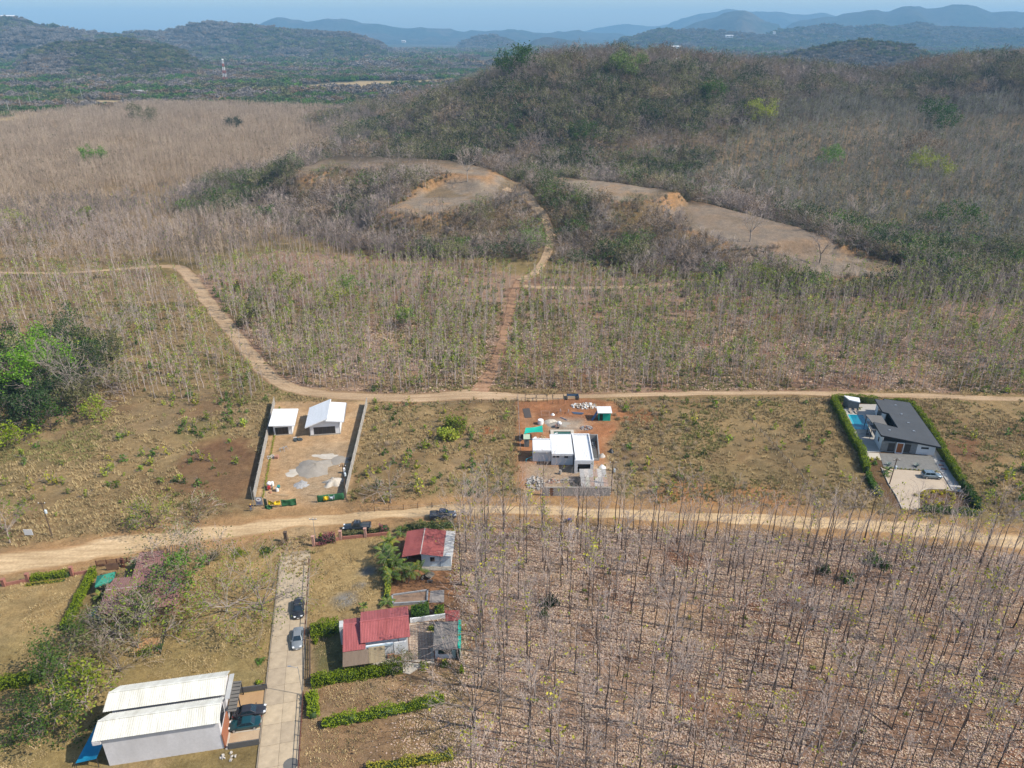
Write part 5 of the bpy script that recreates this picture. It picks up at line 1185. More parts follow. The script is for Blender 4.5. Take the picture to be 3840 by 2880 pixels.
pier(-81.5, 92.8, 'terracotta pier at the far left end of the dry lawn wall', 1.3, TERRA, .5); pier(-78.3, 93.9, 'greyish pier left of the clipped green hedge', 1.5, TERRA, .45); pier(-71.9, 95.3, 'brown pier right of the clipped green hedge', 1.7, TERRA, .42); pier(-64.6, 97.4, 'red brown pier right of the brown gate', 1.6, RUSTB, .4)
lowwall((-81.2, 92.9), (-78.6, 93.8), 'low terracotta wall at the left corner of the dry lawn', .55); lowwall((-71.6, 95.4), (-69.2, 96.1), 'low terracotta wall right of the clipped hedge', .55)
t = thing('slat_fence', 'dark brown horizontal slat fence beside the road by the green canopy', 'fence', (-69, 97.6, 0)); a, b = Vector((-69.0, 97.4, 0)), Vector((-62.7, 98.5, 0))
for k in range(5): MB().tube(a + Vector((0, 0, .25 + .24 * k)), b + Vector((0, 0, .25 + .24 * k)), .06, .06, 4).build('slat', RUSTB, t)
for k in range(5): p = a.lerp(b, k / 4); MB().box((p.x, p.y, 0), (.1, .1, 1.35)).build('post', RUSTB, t)
tag(MB().box((-66.0, 96.7, .05), (1.9, .07, 1.25), .16).build('gate_leaf', mat('brown_sheet', (.22, .13, .085), (.16, .09, .06))), 'plain brown gate leaf standing before the slat fence', 'gate')

# ------------------------------------------------------------------ the overgrown house, lower left
h = thing('house', 'low house with dusty red roofs half hidden by bare trees', 'house', (-57, 88, 0))
corr(h, (-61.6, 83.7, 2.35), (-50.4, 85.7, 2.45), (-51.4, 89.9, 3.25), (-62.3, 88.2, 3.1), DUSTRED, .35, .03); corr(h, (-52.4, 93.4, 2.4), (-62.9, 91.8, 2.4), (-62.3, 88.2, 3.1), (-51.4, 89.9, 3.25), DUSTRED, .35, .03)
corr(h, (-59.9, 91.2, 2.62), (-54.8, 91.6, 2.62), (-57.5, 98.0, 3.0), (-61.3, 97.5, 3.0), DUSTRED, .35, .03)
for a, b in (((-61.0, 84.6), (-51.2, 86.4)), ((-51.2, 86.5), (-52.2, 92.6)), ((-52.2, 92.6), (-61.9, 91.0)), ((-61.9, 91.0), (-61.0, 84.8))): wallseg(h, a, b, 0, 2.3, mat('ochre_wall', (.36, .20, .13)), .15)
MB().tube((-62.3, 88.2, 3.16), (-51.4, 89.9, 3.31), .07).build('ridge_cap', mat('pale_ridge', (.5, .42, .38)), h)
for k in range(3): tag(MB().tube((-53.0 + .5 * k, 87.3 + .1 * k, 3.0), (-52.2 + .4 * k, 90.1, 3.3), .05).build('pipe', GALV, h))
t = thing('canopy_tent', 'square green peaked canopy between hedge and slat fence', 'canopy', (-64.7, 92, 0)); c = [Vector(p) for p in ((-65.3, 90.3, 2.0), (-63.1, 91.7, 2.0), (-63.8, 93.9, 2.0), (-66.2, 92.8, 2.0))]; m_ = sum(c, Vector()) / 4 + Vector((0, 0, .75))
mb = MB()
for i in range(4): mb.face([c[i], c[(i + 1) % 4], m_]); mb.face([c[i] - Vector((0, 0, .25)), c[(i + 1) % 4] - Vector((0, 0, .25)), c[(i + 1) % 4], c[i]])
mb.build('cloth', TENTG, t)
for p in c: MB().tube((p.x, p.y, 0), p, .04).build('leg', METAL, t)
t = thing('garden_fence', 'dark green mesh fence round the small kitchen garden', 'fence', (-52, 80, 0)); c = [(-54.4, 77.9), (-50.2, 78.3), (-51.0, 81.4), (-52.0, 85.4)]
for a, b in zip(c[:-1], c[1:]):
    a, b = Vector((*a, 0)), Vector((*b, 0))
    for z in (.1, .55, 1.0): MB().tube(a + Vector((0, 0, z)), b + Vector((0, 0, z)), .03, .03, 4).build('rail', NETD, t)
    for k in range(4): p = a.lerp(b, k / 3); MB().box((p.x, p.y, 0), (.07, .07, 1.1)).build('post', NETD, t)
sheet('garden_soil', [(-54.2, 78.4), (-50.5, 78.6), (-51.3, 81.6), (-54.9, 81.4)], .02, mat('orange_earth', (.43, .25, .12), (.36, .2, .09)))
tag(MB().slab((-63.3, 84.2, 1.9), (-60.6, 83.2, 1.6), (-60.2, 85.0, 1.9), (-62.6, 85.8, 2.2), .03).build('shade_cloth', mat('dark_teal_cloth', (.01, .09, .09))), 'dark teal shade cloth in the trees left of the dusty red roof', 'cloth')

# ------------------------------------------------------------------ far things: lattice mast, poles, houses
p = ground(488, 180); hgt = (at_y(484, 130, p.y).z - p.z); t = thing('lattice_mast', 'red and white banded lattice mast standing in the far valley', 'mast', p)
RW = [mat('mast_white', (.8, .8, .8)), mat('mast_red', (.45, .13, .10))]
nb = 7
for k in range(nb):
    mb = MB(); z0, z1 = hgt * k / nb, hgt * (k + 1) / nb; w0, w1 = 3.4 * (1 - .82 * k / nb), 3.4 * (1 - .82 * (k + 1) / nb)
    for sx in (-1, 1):
        for sy in (-1, 1): mb.tube(p + Vector((sx * w0, sy * w0, z0)), p + Vector((sx * w1, sy * w1, z1)), .3, .26, 4)
    for (ax, ay, bx, by) in ((-1, -1, 1, -1), (1, -1, -1, -1), (1, -1, 1, 1), (-1, -1, -1, 1)): mb.tube(p + Vector((ax * w0, ay * w0, z0)), p + Vector((bx * w1, by * w1, z1)), .22, .22, 4)
    o_ = mb.build('mast_section', RW[k % 2], t); o_['kind'] = 'stuff'
MB().lathe(p + Vector((0, 0, hgt)), ((1.6, -.5), (2.2, 0), (2.2, 1.6), (1.5, 2.2)), 8).build('antenna_ring', RW[0], t)
for i, (u, v, l) in enumerate(((21, 246, 'nearest of the far timber poles by the pale track'), (47, 238, 'second far timber pole along the pale track'), (68, 230, 'third far timber pole along the pale track'), (87, 222, 'farthest visible timber pole along the pale track'), (178, 214, 'lone far timber pole above the left plantation'))):
    p = ground(u, v); t = thing('utility_pole', l, 'pole', p); MB().tube(p - Vector((0, 0, .5)), p + Vector((0, 0, 14)), .38, .3, 5).build('post', mat('grey_pole', (.34, .33, .31)), t); MB().box((p.x, p.y, p.z + 12.6), (3.0, .3, .3)).build('crossarm', mat('grey_pole', (.34, .33, .31)), t)
def far_house(p, w, d, hh, label, roof=None):
    t = thing('farmhouse', label, 'house', p); MB().box((p.x, p.y, p.z - 2), (w, d, hh + 2)).build('wall', WHITE, t)
    MB().hexa([(p.x - w * .56, p.y - d * .6, p.z + hh), (p.x + w * .56, p.y - d * .6, p.z + hh), (p.x + w * .56, p.y + d * .6, p.z + hh), (p.x - w * .56, p.y + d * .6, p.z + hh)], [(p.x - w * .56, p.y - .1, p.z + hh + d * .22), (p.x + w * .56, p.y - .1, p.z + hh + d * .22), (p.x + w * .56, p.y + .1, p.z + hh + d * .22), (p.x - w * .56, p.y + .1, p.z + hh + d * .22)]).build('roof', roof or WROOF, t)
    for k in (-1, 1): MB().box((p.x + k * w * .25, p.y - d / 2 - .03, p.z + hh * .35), (w * .16, .08, hh * .4)).build('window', GLASS, t)
far_house(at_y(872, 91, 4600), 22, 10, 7, 'white far house low on the hazy valley edge'); far_house(at_y(1575, 80, 3800), 34, 12, 6, 'long white far house on the green right hillside'); far_house(at_y(1672, 73, 4100), 12, 9, 8, 'small white far house right of the long one'); far_house(at_y(18, 40, 3000), 44, 14, 8, 'white far building on the left skyline hill')
far_house(ground(297, 205), 16, 8, 5, 'small white house among the left valley trees'); far_house(ground(830, 143), 30, 12, 6, 'white roofed farmhouse left of the main hill'); far_house(ground(1380, 95) if 0 else at_y(1460, 105, 2600), 26, 12, 6, 'small white far house in the valley behind the main hill'); far_house(at_y(740, 91, 4300), 14, 9, 5, 'far pale house near the valley centre')

# ------------------------------------------------------------------ vehicles
def car(name, label, cat, L, W, H, kind, paint, x, y, yaw, z=0.03, rack=False, group=None):
    t = thing(name, label, cat, (0, 0, 0), group)
    hl, hw = L / 2, W / 2; belt = H * (.60 if kind == 'sedan' else .58); gc = H * .14
    st = {'sedan': ((-1, .62, .55, .90), (-.96, .86, .62, .97), (-.80, .97, .64, 1), (-.45, 1, .63, 1), (.2, 1, .61, 1), (.52, .99, .59, 1), (.85, .93, .52, .98), (.96, .80, .44, .9), (1, .62, .38, .8)),
          'suv': ((-1, .72, .60, .9), (-.97, .90, .64, .97), (-.8, .98, .64, 1), (-.4, 1, .62, 1), (.25, 1, .61, 1), (.55, .99, .60, 1), (.86, .94, .55, .98), (.96, .82, .47, .9), (1, .66, .40, .8)),
          'pickup': ((-1, .92, .56, .95), (-.98, .97, .57, 1), (-.8, 1, .57, 1), (-.4, 1, .57, 1), (.1, 1, .58, 1), (.5, .99, .57, 1), (.85, .95, .53, .98), (.96, .86, .47, .92), (1, .7, .40, .85))}[kind]
    mb = MB(); rings = []
    for fx, fw, zt, fb in st:
        X_ = fx * hl; w = fw * hw; zt *= H; i = len(mb.v)
        for (yy, zz) in ((-w * .86, gc), (-w * .99, gc + .12 * H), (-w, (gc + zt) / 2), (-w * .97, zt - .05 * H), (-w * .84, zt), (0, zt + .018 * H), (w * .84, zt), (w * .97, zt - .05 * H), (w, (gc + zt) / 2), (w * .99, gc + .12 * H), (w * .86, gc)): mb.v.append((X_, yy, zz))
        rings.append(i)
    n = 11
    for a, b in zip(rings[:-1], rings[1:]):
        for k in range(n): mb.f.append((a + k, b + k, b + (k + 1) % n, a + (k + 1) % n)); mb.m.append(0)
    mb.f.append(tuple(range(rings[0], rings[0] + n))); mb.f.append(tuple(range(rings[-1] + n - 1, rings[-1] - 1, -1))); mb.m += [0, 0]
    if kind == 'pickup':   # the bed: a sunk box let into the rear deck is shown by its dark floor and raised sides
        mb.box((-.66 * hl, -hw * .94, .55 * H), (.62 * hl, .08 * hw, .09 * H)); mb.box((-.66 * hl, hw * .94, .55 * H), (.62 * hl, .08 * hw, .09 * H)); mb.box((-.965 * hl, 0, .55 * H), (.05 * hl, 1.8 * hw, .09 * H))
    body = mb.build('body', paint, t, smooth=True)
    es = body.modifiers.new('e', 'EDGE_SPLIT'); es.split_angle = math.radians(38)
    if kind == 'pickup': MB().box((-.66 * hl, 0, .572 * H), (.58 * hl, 1.78 * hw, .02)).build('bed_floor', mat('bed_liner', (.075, .08, .085), None, 2, .9), t)
    cab = {'sedan': (-.66, -.42, .12, .44), 'suv': (-.93, -.78, .14, .46), 'pickup': (-.32, -.24, .18, .44)}[kind]
    zb, zt = (.61 if kind != 'pickup' else .575) * H, H
    b = [(cab[0] * hl, .86 * hw), (cab[3] * hl, .84 * hw)]; tt_ = [(cab[1] * hl, .68 * hw), (cab[2] * hl, .68 * hw)]
    B = [(b[0][0], -b[0][1], zb), (b[1][0], -b[1][1], zb), (b[1][0], b[1][1], zb), (b[0][0], b[0][1], zb)]; T = [(tt_[0][0], -tt_[0][1], zt), (tt_[1][0], -tt_[1][1], zt), (tt_[1][0], tt_[1][1], zt), (tt_[0][0], tt_[0][1], zt)]
    MB().hexa(B, T).build('cabin', paint, t, bevel=.05)
    def glass(i, j, name, s0=.08, s1=.92, v0=.10, v1=.86, ow=.012):
        B0, B1, T0, T1 = map(Vector, (B[i], B[j], T[i], T[j])); nn = (B1 - B0).cross(T0 - B0).normalized() * ow
        q = [B0.lerp(B1, s0).lerp(T0.lerp(T1, s0), v0), B0.lerp(B1, s1).lerp(T0.lerp(T1, s1), v0), B0.lerp(B1, s1).lerp(T0.lerp(T1, s1), v1), B0.lerp(B1, s0).lerp(T0.lerp(T1, s0), v1)]
        return MB().hexa([p - nn for p in q], [p + nn for p in q]).build(name, CARGLASS, t)
    glass(1, 2, 'windshield', .06, .94, .06, .92); glass(3, 0, 'rear_window', .08, .92, .1, .88)
    for (i, j) in ((0, 1), (2, 3)): f = (lambda a: a) if i == 0 else (lambda a: 1 - a); glass(i, j, 'side_window', *sorted((f(.10), f(.47)))); glass(i, j, 'side_window', *sorted((f(.51), f(.90))))
    wr = H * .225; wm = None
    for sx in (-.62, .63):
        for sy in (-1, 1):
            prof = ((wr * .98, 0), (wr, .03), (wr, .15), (wr * .98, .18)); m_ = MB().lathe((0, 0, 0), prof, 16); m_.v = [(v[0] + sx * hl, sy * (hw * .93) + (v[2] - .09), v[1] + wr) for v in m_.v]; w_ = m_.build('wheel', BLACKP, t)
            m2 = MB().lathe((0, 0, 0), ((wr * .62, 0), (wr * .6, .02)), 12); m2.v = [(v[0] + sx * hl, sy * (hw * .93 + .092) + (v[2] - .01), v[1] + wr) for v in m2.v]; m2.build('rim', GALV, w_)
    for sy in (-1, 1):
        MB().box((.93 * hl, sy * .62 * hw, .43 * H), (.14 * hl, .34 * hw, .085 * H), -sy * .35).build('headlight', glossy('lamp_lens', (.75, .77, .78), .1, spec=.8), t)
        MB().box((-.965 * hl, sy * .76 * hw, .44 * H), (.06 * hl, .2 * hw, .11 * H)).build('taillight', glossy('tail_lens', (.35, .02, .02), .15), t)
        MB().box((cab[3] * hl * .86, sy * 1.03 * hw, .60 * H), (.12, .2, .1)).build('mirror', paint, t)
    MB().box((.985 * hl, 0, .24 * H), (.05, .34 * hw * 2, .12 * H)).build('grille', BLACKP, t); MB().box((1.0 * hl, 0, .2 * H), (.03, .36, .10)).build('licence_plate', PLASTICW, t); MB().box((-1.0 * hl, 0, .34 * H), (.03, .36, .10)).build('licence_plate', PLASTICW, t)
    if rack:
        for fx in ((-.55, .0) if kind != 'pickup' else (-.15, .1)): MB().tube((fx * hl, -.7 * hw, H + .07), (fx * hl, .7 * hw, H + .07), .025).build('roof_bar', GALV, t)
        if kind == 'pickup':
            for sy in (-.66, .66): MB().tube((-.28 * hl, sy * hw, H + .12), (.2 * hl, sy * hw, H + .12), .035).build('roof_rail', BLACKP, t)
    return place(t, x, y, yaw, z)
def paint_(n, c, metal=.3): return glossy('paint_' + n, c, .28, metal, .6)
p = P(1120, 2279, .6); car('car', 'black car with roof bars and open sunroof parked on the concrete lane', 'car', 4.15, 1.62, 1.25, 'suv', paint_('black', (.035, .036, .04)), p.x, p.y, -78, .07, True)
p = P(1116.5, 2392, .55); car('car', 'silver grey sedan parked on the concrete lane below the black car', 'car', 4.05, 1.6, 1.2, 'sedan', paint_('silver', (.26, .28, .29)), p.x, p.y, -79, .07)
t = P(936, 2667, .5); car('car', 'dark grey sedan in the upper parking bay beside the pale building', 'car', 4.1, 1.62, 1.18, 'sedan', paint_('dark_grey', (.035, .034, .04)), t.x, t.y, 12, .06)
t = P(918, 2713, .5); car('car', 'dark teal sedan in the lower parking bay beside the pale building', 'car', 4.0, 1.6, 1.15, 'sedan', paint_('teal', (.006, .06, .075)), t.x, t.y, 191, .06)
t = P(3493, 1783, .5); car('car', 'blue grey estate car on the beige forecourt', 'car', 3.75, 1.6, 1.4, 'suv', paint_('steel_blue', (.19, .25, .29)), t.x, t.y, -6, .06, True)
t = P(1339, 1976, .6); car('pickup', 'dark pickup with roof rails parked beside pink piers', 'pickup', 4.9, 1.75, 1.65, 'pickup', paint_('charcoal', (.03, .037, .045)), t.x, t.y, 184, .05, True)
t = P(1661, 1931, .6); car('pickup', 'dark pickup with open bed parked under bare roadside trees', 'pickup', 4.8, 1.8, 1.65, 'pickup', paint_('ink_blue', (.05, .06, .085)), t.x, t.y, 6, .05)
t = thing('motorbike', 'blue motorbike standing at the near edge of the dirt road', 'motorbike')
for sx in (-.6, .6):
    m_ = MB().lathe((0, 0, 0), ((.27, 0), (.3, .03), (.3, .09), (.27, .12)), 14); m_.v = [(v[0] + sx, v[2] - .06, v[1] + .3) for v in m_.v]; m_.build('wheel', BLACKP, t)
MB().box((0, 0, .35), (.55, .24, .35)).build('engine', METAL, t); MB().box((.15, 0, .68), (.5, .28, .22), 0, 0, .8).build('fuel_tank', glossy('blue_paint', (.02, .03, .32), .3), t); MB().box((-.35, 0, .68), (.65, .24, .10)).build('seat', BLACKP, t); MB().box((.5, 0, .62), (.3, .3, .35), 0, 0, .6).build('fairing', glossy('blue_paint', (.02, .03, .32), .3), t); MB().tube((.42, -.34, .98), (.42, .34, .98), .025).build('handlebar', METAL, t); MB().tube((.6, 0, .3), (.42, 0, .98), .04).build('fork', METAL, t); MB().box((-.62, 0, .62), (.35, .2, .08)).build('mudguard', PLASTICW, t)
p = P(2130, 1960); place(t, p.x, p.y, 8, .02)

# ------------------------------------------------------------------ the worker at the end of the wall
SKIN = mat('skin', (.30, .17, .11), None, 3, .6); OVER = mat('navy_overalls', (.02, .03, .09), (.015, .022, .065), 4, .9); JEANS = mat('pale_jeans', (.16, .21, .28), (.12, .16, .22), 4, .9)
w = thing('person', 'worker in navy shirt, pale jeans and yellow helmet beside the wall end', 'person')
S = .88
def skin_obj(name, pts, edges, rad, m, parent, sub=2):
    me = bpy.data.meshes.new(name); me.from_pydata([tuple(Vector(p) * S) for p in pts], edges, []); me.materials.append(m); o = link_mesh(name, me, parent)
    sk = o.modifiers.new('skin', 'SKIN'); sk.use_smooth_shade = True
    for i, r_ in enumerate(rad): me.skin_vertices[0].data[i].radius = (r_[0] * S, r_[1] * S) if isinstance(r_, tuple) else (r_ * S, r_ * S)
    me.skin_vertices[0].data[0].use_root = True
    ss = o.modifiers.new('s', 'SUBSURF'); ss.levels = sub; ss.render_levels = sub
    return o
bp = [(0, 0, .95), (0, .01, 1.18), (0, .02, 1.40), (0, .02, 1.50), (0, .0, 1.58), (0, -.01, 1.68), (-.10, 0, .90), (-.12, -.05, .50), (-.13, .02, .08), (-.13, -.12, .05), (.10, 0, .90), (.13, .08, .50), (.14, .14, .08), (.14, .0, .05), (-.20, .02, 1.38), (-.28, -.10, 1.13), (-.20, -.34, 1.10), (.20, .02, 1.38), (.29, -.08, 1.13), (.18, -.33, 1.22)]
be = [(0, 1), (1, 2), (2, 3), (3, 4), (4, 5), (0, 6), (6, 7), (7, 8), (8, 9), (0, 10), (10, 11), (11, 12), (12, 13), (2, 14), (14, 15), (15, 16), (2, 17), (17, 18), (18, 19)]
br = [(.15, .11), (.15, .11), (.17, .11), .06, .075, .095, .10, .07, .045, .04, .10, .07, .045, .04, .065, .05, .035, .065, .05, .035]
body = skin_obj('body', bp, be, br, SKIN, w)
skin_obj('shirt', [(0, 0, .93), (0, .01, 1.18), (0, .02, 1.40), (-.20, .02, 1.38), (-.275, -.08, 1.14), (.20, .02, 1.38), (.285, -.07, 1.14)], [(0, 1), (1, 2), (2, 3), (3, 4), (2, 5), (5, 6)], [(.17, .13), (.168, .128), (.187, .128), .08, .066, .08, .066], OVER, w)
skin_obj('trousers', [(0, 0, .95), (-.10, 0, .88), (-.12, -.05, .50), (-.13, .02, .12), (.10, 0, .88), (.13, .08, .50), (.14, .14, .12)], [(0, 1), (1, 2), (2, 3), (0, 4), (4, 5), (5, 6)], [(.165, .125), .115, .085, .065, .115, .085, .065], JEANS, w)
for hx, hy, hz in ((-.20, -.36, 1.09), (.18, -.35, 1.22)):
    for k in range(5):
        a = (k - 2) * .025; l = (.055, .085, .095, .085, .07)[k]
        skin_obj('finger', [(hx + a, hy, hz), (hx + a * 1.5, hy - l * .6, hz - .01), (hx + a * 1.5, hy - l, hz - .035)], [(0, 1), (1, 2)], [.016, .011, .009], SKIN, body, 1)
MB().lathe((0, -.01 * S, 1.70 * S), ((.135 * S, 0), (.13 * S, .04), (.10 * S, .09), (.03 * S, .12)), 12).box((0, -.13 * S, 1.695 * S), (.18 * S, .1 * S, .02)).build('helmet', glossy('helmet_yellow', (.75, .42, .02), .4), w, smooth=True)
for s in (-1, 1): MB().lathe((s * .035 * S, -.10 * S, 1.685 * S), ((.012, -.012), (.014, 0), (.01, .012)), 6).build('eye', BLACKP, body)
MB().box((0, -.105 * S, 1.645 * S), (.025, .03, .045)).build('nose', SKIN, body); MB().box((0, -.096 * S, 1.61 * S), (.05, .01, .012)).build('mouth', mat('lips', (.2, .08, .07)), body)
for s in (-1, 1): MB().box((s * .09 * S, 0, 1.64 * S), (.02, .035, .055)).build('ear', SKIN, body); MB().box((s * .135 * S, (-.04 if s < 0 else .08) * S, 0), (.10, .26, .09)).build('boot', BLACKP, w)
place(w, -48.45, 113.35, 20)
# ------------------------------------------------------------------ plants
BARK = veg_mat('dark_bark', [(.075, .054, .044), (.145, .112, .092)], 0, .9, .3)
BARKP = veg_mat('pale_bark', [(.26, .22, .19), (.36, .32, .28)], 0, .9, .2)
BARKM = veg_mat('grey_bark', [(.20, .165, .14), (.30, .25, .22)], 0, .9, .3)
TWIG = veg_mat('grey_twigs', [(.36, .285, .245), (.46, .385, .345)], 0, .9, .25)
TWIGG = veg_mat("neutral_twigs", [(.21, .20, .17), (.30, .28, .245)], 0, .9, .3)
TWIGF = veg_mat('far_twigs', [(.16, .14, .12), (.23, .20, .18)], 0, .9, .3)
TWIGL = veg_mat('lilac_twigs', [(.17, .14, .125), (.26, .215, .195)], 0, .9, .3)
TWIGT = veg_mat('tan_twigs', [(.36, .275, .20), (.44, .35, .265)], 0, .9, .25)
L_TEAK = veg_mat('teak_leaf', [(.18, .24, .02), (.32, .33, .03), (.44, .38, .05), (.14, .22, .02)], .3, .6, .3)
L_MID = veg_mat('young_teak_leaf', [(.12, .21, .022), (.22, .28, .03), (.34, .33, .05)], .3, .6, .35)
L_GREEN = veg_mat('green_leaf', [(.045, .10, .014), (.08, .16, .02), (.13, .21, .03)], .25, .6, .35)
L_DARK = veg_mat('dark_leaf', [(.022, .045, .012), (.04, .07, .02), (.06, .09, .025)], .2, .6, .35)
L_BRIGHT = veg_mat('bright_leaf', [(.075, .20, .010), (.13, .29, .015), (.19, .34, .02)], .3, .55, .2)
L_OLIVE = veg_mat('olive_leaf', [(.11, .12, .045), (.165, .16, .065), (.215, .195, .085)], .2, .7, .35)
L_BROWN = veg_mat('brown_leaf', [(.17, .115, .07), (.23, .16, .095), (.15, .125, .075)], .15, .8, .35)
L_HEDGE = veg_mat('hedge_leaf', [(.10, .135, .012), (.15, .22, .008), (.235, .31, .012), (.30, .345, .03)], .3, .6, .15, .15)
L_YELLOW = veg_mat('yellow_leaf', [(.42, .38, .012), (.62, .52, .02), (.20, .25, .02)], .25, .6, .2, .2)
L_PALM = veg_mat('palm_leaf', [(.03, .07, .014), (.07, .13, .02), (.13, .19, .025), (.30, .26, .03)], .2, .5, .2, .3)
L_PINK = veg_mat('bougainvillea', [(.16, .11, .09), (.20, .14, .11), (.38, .03, .12), (.09, .12, .03)], .2, .7, .1, .1)
STRAW = veg_mat('straw', [(.34, .25, .125), (.45, .345, .18), (.25, .19, .09)], .15, .9, .3)
STRAWG = veg_mat('green_straw', [(.21, .20, .075), (.28, .25, .10), (.18, .19, .06)], .15, .9, .3)
LITTER = veg_mat('dead_leaves', [(.37, .26, .195), (.44, .315, .24), (.49, .36, .28), (.53, .415, .27), (.33, .215, .16)], .1, .85, .1, .05)

def tubes(segs, n=3):
    """segs rows: x0 y0 z0 x1 y1 z1 r0 r1"""
    s = np.asarray(segs, float); p0, p1 = s[:, :3], s[:, 3:6]; d = p1 - p0; d /= np.linalg.norm(d, axis=1, keepdims=True) + 1e-9
    h = np.where(np.abs(d[:, 2:3]) < .9, np.array([[0, 0, 1.0]]), np.array([[1.0, 0, 0]])); a = np.cross(d, h); a /= np.linalg.norm(a, axis=1, keepdims=True) + 1e-9; b = np.cross(d, a)
    V_ = []
    for p, r in ((p0, s[:, 6:7]), (p1, s[:, 7:8])):
        for k in range(n): t = 2 * math.pi * k / n; V_.append(p + (a * math.cos(t) + b * math.sin(t)) * r)
    V_ = np.stack(V_, 1); m = len(s); base = (np.arange(m) * 2 * n)[:, None]
    Q = np.concatenate([base + np.array([[k, (k + 1) % n, n + (k + 1) % n, n + k]]) for k in range(n)], 0)
    return V_.reshape(-1, 3), Q, n
def leaves(c, size, r, flat=.0):
    """leaf blades at the points c; flat > 0 lays them level"""
    c = np.asarray(c, float); m = len(c)
    a = r.normal(size=(m, 3)); a[:, 2] *= (1 - flat); a /= np.linalg.norm(a, axis=1, keepdims=True) + 1e-9
    b = r.normal(size=(m, 3)); b[:, 2] *= (1 - flat); b -= a * (a * b).sum(1, keepdims=True); b /= np.linalg.norm(b, axis=1, keepdims=True) + 1e-9
    s = (np.asarray(size) * r.uniform(.6, 1.3, m))[:, None]
    V_ = np.stack([c - a * s * .5, c + b * s * .32, c + a * s * .5, c - b * s * .32], 1)
    return V_.reshape(-1, 3), np.arange(m * 4).reshape(m, 4)
class Plant:
    def __init__(s): s.parts = []
    def add(s, v, q, mi, rnd): s.parts.append((v, q, mi, rnd))
    def mesh(s, name, mats):
        V_ = []; Q = []; M = []; R = []; o = 0
        for v, q, mi, rnd in s.parts: V_.append(v); Q.append(q + o); M.append(np.full(len(q), mi)); R.append(rnd); o += len(v)
        return arrays_mesh(name, np.concatenate(V_), np.concatenate(Q), np.concatenate(M), np.concatenate(R), mats)
def rot_to(d, spread, r):
    d = np.asarray(d, float); e = r.normal(size=3); e -= d * e.dot(d); e /= np.linalg.norm(e) + 1e-9
    a = spread * r.uniform(.6, 1.25); v = d * math.cos(a) + e * math.sin(a); return v / np.linalg.norm(v)
def branch(segs, tips, p, d, L, rad, lvl, nch, spread, up, r, bend=.18, nseg=2):
    p = np.array(p, float); d = np.array(d, float)
    pts = [(p, rad)]
    for k in range(nseg):
        d = d + r.normal(size=3) * bend + np.array([0, 0, up]); d /= np.linalg.norm(d)
        q = p + d * L / nseg; r1 = rad * (1 - .45 * (k + 1) / nseg); segs.append((*p, *q, pts[-1][1], r1)); p = q; pts.append((p, r1))
        if lvl > 0:
            for _ in range(nch if k == nseg - 1 else max(1, nch // 2)):
                branch(segs, tips, p, rot_to(d, spread, r), L * r.uniform(.5, .78), r1 * .62, lvl - 1, nch, spread, up * .8, r, bend, 2 if lvl > 1 else 1)
    if lvl == 0: tips.append(p)
def seg_arr(segs, rmin=0.0):
    a = np.array(segs); a[:, 6:8] = np.maximum(a[:, 6:8], rmin); return a
def teak(seed, h, r0=.13, nb=13, twig=2, leaf=0.0, lsize=.42, start=.5, spreadL=.19, rmin=.016):
    """straight stem, rising side branches in the upper half, few leaves; returns (trunk plant, crown plant)"""
    r = np.random.default_rng(seed); T, Cn = Plant(), Plant(); segs = []; p = np.array([0, 0, -.1]); n = 7; pts = []
    lean = r.normal(size=2) * .02
    for k in range(n):
        q = np.array([lean[0] * h * (k + 1) / n + r.normal() * .05, lean[1] * h * (k + 1) / n + r.normal() * .05, h * .93 * (k + 1) / n]); segs.append((*p, *q, r0 * (1 - .8 * k / n), r0 * (1 - .8 * (k + 1) / n))); pts.append(p); p = q
    pts.append(p); v, q, m = tubes(segs, 5); T.add(v, q, 0, np.full(len(q), r.random()))
    cs, tips = [], []
    for i in range(nb):
        f_ = start + (1 - start) * (i + r.random() * .6) / nb; f_ = min(f_, .995); k = min(int(f_ * n), n - 1); pp = pts[k] + (pts[k + 1] - pts[k]) * (f_ * n - k)
        az = r.uniform(0, 6.283); el = r.uniform(.55, 1.05) + .25 * f_
        d = np.array([math.cos(az) * math.cos(el), math.sin(az) * math.cos(el), math.sin(el)])
        branch(cs, tips, pp, d, h * spreadL * (1.25 - .75 * (f_ - start) / (1 - start)) * r.uniform(.7, 1.2), r0 * .34, twig, 2, .55, .10, r)
    v, q, m = tubes(seg_arr(cs, rmin), 3); Cn.add(v, q, 0, r.random(len(cs)).repeat(1)[np.tile(np.arange(len(cs)), 3)])
    if leaf > 0:
        tp = np.array(tips); tp = tp[r.random(len(tp)) < leaf]; 
        if len(tp): c = np.repeat(tp, 3, 0) + r.normal(size=(len(tp) * 3, 3)) * .22; v, q = leaves(c, lsize, r, .3); Cn.add(v, q, 1, r.random(len(q)))
    return T, Cn
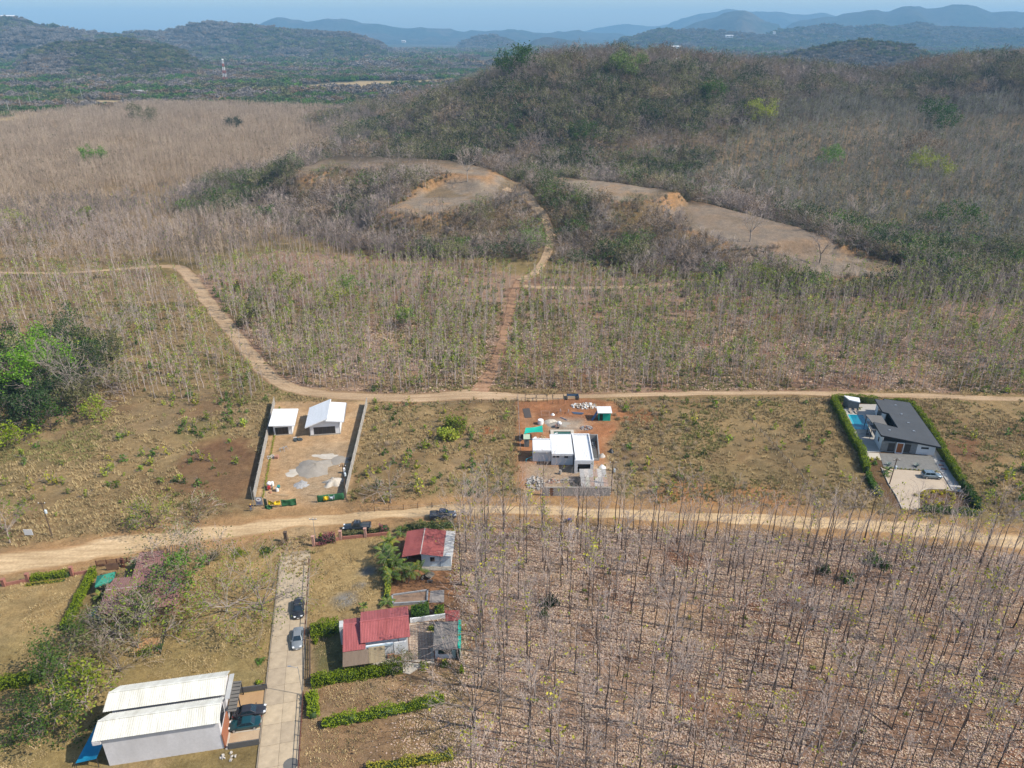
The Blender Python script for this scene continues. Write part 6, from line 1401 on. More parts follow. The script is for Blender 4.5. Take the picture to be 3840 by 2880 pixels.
def tree(seed, h, R, trunk=.35, limbs=6, lvl=2, nch=3, r0=.2, leaf=0.0, lsize=.4, nleaf=5, lspread=.45, flat=1.0, up=.05, rmin=.02, spread=.6, wood=True, el=(.25, 1.2), lean=0):
    r = np.random.default_rng(seed); T, Cn = Plant(), Plant(); segs = []; cs = []; tips = []
    p = np.array([0, 0, -.15]); q = np.array([r.normal() * .15 + lean, r.normal() * .15, h * trunk]); m_ = (p + q) / 2 + np.array([r.normal() * .08 + lean * -.1, r.normal() * .08, 0]); segs += [(*p, *m_, r0, r0 * .85), (*m_, *q, r0 * .85, r0 * .7)]
    for i in range(limbs):
        az = 6.283 * (i + r.random() * .7) / limbs; e = r.uniform(*el); d = np.array([math.cos(az) * math.cos(e), math.sin(az) * math.cos(e), math.sin(e) * flat])
        d /= np.linalg.norm(d); L = (R * math.cos(e) + (h * (1 - trunk)) * math.sin(e) * flat) * .58
        st = p + (q - p) * r.uniform(.8, 1.0); a, t_ = [], []; branch(a, t_, st, d, L, r0 * .5, lvl, nch, spread, up, r)
        segs += [x for x in a if x[6] > r0 * .17]; cs += [x for x in a if x[6] <= r0 * .17]; tips += t_
    v, qd_, m = tubes(segs, 4); T.add(v, qd_, 0, np.full(len(qd_), r.random()))
    if cs: v, qd_, m = tubes(seg_arr(cs, rmin), 3); Cn.add(v, qd_, 0, np.tile(r.random(len(cs)), 3))
    if leaf > 0:
        tp = np.array(tips); tp = tp[r.random(len(tp)) < leaf]; c = np.repeat(tp, nleaf, 0) + r.normal(size=(len(tp) * nleaf, 3)) * lspread; c = c[c[:, 2] > .2]; v, qd_ = leaves(c, lsize, r, .15); Cn.add(v, qd_, 1, r.random(len(qd_)))
    return T, Cn
def bush(seed, R, h, n, lsize, stems=8, mi=1):
    r = np.random.default_rng(seed); Cn = Plant(); cs = []; tips = []
    for _ in range(stems):
        az = r.uniform(0, 6.283); e = r.uniform(.5, 1.4); d = np.array([math.cos(az) * math.cos(e), math.sin(az) * math.cos(e), math.sin(e)]); branch(cs, tips, (r.normal() * R * .15, r.normal() * R * .15, -.05), d, (R + h) * .42, .03, 1, 3, .6, .02, r)
    v, q, m = tubes(seg_arr(cs, .012), 3); Cn.add(v, q, 0, np.tile(r.random(len(cs)), 3))
    th = r.uniform(0, 6.283, n); u = r.random(n) ** .4; ph = np.arccos(r.uniform(0, 1, n)); c = np.stack([R * u * np.sin(ph) * np.cos(th), R * u * np.sin(ph) * np.sin(th), h * u * np.cos(ph) + .08], 1)
    c[:, :2] *= (1 + .35 * np.sin(3 * th + seed))[:, None] * .85
    v, q = leaves(c, lsize, r, .2); Cn.add(v, q, mi, r.random(n)); return Cn
def merge(*ps):
    o = Plant()
    for p, off in ps:
        for v, q, mi, rnd in p.parts: o.parts.append((v, q, mi + off, rnd))
    return o
def cluster(plants, span, n, r, s=(.8, 1.2)):
    """several plants side by side as one scatter unit"""
    o = Plant()
    for _ in range(n):
        p = plants[r.integers(len(plants))]; a = r.uniform(0, 6.283); k = r.uniform(*s); t = np.array([r.uniform(-span, span), r.uniform(-span, span), 0]); R_ = np.array([[math.cos(a), -math.sin(a), 0], [math.sin(a), math.cos(a), 0], [0, 0, 1]])
        for v, q, mi, rnd in p.parts: o.parts.append((v @ R_.T * k + t, q, mi, np.clip(rnd * .6 + r.random() * .4, 0, 1)))
    return o
def dome(seed, R, h, n, lsize):
    """a far crown: leafy blades over an uneven dome"""
    r = np.random.default_rng(seed); o = Plant(); m = 5; cen = np.stack([r.normal(size=m) * R * .42, r.normal(size=m) * R * .42, h * r.uniform(.35, .75, m)], 1); k = r.integers(m, size=n)
    d = r.normal(size=(n, 3)); d /= np.linalg.norm(d, axis=1, keepdims=True); c = cen[k] + d * np.array([R * .55, R * .55, h * .34]) * r.uniform(.75, 1.05, (n, 1)); c[:, 2] = np.maximum(c[:, 2], .3)
    v, q = leaves(c, lsize, r, .1); o.add(v, q, 0, r.random(n)); return o

# ---- scatter: one object of uncountable growth, its pieces instanced on its own points
def scatter(name, pts, protos, scale, label=None, seed=0):
    """pts (n,3); protos: list of meshes; scale (n,)"""
    r = np.random.default_rng(seed); n = len(pts)
    me = bpy.data.meshes.new(name); me.vertices.add(n); me.vertices.foreach_set('co', np.asarray(pts, np.float32).ravel())
    for nm, ty, val in (('pick', 'INT', r.integers(len(protos), size=n)), ('turn', 'FLOAT', r.uniform(0, 6.283, n)), ('size', 'FLOAT', np.asarray(scale))):
        a = me.attributes.new(nm, ty, 'POINT'); a.data.foreach_set('value', val.astype(np.int32 if ty == 'INT' else np.float32))
    me.update(); ob = link_mesh(name, me)
    col = bpy.data.collections.new(name + '_kinds')
    for i, m in enumerate(protos): col.objects.link(bpy.data.objects.new('%s_kind_%03d' % (name, i), m))
    ng = bpy.data.node_groups.new(name, 'GeometryNodeTree'); ng.interface.new_socket('Geometry', in_out='INPUT', socket_type='NodeSocketGeometry'); ng.interface.new_socket('Geometry', in_out='OUTPUT', socket_type='NodeSocketGeometry')
    N = ng.nodes; gi, go = N.new('NodeGroupInput'), N.new('NodeGroupOutput'); ci = N.new('GeometryNodeCollectionInfo'); ci.inputs['Collection'].default_value = col; ci.inputs['Separate Children'].default_value = True; ci.inputs['Reset Children'].default_value = True
    ip = N.new('GeometryNodeInstanceOnPoints'); ip.inputs['Pick Instance'].default_value = True
    def attr(nm, ty): a = N.new('GeometryNodeInputNamedAttribute'); a.data_type = ty; a.inputs['Name'].default_value = nm; return a.outputs['Attribute']
    ng.links.new(gi.outputs[0], ip.inputs['Points']); ng.links.new(ci.outputs[0], ip.inputs['Instance']); ng.links.new(attr('pick', 'INT'), ip.inputs['Instance Index'])
    cx = N.new('ShaderNodeCombineXYZ'); ng.links.new(attr('turn', 'FLOAT'), cx.inputs['Z']); e2r = N.new('FunctionNodeEulerToRotation'); ng.links.new(cx.outputs[0], e2r.inputs[0]); ng.links.new(e2r.outputs[0], ip.inputs['Rotation'])
    ng.links.new(attr('size', 'FLOAT'), ip.inputs['Scale']); ng.links.new(ip.outputs[0], go.inputs[0])
    md = ob.modifiers.new('scatter', 'NODES'); md.node_group = ng
    return tag(ob, label, None, None, 'stuff')
def in_view(x, y, z, m=.10):
    """inside the camera's field, with a margin so that a side step still finds ground cover"""
    X_, Y_, Z_ = x, y, z - CAM_H; dep = Y_ * _cp - Z_ * _sp; upv = Y_ * _sp + Z_ * _cp; w = 1920 / FPX; h_ = 1440 / FPX
    return (dep > 1) & (np.abs(X_) < dep * w * (1 + m) + 3) & (np.abs(upv) < dep * h_ * (1 + m) + 6)
def sprinkle(n, x0, x1, y0, y1, dens, seed, spacing=None):
    """n random plan points kept with probability dens(x, y)"""
    r = np.random.default_rng(seed)
    if spacing:
        gx = np.arange(x0, x1, spacing); gy = np.arange(y0, y1, spacing * .9); x, y = np.meshgrid(gx, gy); x = x.ravel() + r.normal(size=x.size) * spacing * .12; y = y.ravel() + r.normal(size=y.size) * spacing * .12
    else: x = r.uniform(x0, x1, n); y = r.uniform(y0, y1, n)
    k = in_view(x, y, np.zeros_like(x)) | in_view(x, y, np.full_like(x, 40.0)); x, y = x[k], y[k]
    k = r.random(len(x)) < dens(x, y); x, y = x[k], y[k]
    return x, y, height(x, y), r
def inside(x, y, poly, soft=1.0): return 1 - sstep(-soft, soft, pdist(x, y, poly))
def clear_of_tracks(x, y, gap=1.0):
    ok = np.ones(len(x), bool)
    for q in TRACKS:
        qq = q[::2]; m = (x > qq[:, 0].min() - 8) & (x < qq[:, 0].max() + 8) & (y > qq[:, 1].min() - 8) & (y < qq[:, 1].max() + 8)
        if m.any():
            d = pdist(x[m], y[m], [(a[0], a[1]) for a in qq], False); w = np.interp(x[m] * 0, [0], [q[:, 2].mean()]); ok[np.nonzero(m)[0][d < w + gap]] = False
    return ok
def knoll_terrace(x, y, gap=1.5):
    ok = np.ones(len(x), bool)
    for pts, z in TERR: ok &= pdist(x, y, pts) > gap
    return ok

# ---- the plantation in front: tall bare teaks one by one, the rest (hidden behind or past the limit) as one mass
TK = [teak(100 + i, 12.2 + 2.2 * math.sin(i * 2.1), .095 + .02 * (i % 3), (7, 5, 9, 6, 8)[i % 5], 2, (.0, .02, .06, .0, .22, .0, .04, .0)[i % 8], .36, (.5, .42, .6, .35)[i % 4]) for i in range(14)]
TKm = [(a.mesh('teak_trunk', [BARK]), b.mesh('teak_crown', [TWIG, L_TEAK])) for a, b in TK]
TKw = [merge((a, 0), (b, 1)).mesh('teak_whole', [BARK, TWIG, L_TEAK]) for a, b in TK]
x, y, z, r = sprinkle(0, -8, 150, 36, 112, lambda x, y: inside(x, y, PLOT, .6) * .93, 5, 3.3)
k = (pdist(x, y, ROAD_C, False) > 4.2); x, y, z = x[k], y[k], z[k]
vis = in_view(x, y, np.full_like(x, 7.0), 0)
order = np.argsort(np.where(vis, np.hypot(x, y), 1e6)); keep = order[:295]; rest = order[295:]
for j, i in enumerate(keep):
    a = int(r.integers(len(TKm))); s = float(r.uniform(.68, 1.14)); ro = float(r.uniform(0, 6.28))
    zx = 0 if x[i] < 4 else 1 if x[i] < 26 else 2 if x[i] < 52 else 3; zy = 0 if y[i] > 94 else 1 if y[i] > 74 else 2
    t = thing('teak_tree', 'slender leafless teak tree ' + ('at the road edge of the plantation', 'in the middle rows of the plantation', 'in the front rows of the plantation')[zy] + (', beside the garden boundary', ', left of its centre', ', right of its centre', ', towards its right end')[zx], 'tree', (x[i], y[i], 0), 'tall bare teak trees of the plantation below the road'); t.scale = (s, s, s); t.rotation_euler = (0, 0, ro)
    for nm, m in (('trunk', TKm[a][0]), ('crown', TKm[a][1])): link_mesh(nm, m, t)
scatter('teak_plantation', np.stack([x[rest], y[rest], z[rest]], 1), TKw, r.uniform(.82, 1.12, len(rest)), 'further bare teak trees of the same plantation', 6)

# ---- young teaks of the middle field, then the thin tan stands beyond
YT = [teak(200 + i, (7.4, 8.4, 6.2, 9.0)[i % 4], .095, 8, 1, (.08, .5, .9, 0, .3, .7, 0, .12)[i % 8], .44, .36, .135, .026) for i in range(12)]
YTm = [(a.mesh('young_teak_trunk', [TWIG]), b.mesh('young_teak_crown', [TWIG, L_MID])) for a, b in YT]
YTw = [merge((a, 0), (b, 1)).mesh('young_teak_whole', [TWIG, TWIG, L_MID]) for a, b in YT]
x, y, z, r = sprinkle(0, -190, 190, 150, 275, lambda x, y: np.maximum(inside(x, y, MID, 1) * (.55 + .4 * (fbm(x, y, 18, 8, 3) > .47)), inside(x, y, LEFTMID, 1) * .45 * (y > 158)), 15, 2.25)
k = clear_of_tracks(x, y, .6) & knoll_terrace(x, y); x, y, z = x[k], y[k], z[k]
vis = in_view(x, y, z + 3, 0); order = np.argsort(np.where(vis, np.hypot(x, y), 1e6)); keep, rest = order[:290], order[290:]
for i in keep:
    a = int(r.integers(len(YTm))); s = float(r.uniform(.7, 1.15))
    zx = 0 if x[i] < -85 else 1 if x[i] < -40 else 2 if x[i] < 0 else 3 if x[i] < 45 else 4
    t = thing('young_teak_tree', 'thin young teak with scattered yellow green leaves ' + ('left of the dirt track', 'inside the dirt track bend', 'left of the red track mouth', 'right of the red track mouth', 'behind the pool house')[zx], 'tree', (x[i], y[i], z[i]), 'young teaks along the near edge of the middle field'); t.scale = (s, s, s); t.rotation_euler = (0, 0, float(r.uniform(0, 6.28)))
    for nm, m in (('trunk', YTm[a][0]), ('crown', YTm[a][1])): link_mesh(nm, m, t)
scatter('young_plantation', np.stack([x[rest], y[rest], z[rest]], 1), YTw, r.uniform(.65, 1.15, len(rest)), 'young teak field behind the dirt track', 16)
# tan stands on the far plain and the grey stand on the right
r = np.random.default_rng(77)
PO = [teak(300 + i, 7.5, .07, 7, 1, (.0, .0, .06, .0)[i % 4], .5, .35, .16, .035) for i in range(6)]
POc = [cluster([merge((a, 0), (b, 1)) for a, b in PO], 4.2, 9, r, (.75, 1.15)) for _ in range(8)]
POt = [c.mesh('tan_stand', [TWIGT, TWIGT, L_OLIVE]) for c in POc]; POg = [c.mesh('grey_stand', [TWIGG, TWIGG, L_OLIVE]) for c in [cluster([merge((a, 0), (b, 1)) for a, b in [teak(320 + i, 7.5, .07, 7, 1, (.0, .35, .06, .5)[i % 4], .6, .35, .16, .035) for i in range(6)]], 4.2, 8, r, (.7, 1.3)) for _ in range(8)]]
HILLH = lambda x, y: height(x, y) - 14 * sstep(340, 560, y) * sstep(-40, 130, x)
LEFTPLAIN = VG(((-300, 585), (330, 575), (400, 590), (560, 545), (600, 420), (640, 390), (760, 300), (745, 238), (560, 232), (330, 225), (120, 245), (0, 258), (-300, 275)))
def dl(x, y): return inside(x, y, LEFTPLAIN, 4) * (1 - .8 * (fbm(x, y, 45, 91, 3) > .62)) * (.55 + .45 * (y > 330))
x, y, z, r = sprinkle(0, -620, 60, 225, 1010, dl, 21, 7.2); k = knoll_terrace(x, y, 3) & clear_of_tracks(x, y, 2.5) & (spine(x, y, KNOLL)[0] > 62); x, y, z = x[k], y[k], z[k]
scatter('tan_plantation', np.stack([x, y, z], 1), POt, r.uniform(.8, 1.25, len(x)), 'wide stand of thin tan bare saplings on the left plain', 22)
GREYST = [V(u, v, 6)[:2] for u, v in ((1480, 395), (1620, 335), (1800, 300), (2000, 268), (2330, 250), (2400, 600), (2100, 600), (1990, 520), (1830, 480), (1650, 430))]
x, y, z, r = sprinkle(0, 70, 520, 280, 600, lambda x, y: inside(x, y, [V(u, v, 6)[:2] for u, v in ((1480, 395), (1620, 335), (1800, 300), (2000, 268), (2330, 250), (2400, 600), (2100, 600), (1990, 520), (1830, 480), (1650, 430))], 4), 23, 6.6)
k = knoll_terrace(x, y, 4); x, y, z = x[k], y[k], z[k]; scatter('grey_plantation', np.stack([x, y, z], 1), POg, r.uniform(.8, 1.2, len(x)), 'wide stand of grey bare saplings on the right slope', 24)

FLANK = VG(((-300, 585), (330, 575), (400, 590), (600, 545), (900, 565), (1000, 560), (900, 470), (830, 440), (860, 400), (600, 380), (500, 400), (300, 430), (-300, 470)))
x, y, z, r = sprinkle(0, -330, 10, 215, 440, lambda x, y: inside(x, y, FLANK, 3) * (.45 + .55 * (fbm(x, y, 26, 95, 3) > .42)), 26, 4.6); k = knoll_terrace(x, y, 3) & clear_of_tracks(x, y, 2.0); x, y, z = x[k], y[k], z[k]
PSc = [cluster([merge((a, 0), (b, 1)) for a, b in PO[:4]], 2.2, 4, np.random.default_rng(i), (.75, 1.15)) for i in range(6)]
m = fbm(x, y, 40, 96, 3) > .5; k = np.ones(len(x))
for s_ in (7, 14, 22): k = np.where(pdist(x, y + s_, TERR[1][0]) < 1, .5, k)
scatter('tan_thicket', np.stack([x[m], y[m], z[m]], 1), [c.mesh('tan_thicket_stems', [TWIGT, TWIG, L_OLIVE]) for c in PSc], k[m] * r.uniform(.7, 1.2, m.sum()), 'thin tan bare saplings on the left flank of the knoll', 27); scatter('grey_thicket', np.stack([x[~m], y[~m], z[~m]], 1), [c.mesh('grey_thicket_stems', [TWIG, TWIGL, L_MID]) for c in PSc], k[~m] * r.uniform(.7, 1.2, (~m).sum()), 'thin grey bare saplings on the left flank of the knoll', 28)
# ---- dry forest on the hill, the ridge and round the terraces
DT = [tree(400 + i, 8.5, 4.2, .28, 6, 2, 3, .16, (0, 0, 0, .25, 0, .12)[i % 6], .42, 4, .4, .9, .04, .035) for i in range(7)]
DTb = [merge((a, 0), (b, 1)).mesh('bare_tree', [BARKM, TWIGL, L_OLIVE]) for a, b in DT[:5]]; DTg = [merge((a, 0), (b, 1)).mesh('bare_tree_grey', [BARKP, TWIG, L_OLIVE]) for a, b in DT[3:]]
LT = [tree(440 + i, 8, 3.6, .25, 6, 2, 2, .15, .95, .55, 9, .62, .95, .03, .03) for i in range(5)]
LTo = [merge((a, 0), (b, 1)).mesh('olive_tree', [BARKM, TWIG, L_OLIVE]) for a, b in LT]; LTd = [merge((a, 0), (b, 1)).mesh('dark_green_tree', [BARK, TWIG, L_DARK]) for a, b in LT]; LTn = [merge((a, 0), (b, 1)).mesh('brown_tree', [BARKM, TWIG, L_BROWN]) for a, b in LT[:3]]; LTg = [merge((a, 0), (b, 1)).mesh('green_tree', [BARK, TWIG, L_GREEN]) for a, b in LT[1:4]]
def hill_d(x, y):
    hh = HILLH(x, y); return np.clip(sstep(1.0, 5, hh) * sstep(372, 400, y - .02 * np.abs(x)), 0, 1)
x, y, z, r = sprinkle(0, -260, 560, 372, 900, hill_d, 31, 6.3); k = knoll_terrace(x, y, 3) & ((pdist(x, y, GREYST) > 0) | (y > 600)); x, y, z = x[k], y[k], z[k]
hh = HILLH(x, y); mix = fbm(x, y, 42, 33, 4) + (hh - 30) * -.0030 + .02
protos = DTb + DTg + LTo + LTn + LTd; nb_ = len(DTb); pk = np.where(mix < .52, 0, np.where(mix < .61, 1, 2))
for code, nm, pr, lab in ((0, 'bare_forest', DTb + DTb + DTg[:1] + LTn[:1], 'leafless lilac grey forest on the hill'), (1, 'mixed_forest', DTb + LTo[:3] + LTn[:2] + DTg, 'mixed dry forest on the hill'), (2, 'olive_forest', LTo + LTd[:4] + DTb[:3] + LTn[:1], 'greener olive forest in the hill folds')):
    m = pk == code; scatter(nm, np.stack([x[m], y[m], z[m]], 1), pr, np.clip(r.lognormal(-.02, .28, m.sum()), .5, 1.5), lab, 34 + code)
def low_front(x, y):
    k = np.ones(len(x))
    for j, (pts, z) in enumerate(TERR):
        for s in ((7, 14, 22) if j == 1 else (7, 14) if j == 0 else (6, 12)): k = np.where(pdist(x, y + s, pts) < 1, np.minimum(k, .5), k)
    return k
# woods between the terraces and the hill foot, and thickets on the knoll
def knoll_d(x, y):
    d, zz, rr = spine(x, y, KNOLL); band = d / rr < 1.15; return np.where(band, .5 + .5 * (fbm(x, y, 22, 44, 3) > .46), 0.0)
x, y, z, r = sprinkle(0, -170, 270, 235, 430, knoll_d, 41, 3.4); k = knoll_terrace(x, y, 2.5) & clear_of_tracks(x, y, 1.2) & clear_of_tracks(x, y + 5, .5) & clear_of_tracks(x, y + 10, .2); x, y, z = x[k], y[k], z[k]
right = (x > 30) & (fbm(x, y, 30, 45, 3) < .55); k = ~(right & (r.random(len(x)) < .45)); x, y, z = x[k], y[k], z[k]
mix = fbm(x, y, 24, 46, 3); sc = r.uniform(.5, 1.05, len(x)) * low_front(x, y)
for lo, hi, nm, pr, lab in ((0, .47, 'bare_thicket', DTg + DTb[:2] + LTn[:1], 'pale bare thicket over the terraced knoll'), (.47, .56, 'dry_thicket', LTo[:3] + LTn + DTg, 'dry olive and brown thicket on the knoll'), (.56, 1, 'green_thicket', LTo + LTd[:2] + LTg + DTb[:1], 'greener thicket on the knoll flank')):
    m = (mix >= lo) & (mix < hi); scatter(nm, np.stack([x[m], y[m], z[m]], 1), pr, sc[m], lab, int(50 + hi * 10))
def foot_d(x, y): return ((spine(x, y, KNOLL)[0] > 20) & (HILLH(x, y) < 6)).astype(float) * np.clip(sstep(325, 350, y + .0 * x), 0, 1) * sstep(-160, -90, x + (y - 400) * .15)
x, y, z, r = sprinkle(0, -120, 330, 320, 480, foot_d, 61, 4.8); k = knoll_terrace(x, y, 5) & (pdist(x, y, [V(u, v, 6)[:2] for u, v in ((1480, 395), (1620, 335), (1800, 300), (2000, 268), (2330, 250), (2400, 600), (2100, 600), (1990, 520), (1830, 480), (1650, 430))]) > 0); x, y, z = x[k], y[k], z[k]
mix = fbm(x, y, 30, 62, 3); m = mix < .5
scatter('grey_wood', np.stack([x[m], y[m], z[m]], 1), DTg + DTg + DTb[:2] + LTn[:1], r.uniform(.8, 1.3, m.sum()), 'grey bare wood at the foot of the hill', 63); scatter('green_wood', np.stack([x[~m], y[~m], z[~m]], 1), LTo + LTd[:3] + LTg[:1] + DTg[:2], r.uniform(.7, 1.15, (~m).sum()), 'olive green wood at the foot of the hill', 64)
# green wood along the right of the lower terraces
q = [V(u, v, 4)[:2] for u, v in ((1640, 440), (1760, 470), (1900, 510), (2000, 540), (2080, 580), (2050, 600), (1960, 565), (1840, 535), (1720, 490))]
x, y, z, r = sprinkle(0, 90, 260, 225, 360, lambda x, y: inside(x, y, q, 3), 65, 4.0); k = knoll_terrace(x, y, 2); x, y, z = x[k], y[k], z[k]; scatter('green_belt', np.stack([x, y, z], 1), LTd + LTg + LTo[:2] + DTg[:1], r.uniform(.7, 1.15, len(x)), 'dark green wood beside the lower terraces', 66)

# ---- far valley and far hills: crowns in clumps
r = np.random.default_rng(5)
FD = [dome(500 + i, 5.5, 8.5, 210, 2.3) for i in range(4)]
FC = [cluster(FD, 9, 4, r, (.7, 1.2)) for _ in range(4)]
FARG = veg_mat('far_green_leaf', [(.075, .10, .04), (.105, .13, .055), (.14, .16, .07)], .2, .7, .35)
F_D = [c.mesh('far_dark_crowns', [FARG]) for c in FC]; F_G = [c.mesh('far_green_crowns', [L_GREEN]) for c in FC]; F_B = [c.mesh('far_grey_crowns', [TWIGF]) for c in FC]; F_O = [c.mesh('far_olive_crowns', [L_OLIVE]) for c in FC]; F_N = [c.mesh('far_brown_crowns', [L_BROWN]) for c in FC]
FIELDS = [VG(p) for p in (((560, 194), (640, 187), (730, 178), (860, 175), (985, 174), (930, 182), (830, 188), (700, 192)), ((-60, 270), (-10, 258), (60, 246), (130, 241), (60, 255), (0, 264), (-60, 285)), ((180, 216), (262, 217), (255, 222), (170, 224)))]
def far_d(x, y):
    a = np.ones(len(x))
    for p in FIELDS: a *= sstep(0, 25, pdist(x, y, p))
    return a * (1 - inside(x, y, LEFTPLAIN, 8)) * (HILLH(x, y) < 3)
for lo, hi, sp_, sc, sd in ((560, 1150, 13.5, .62, 71), (1150, 2100, 19, .85, 72), (2100, 4600, 36, 1.5, 73)):
    x, y, z, r = sprinkle(0, -.78 * hi, .78 * hi, lo, hi, far_d, sd, sp_); k = (np.abs(x) < y * .78) & ~((x > -60) & (y < 640)); x, y, z = x[k], y[k], z[k]
    mix = fbm(x, y, 130 * sc, 74, 4); j = r.random(len(x)) * .12; mix = mix + j - .06
    for a, b, nm, pr, lab in ((0, .44, 'far_bare_wood', F_B + F_B + F_N, 'grey brown leafless woods of the far valley'), (.44, .53, 'far_olive_wood', F_O + F_N[:2] + F_B[:2], 'olive woods of the far valley'), (.53, 1, 'far_green_wood', F_D + F_G + F_O[:1], 'dark green tree belts of the far valley')):
        m = (mix >= a) & (mix < b); scatter(nm, np.stack([x[m], y[m], z[m] - .3], 1), pr, sc * r.uniform(.65, 1.3, m.sum()), lab, sd)
for i, (XX, YY, ZZ) in enumerate((RA, RA2, RB, RI, RH, RG, RJ)):
    r = np.random.default_rng(80 + i); a, b = XX.shape; dist = float(YY.mean()); cell = {True: 13, False: 24}[dist < 2500]; area = float(np.hypot(XX[-1, b // 2] - XX[0, b // 2], YY[-1, b // 2] - YY[0, b // 2])) * float(np.hypot(XX[0, 0] - XX[0, -1], YY[0, 0] - YY[0, -1])) * .5
    n = int(min(8000, area / cell ** 2)); fi = r.uniform(0, a - 1.01, n); fj = r.uniform(0, b // 2 + 3, n); ii, jj = fi.astype(int), fj.astype(int); u, w = (fi - ii), (fj - jj)
    lerp = lambda A: (A[ii, jj] * (1 - u) + A[ii + 1, jj] * u) * (1 - w) + (A[ii, jj + 1] * (1 - u) + A[ii + 1, jj + 1] * u) * w
    x, y, z = lerp(XX), lerp(YY), lerp(ZZ); k = z > 0; x, y, z = x[k], y[k], z[k]; mix = fbm(x, y, 260, 84, 4) - (z - 40) * .0012; s0 = cell / 22
    for lo, hi, nm, pr, lab in ((-1, .47, 'hill_bare_wood', F_B + F_B + F_N[:1], 'leafless brown woods on a far hill'), (.47, 2, 'hill_green_wood', F_D + F_O + F_B[:2], 'green woods low on a far hill')):
        m = (mix >= lo) & (mix < hi)
        if m.sum() > 3: scatter(nm, np.stack([x[m], y[m], z[m] - 1.0], 1), pr, s0 * r.uniform(.6, 1.2, m.sum()), lab, 90 + i)
# ---- single trees and shrubs one can point at
def put_tree(name, label, cat, TC, mats_t, mats_c, loc, s=1.0, rz=0.0, group=None):
    t = thing(name, label, cat, loc, group); link_mesh('trunk', TC[0].mesh('trunk', mats_t), t); 
    if TC[1].parts: link_mesh('crown', TC[1].mesh('crown', mats_c), t)
    t.scale = (s, s, s); t.rotation_euler = (0, 0, rz); return t
def gv(u, v): p = ground(u, v); return (p.x, p.y, p.z - .1)
L_DKG = veg_mat('deep_green_leaf', [(.04, .085, .015), (.075, .125, .02), (.12, .165, .03)], .25, .6, .2)
# lower left: trees round the dusty red roof and the lane
put_tree('spreading_tree', 'wide almost leafless tree leaning over the concrete lane', 'tree', tree(601, 7.4, 6.4, .2, 10, 3, 2, .18, .6, .32, 7, .45, .85, .02, .022, .6, True, (.15, .9)), [BARKM], [TWIG, L_MID], gv(566, 1318))
put_tree('spreading_tree', 'half bare tree left of the wide lane tree, with a forked pale trunk', 'tree', tree(602, 5.8, 5.0, .2, 9, 3, 2, .15, .6, .32, 7, .45, .85, .02, .02, .6, True, (.15, .9)), [BARKP], [TWIG, L_MID], gv(492, 1322))
put_tree('leafy_tree', 'dense small green tree right of the dusty red roof', 'tree', tree(603, 5.4, 2.6, .3, 6, 2, 3, .16, 1, .42, 9, .4), [BARK], [TWIG, L_GREEN], gv(407, 1272))
put_tree('leafy_tree', 'grey green bushy tree behind the dusty red roof', 'tree', tree(604, 5.6, 4.2, .25, 7, 3, 2, .18, .55, .36, 5, .5), [BARKM], [TWIG, L_OLIVE], gv(375, 1232))
put_tree('leafy_tree', 'grey green straggling tree beside the roadside verge', 'tree', tree(605, 4.6, 3.6, .2, 7, 3, 2, .15, .5, .34, 4, .5), [BARKM], [TWIG, L_OLIVE], gv(452, 1220))
put_tree('bare_tree', 'pale forked bare tree in front of the dusty red roof', 'tree', tree(606, 6.2, 4.4, .2, 7, 3, 2, .15, .55, .34, 6, .4), [BARKP], [TWIG, L_MID], gv(322, 1345))
put_tree('bare_tree', 'tangled bare tree at the left end of the dusty red roof', 'tree', tree(607, 5.8, 4.0, .15, 7, 3, 2, .13, .6, .34, 6, .4), [BARKP], [TWIG, L_OLIVE], gv(262, 1378))
put_tree('bare_tree', 'grey bare tree with upright limbs left of the kitchen garden', 'tree', tree(608, 6.0, 3.4, .15, 7, 3, 2, .12, .45, .34, 6, .4, 1, .06), [BARKP], [TWIG, L_OLIVE], gv(300, 1400))
put_tree('bare_tree', 'low dry tree tangle above the twin white roofs', 'tree', tree(609, 4.2, 3.4, .15, 7, 3, 2, .13, .12, .3, 4, .3), [BARKM], [TWIGT, L_BROWN], gv(258, 1450))
put_tree('leafy_tree', 'large green tree with a twisted pale trunk at the lower left', 'tree', tree(610, 6.0, 3.4, .25, 7, 3, 2, .15, 1, .36, 12, .5), [BARKM], [TWIGL, L_DKG], gv(118, 1560))
put_tree('leafy_tree', 'green tree with white forked trunk beside the left hedge', 'tree', tree(611, 5.6, 3.3, .3, 6, 2, 3, .15, .9, .38, 12, .5), [BARKP], [TWIGL, L_DKG], gv(140, 1455))
put_tree('leafy_tree', 'yellow green tree between the left hedge and the twin roofs', 'tree', tree(612, 5.2, 2.8, .25, 6, 2, 3, .16, .85, .42, 7, .45), [BARKM], [TWIG, L_MID], gv(186, 1530))
put_tree('leafy_tree', 'bright green low tree just left of the nearest white roof', 'tree', tree(613, 3.6, 2.0, .2, 6, 2, 3, .13, .9, .42, 8, .4), [BARKM], [TWIG, L_HEDGE], gv(172, 1500))
put_tree('leafy_tree', 'narrow green sapling tree at the lawn edge, lower left', 'tree', tree(614, 4.0, 1.3, .2, 6, 2, 2, .1, .9, .4, 7, .3), [BARKM], [TWIG, L_GREEN], gv(92, 1590))
put_tree('leafy_tree', 'sparse green tree over the grass left of the bare tangle', 'tree', tree(615, 4.6, 3.0, .25, 6, 2, 3, .12, .8, .36, 9, .45), [BARKM], [TWIGL, L_OLIVE], gv(215, 1410))
put_tree('leafy_tree', 'green leafed tree rising through the dusty red roof edge', 'tree', tree(630, 5.0, 2.6, .25, 7, 2, 3, .12, .9, .36, 8, .45), [BARKM], [TWIGL, L_DKG], gv(352, 1318))
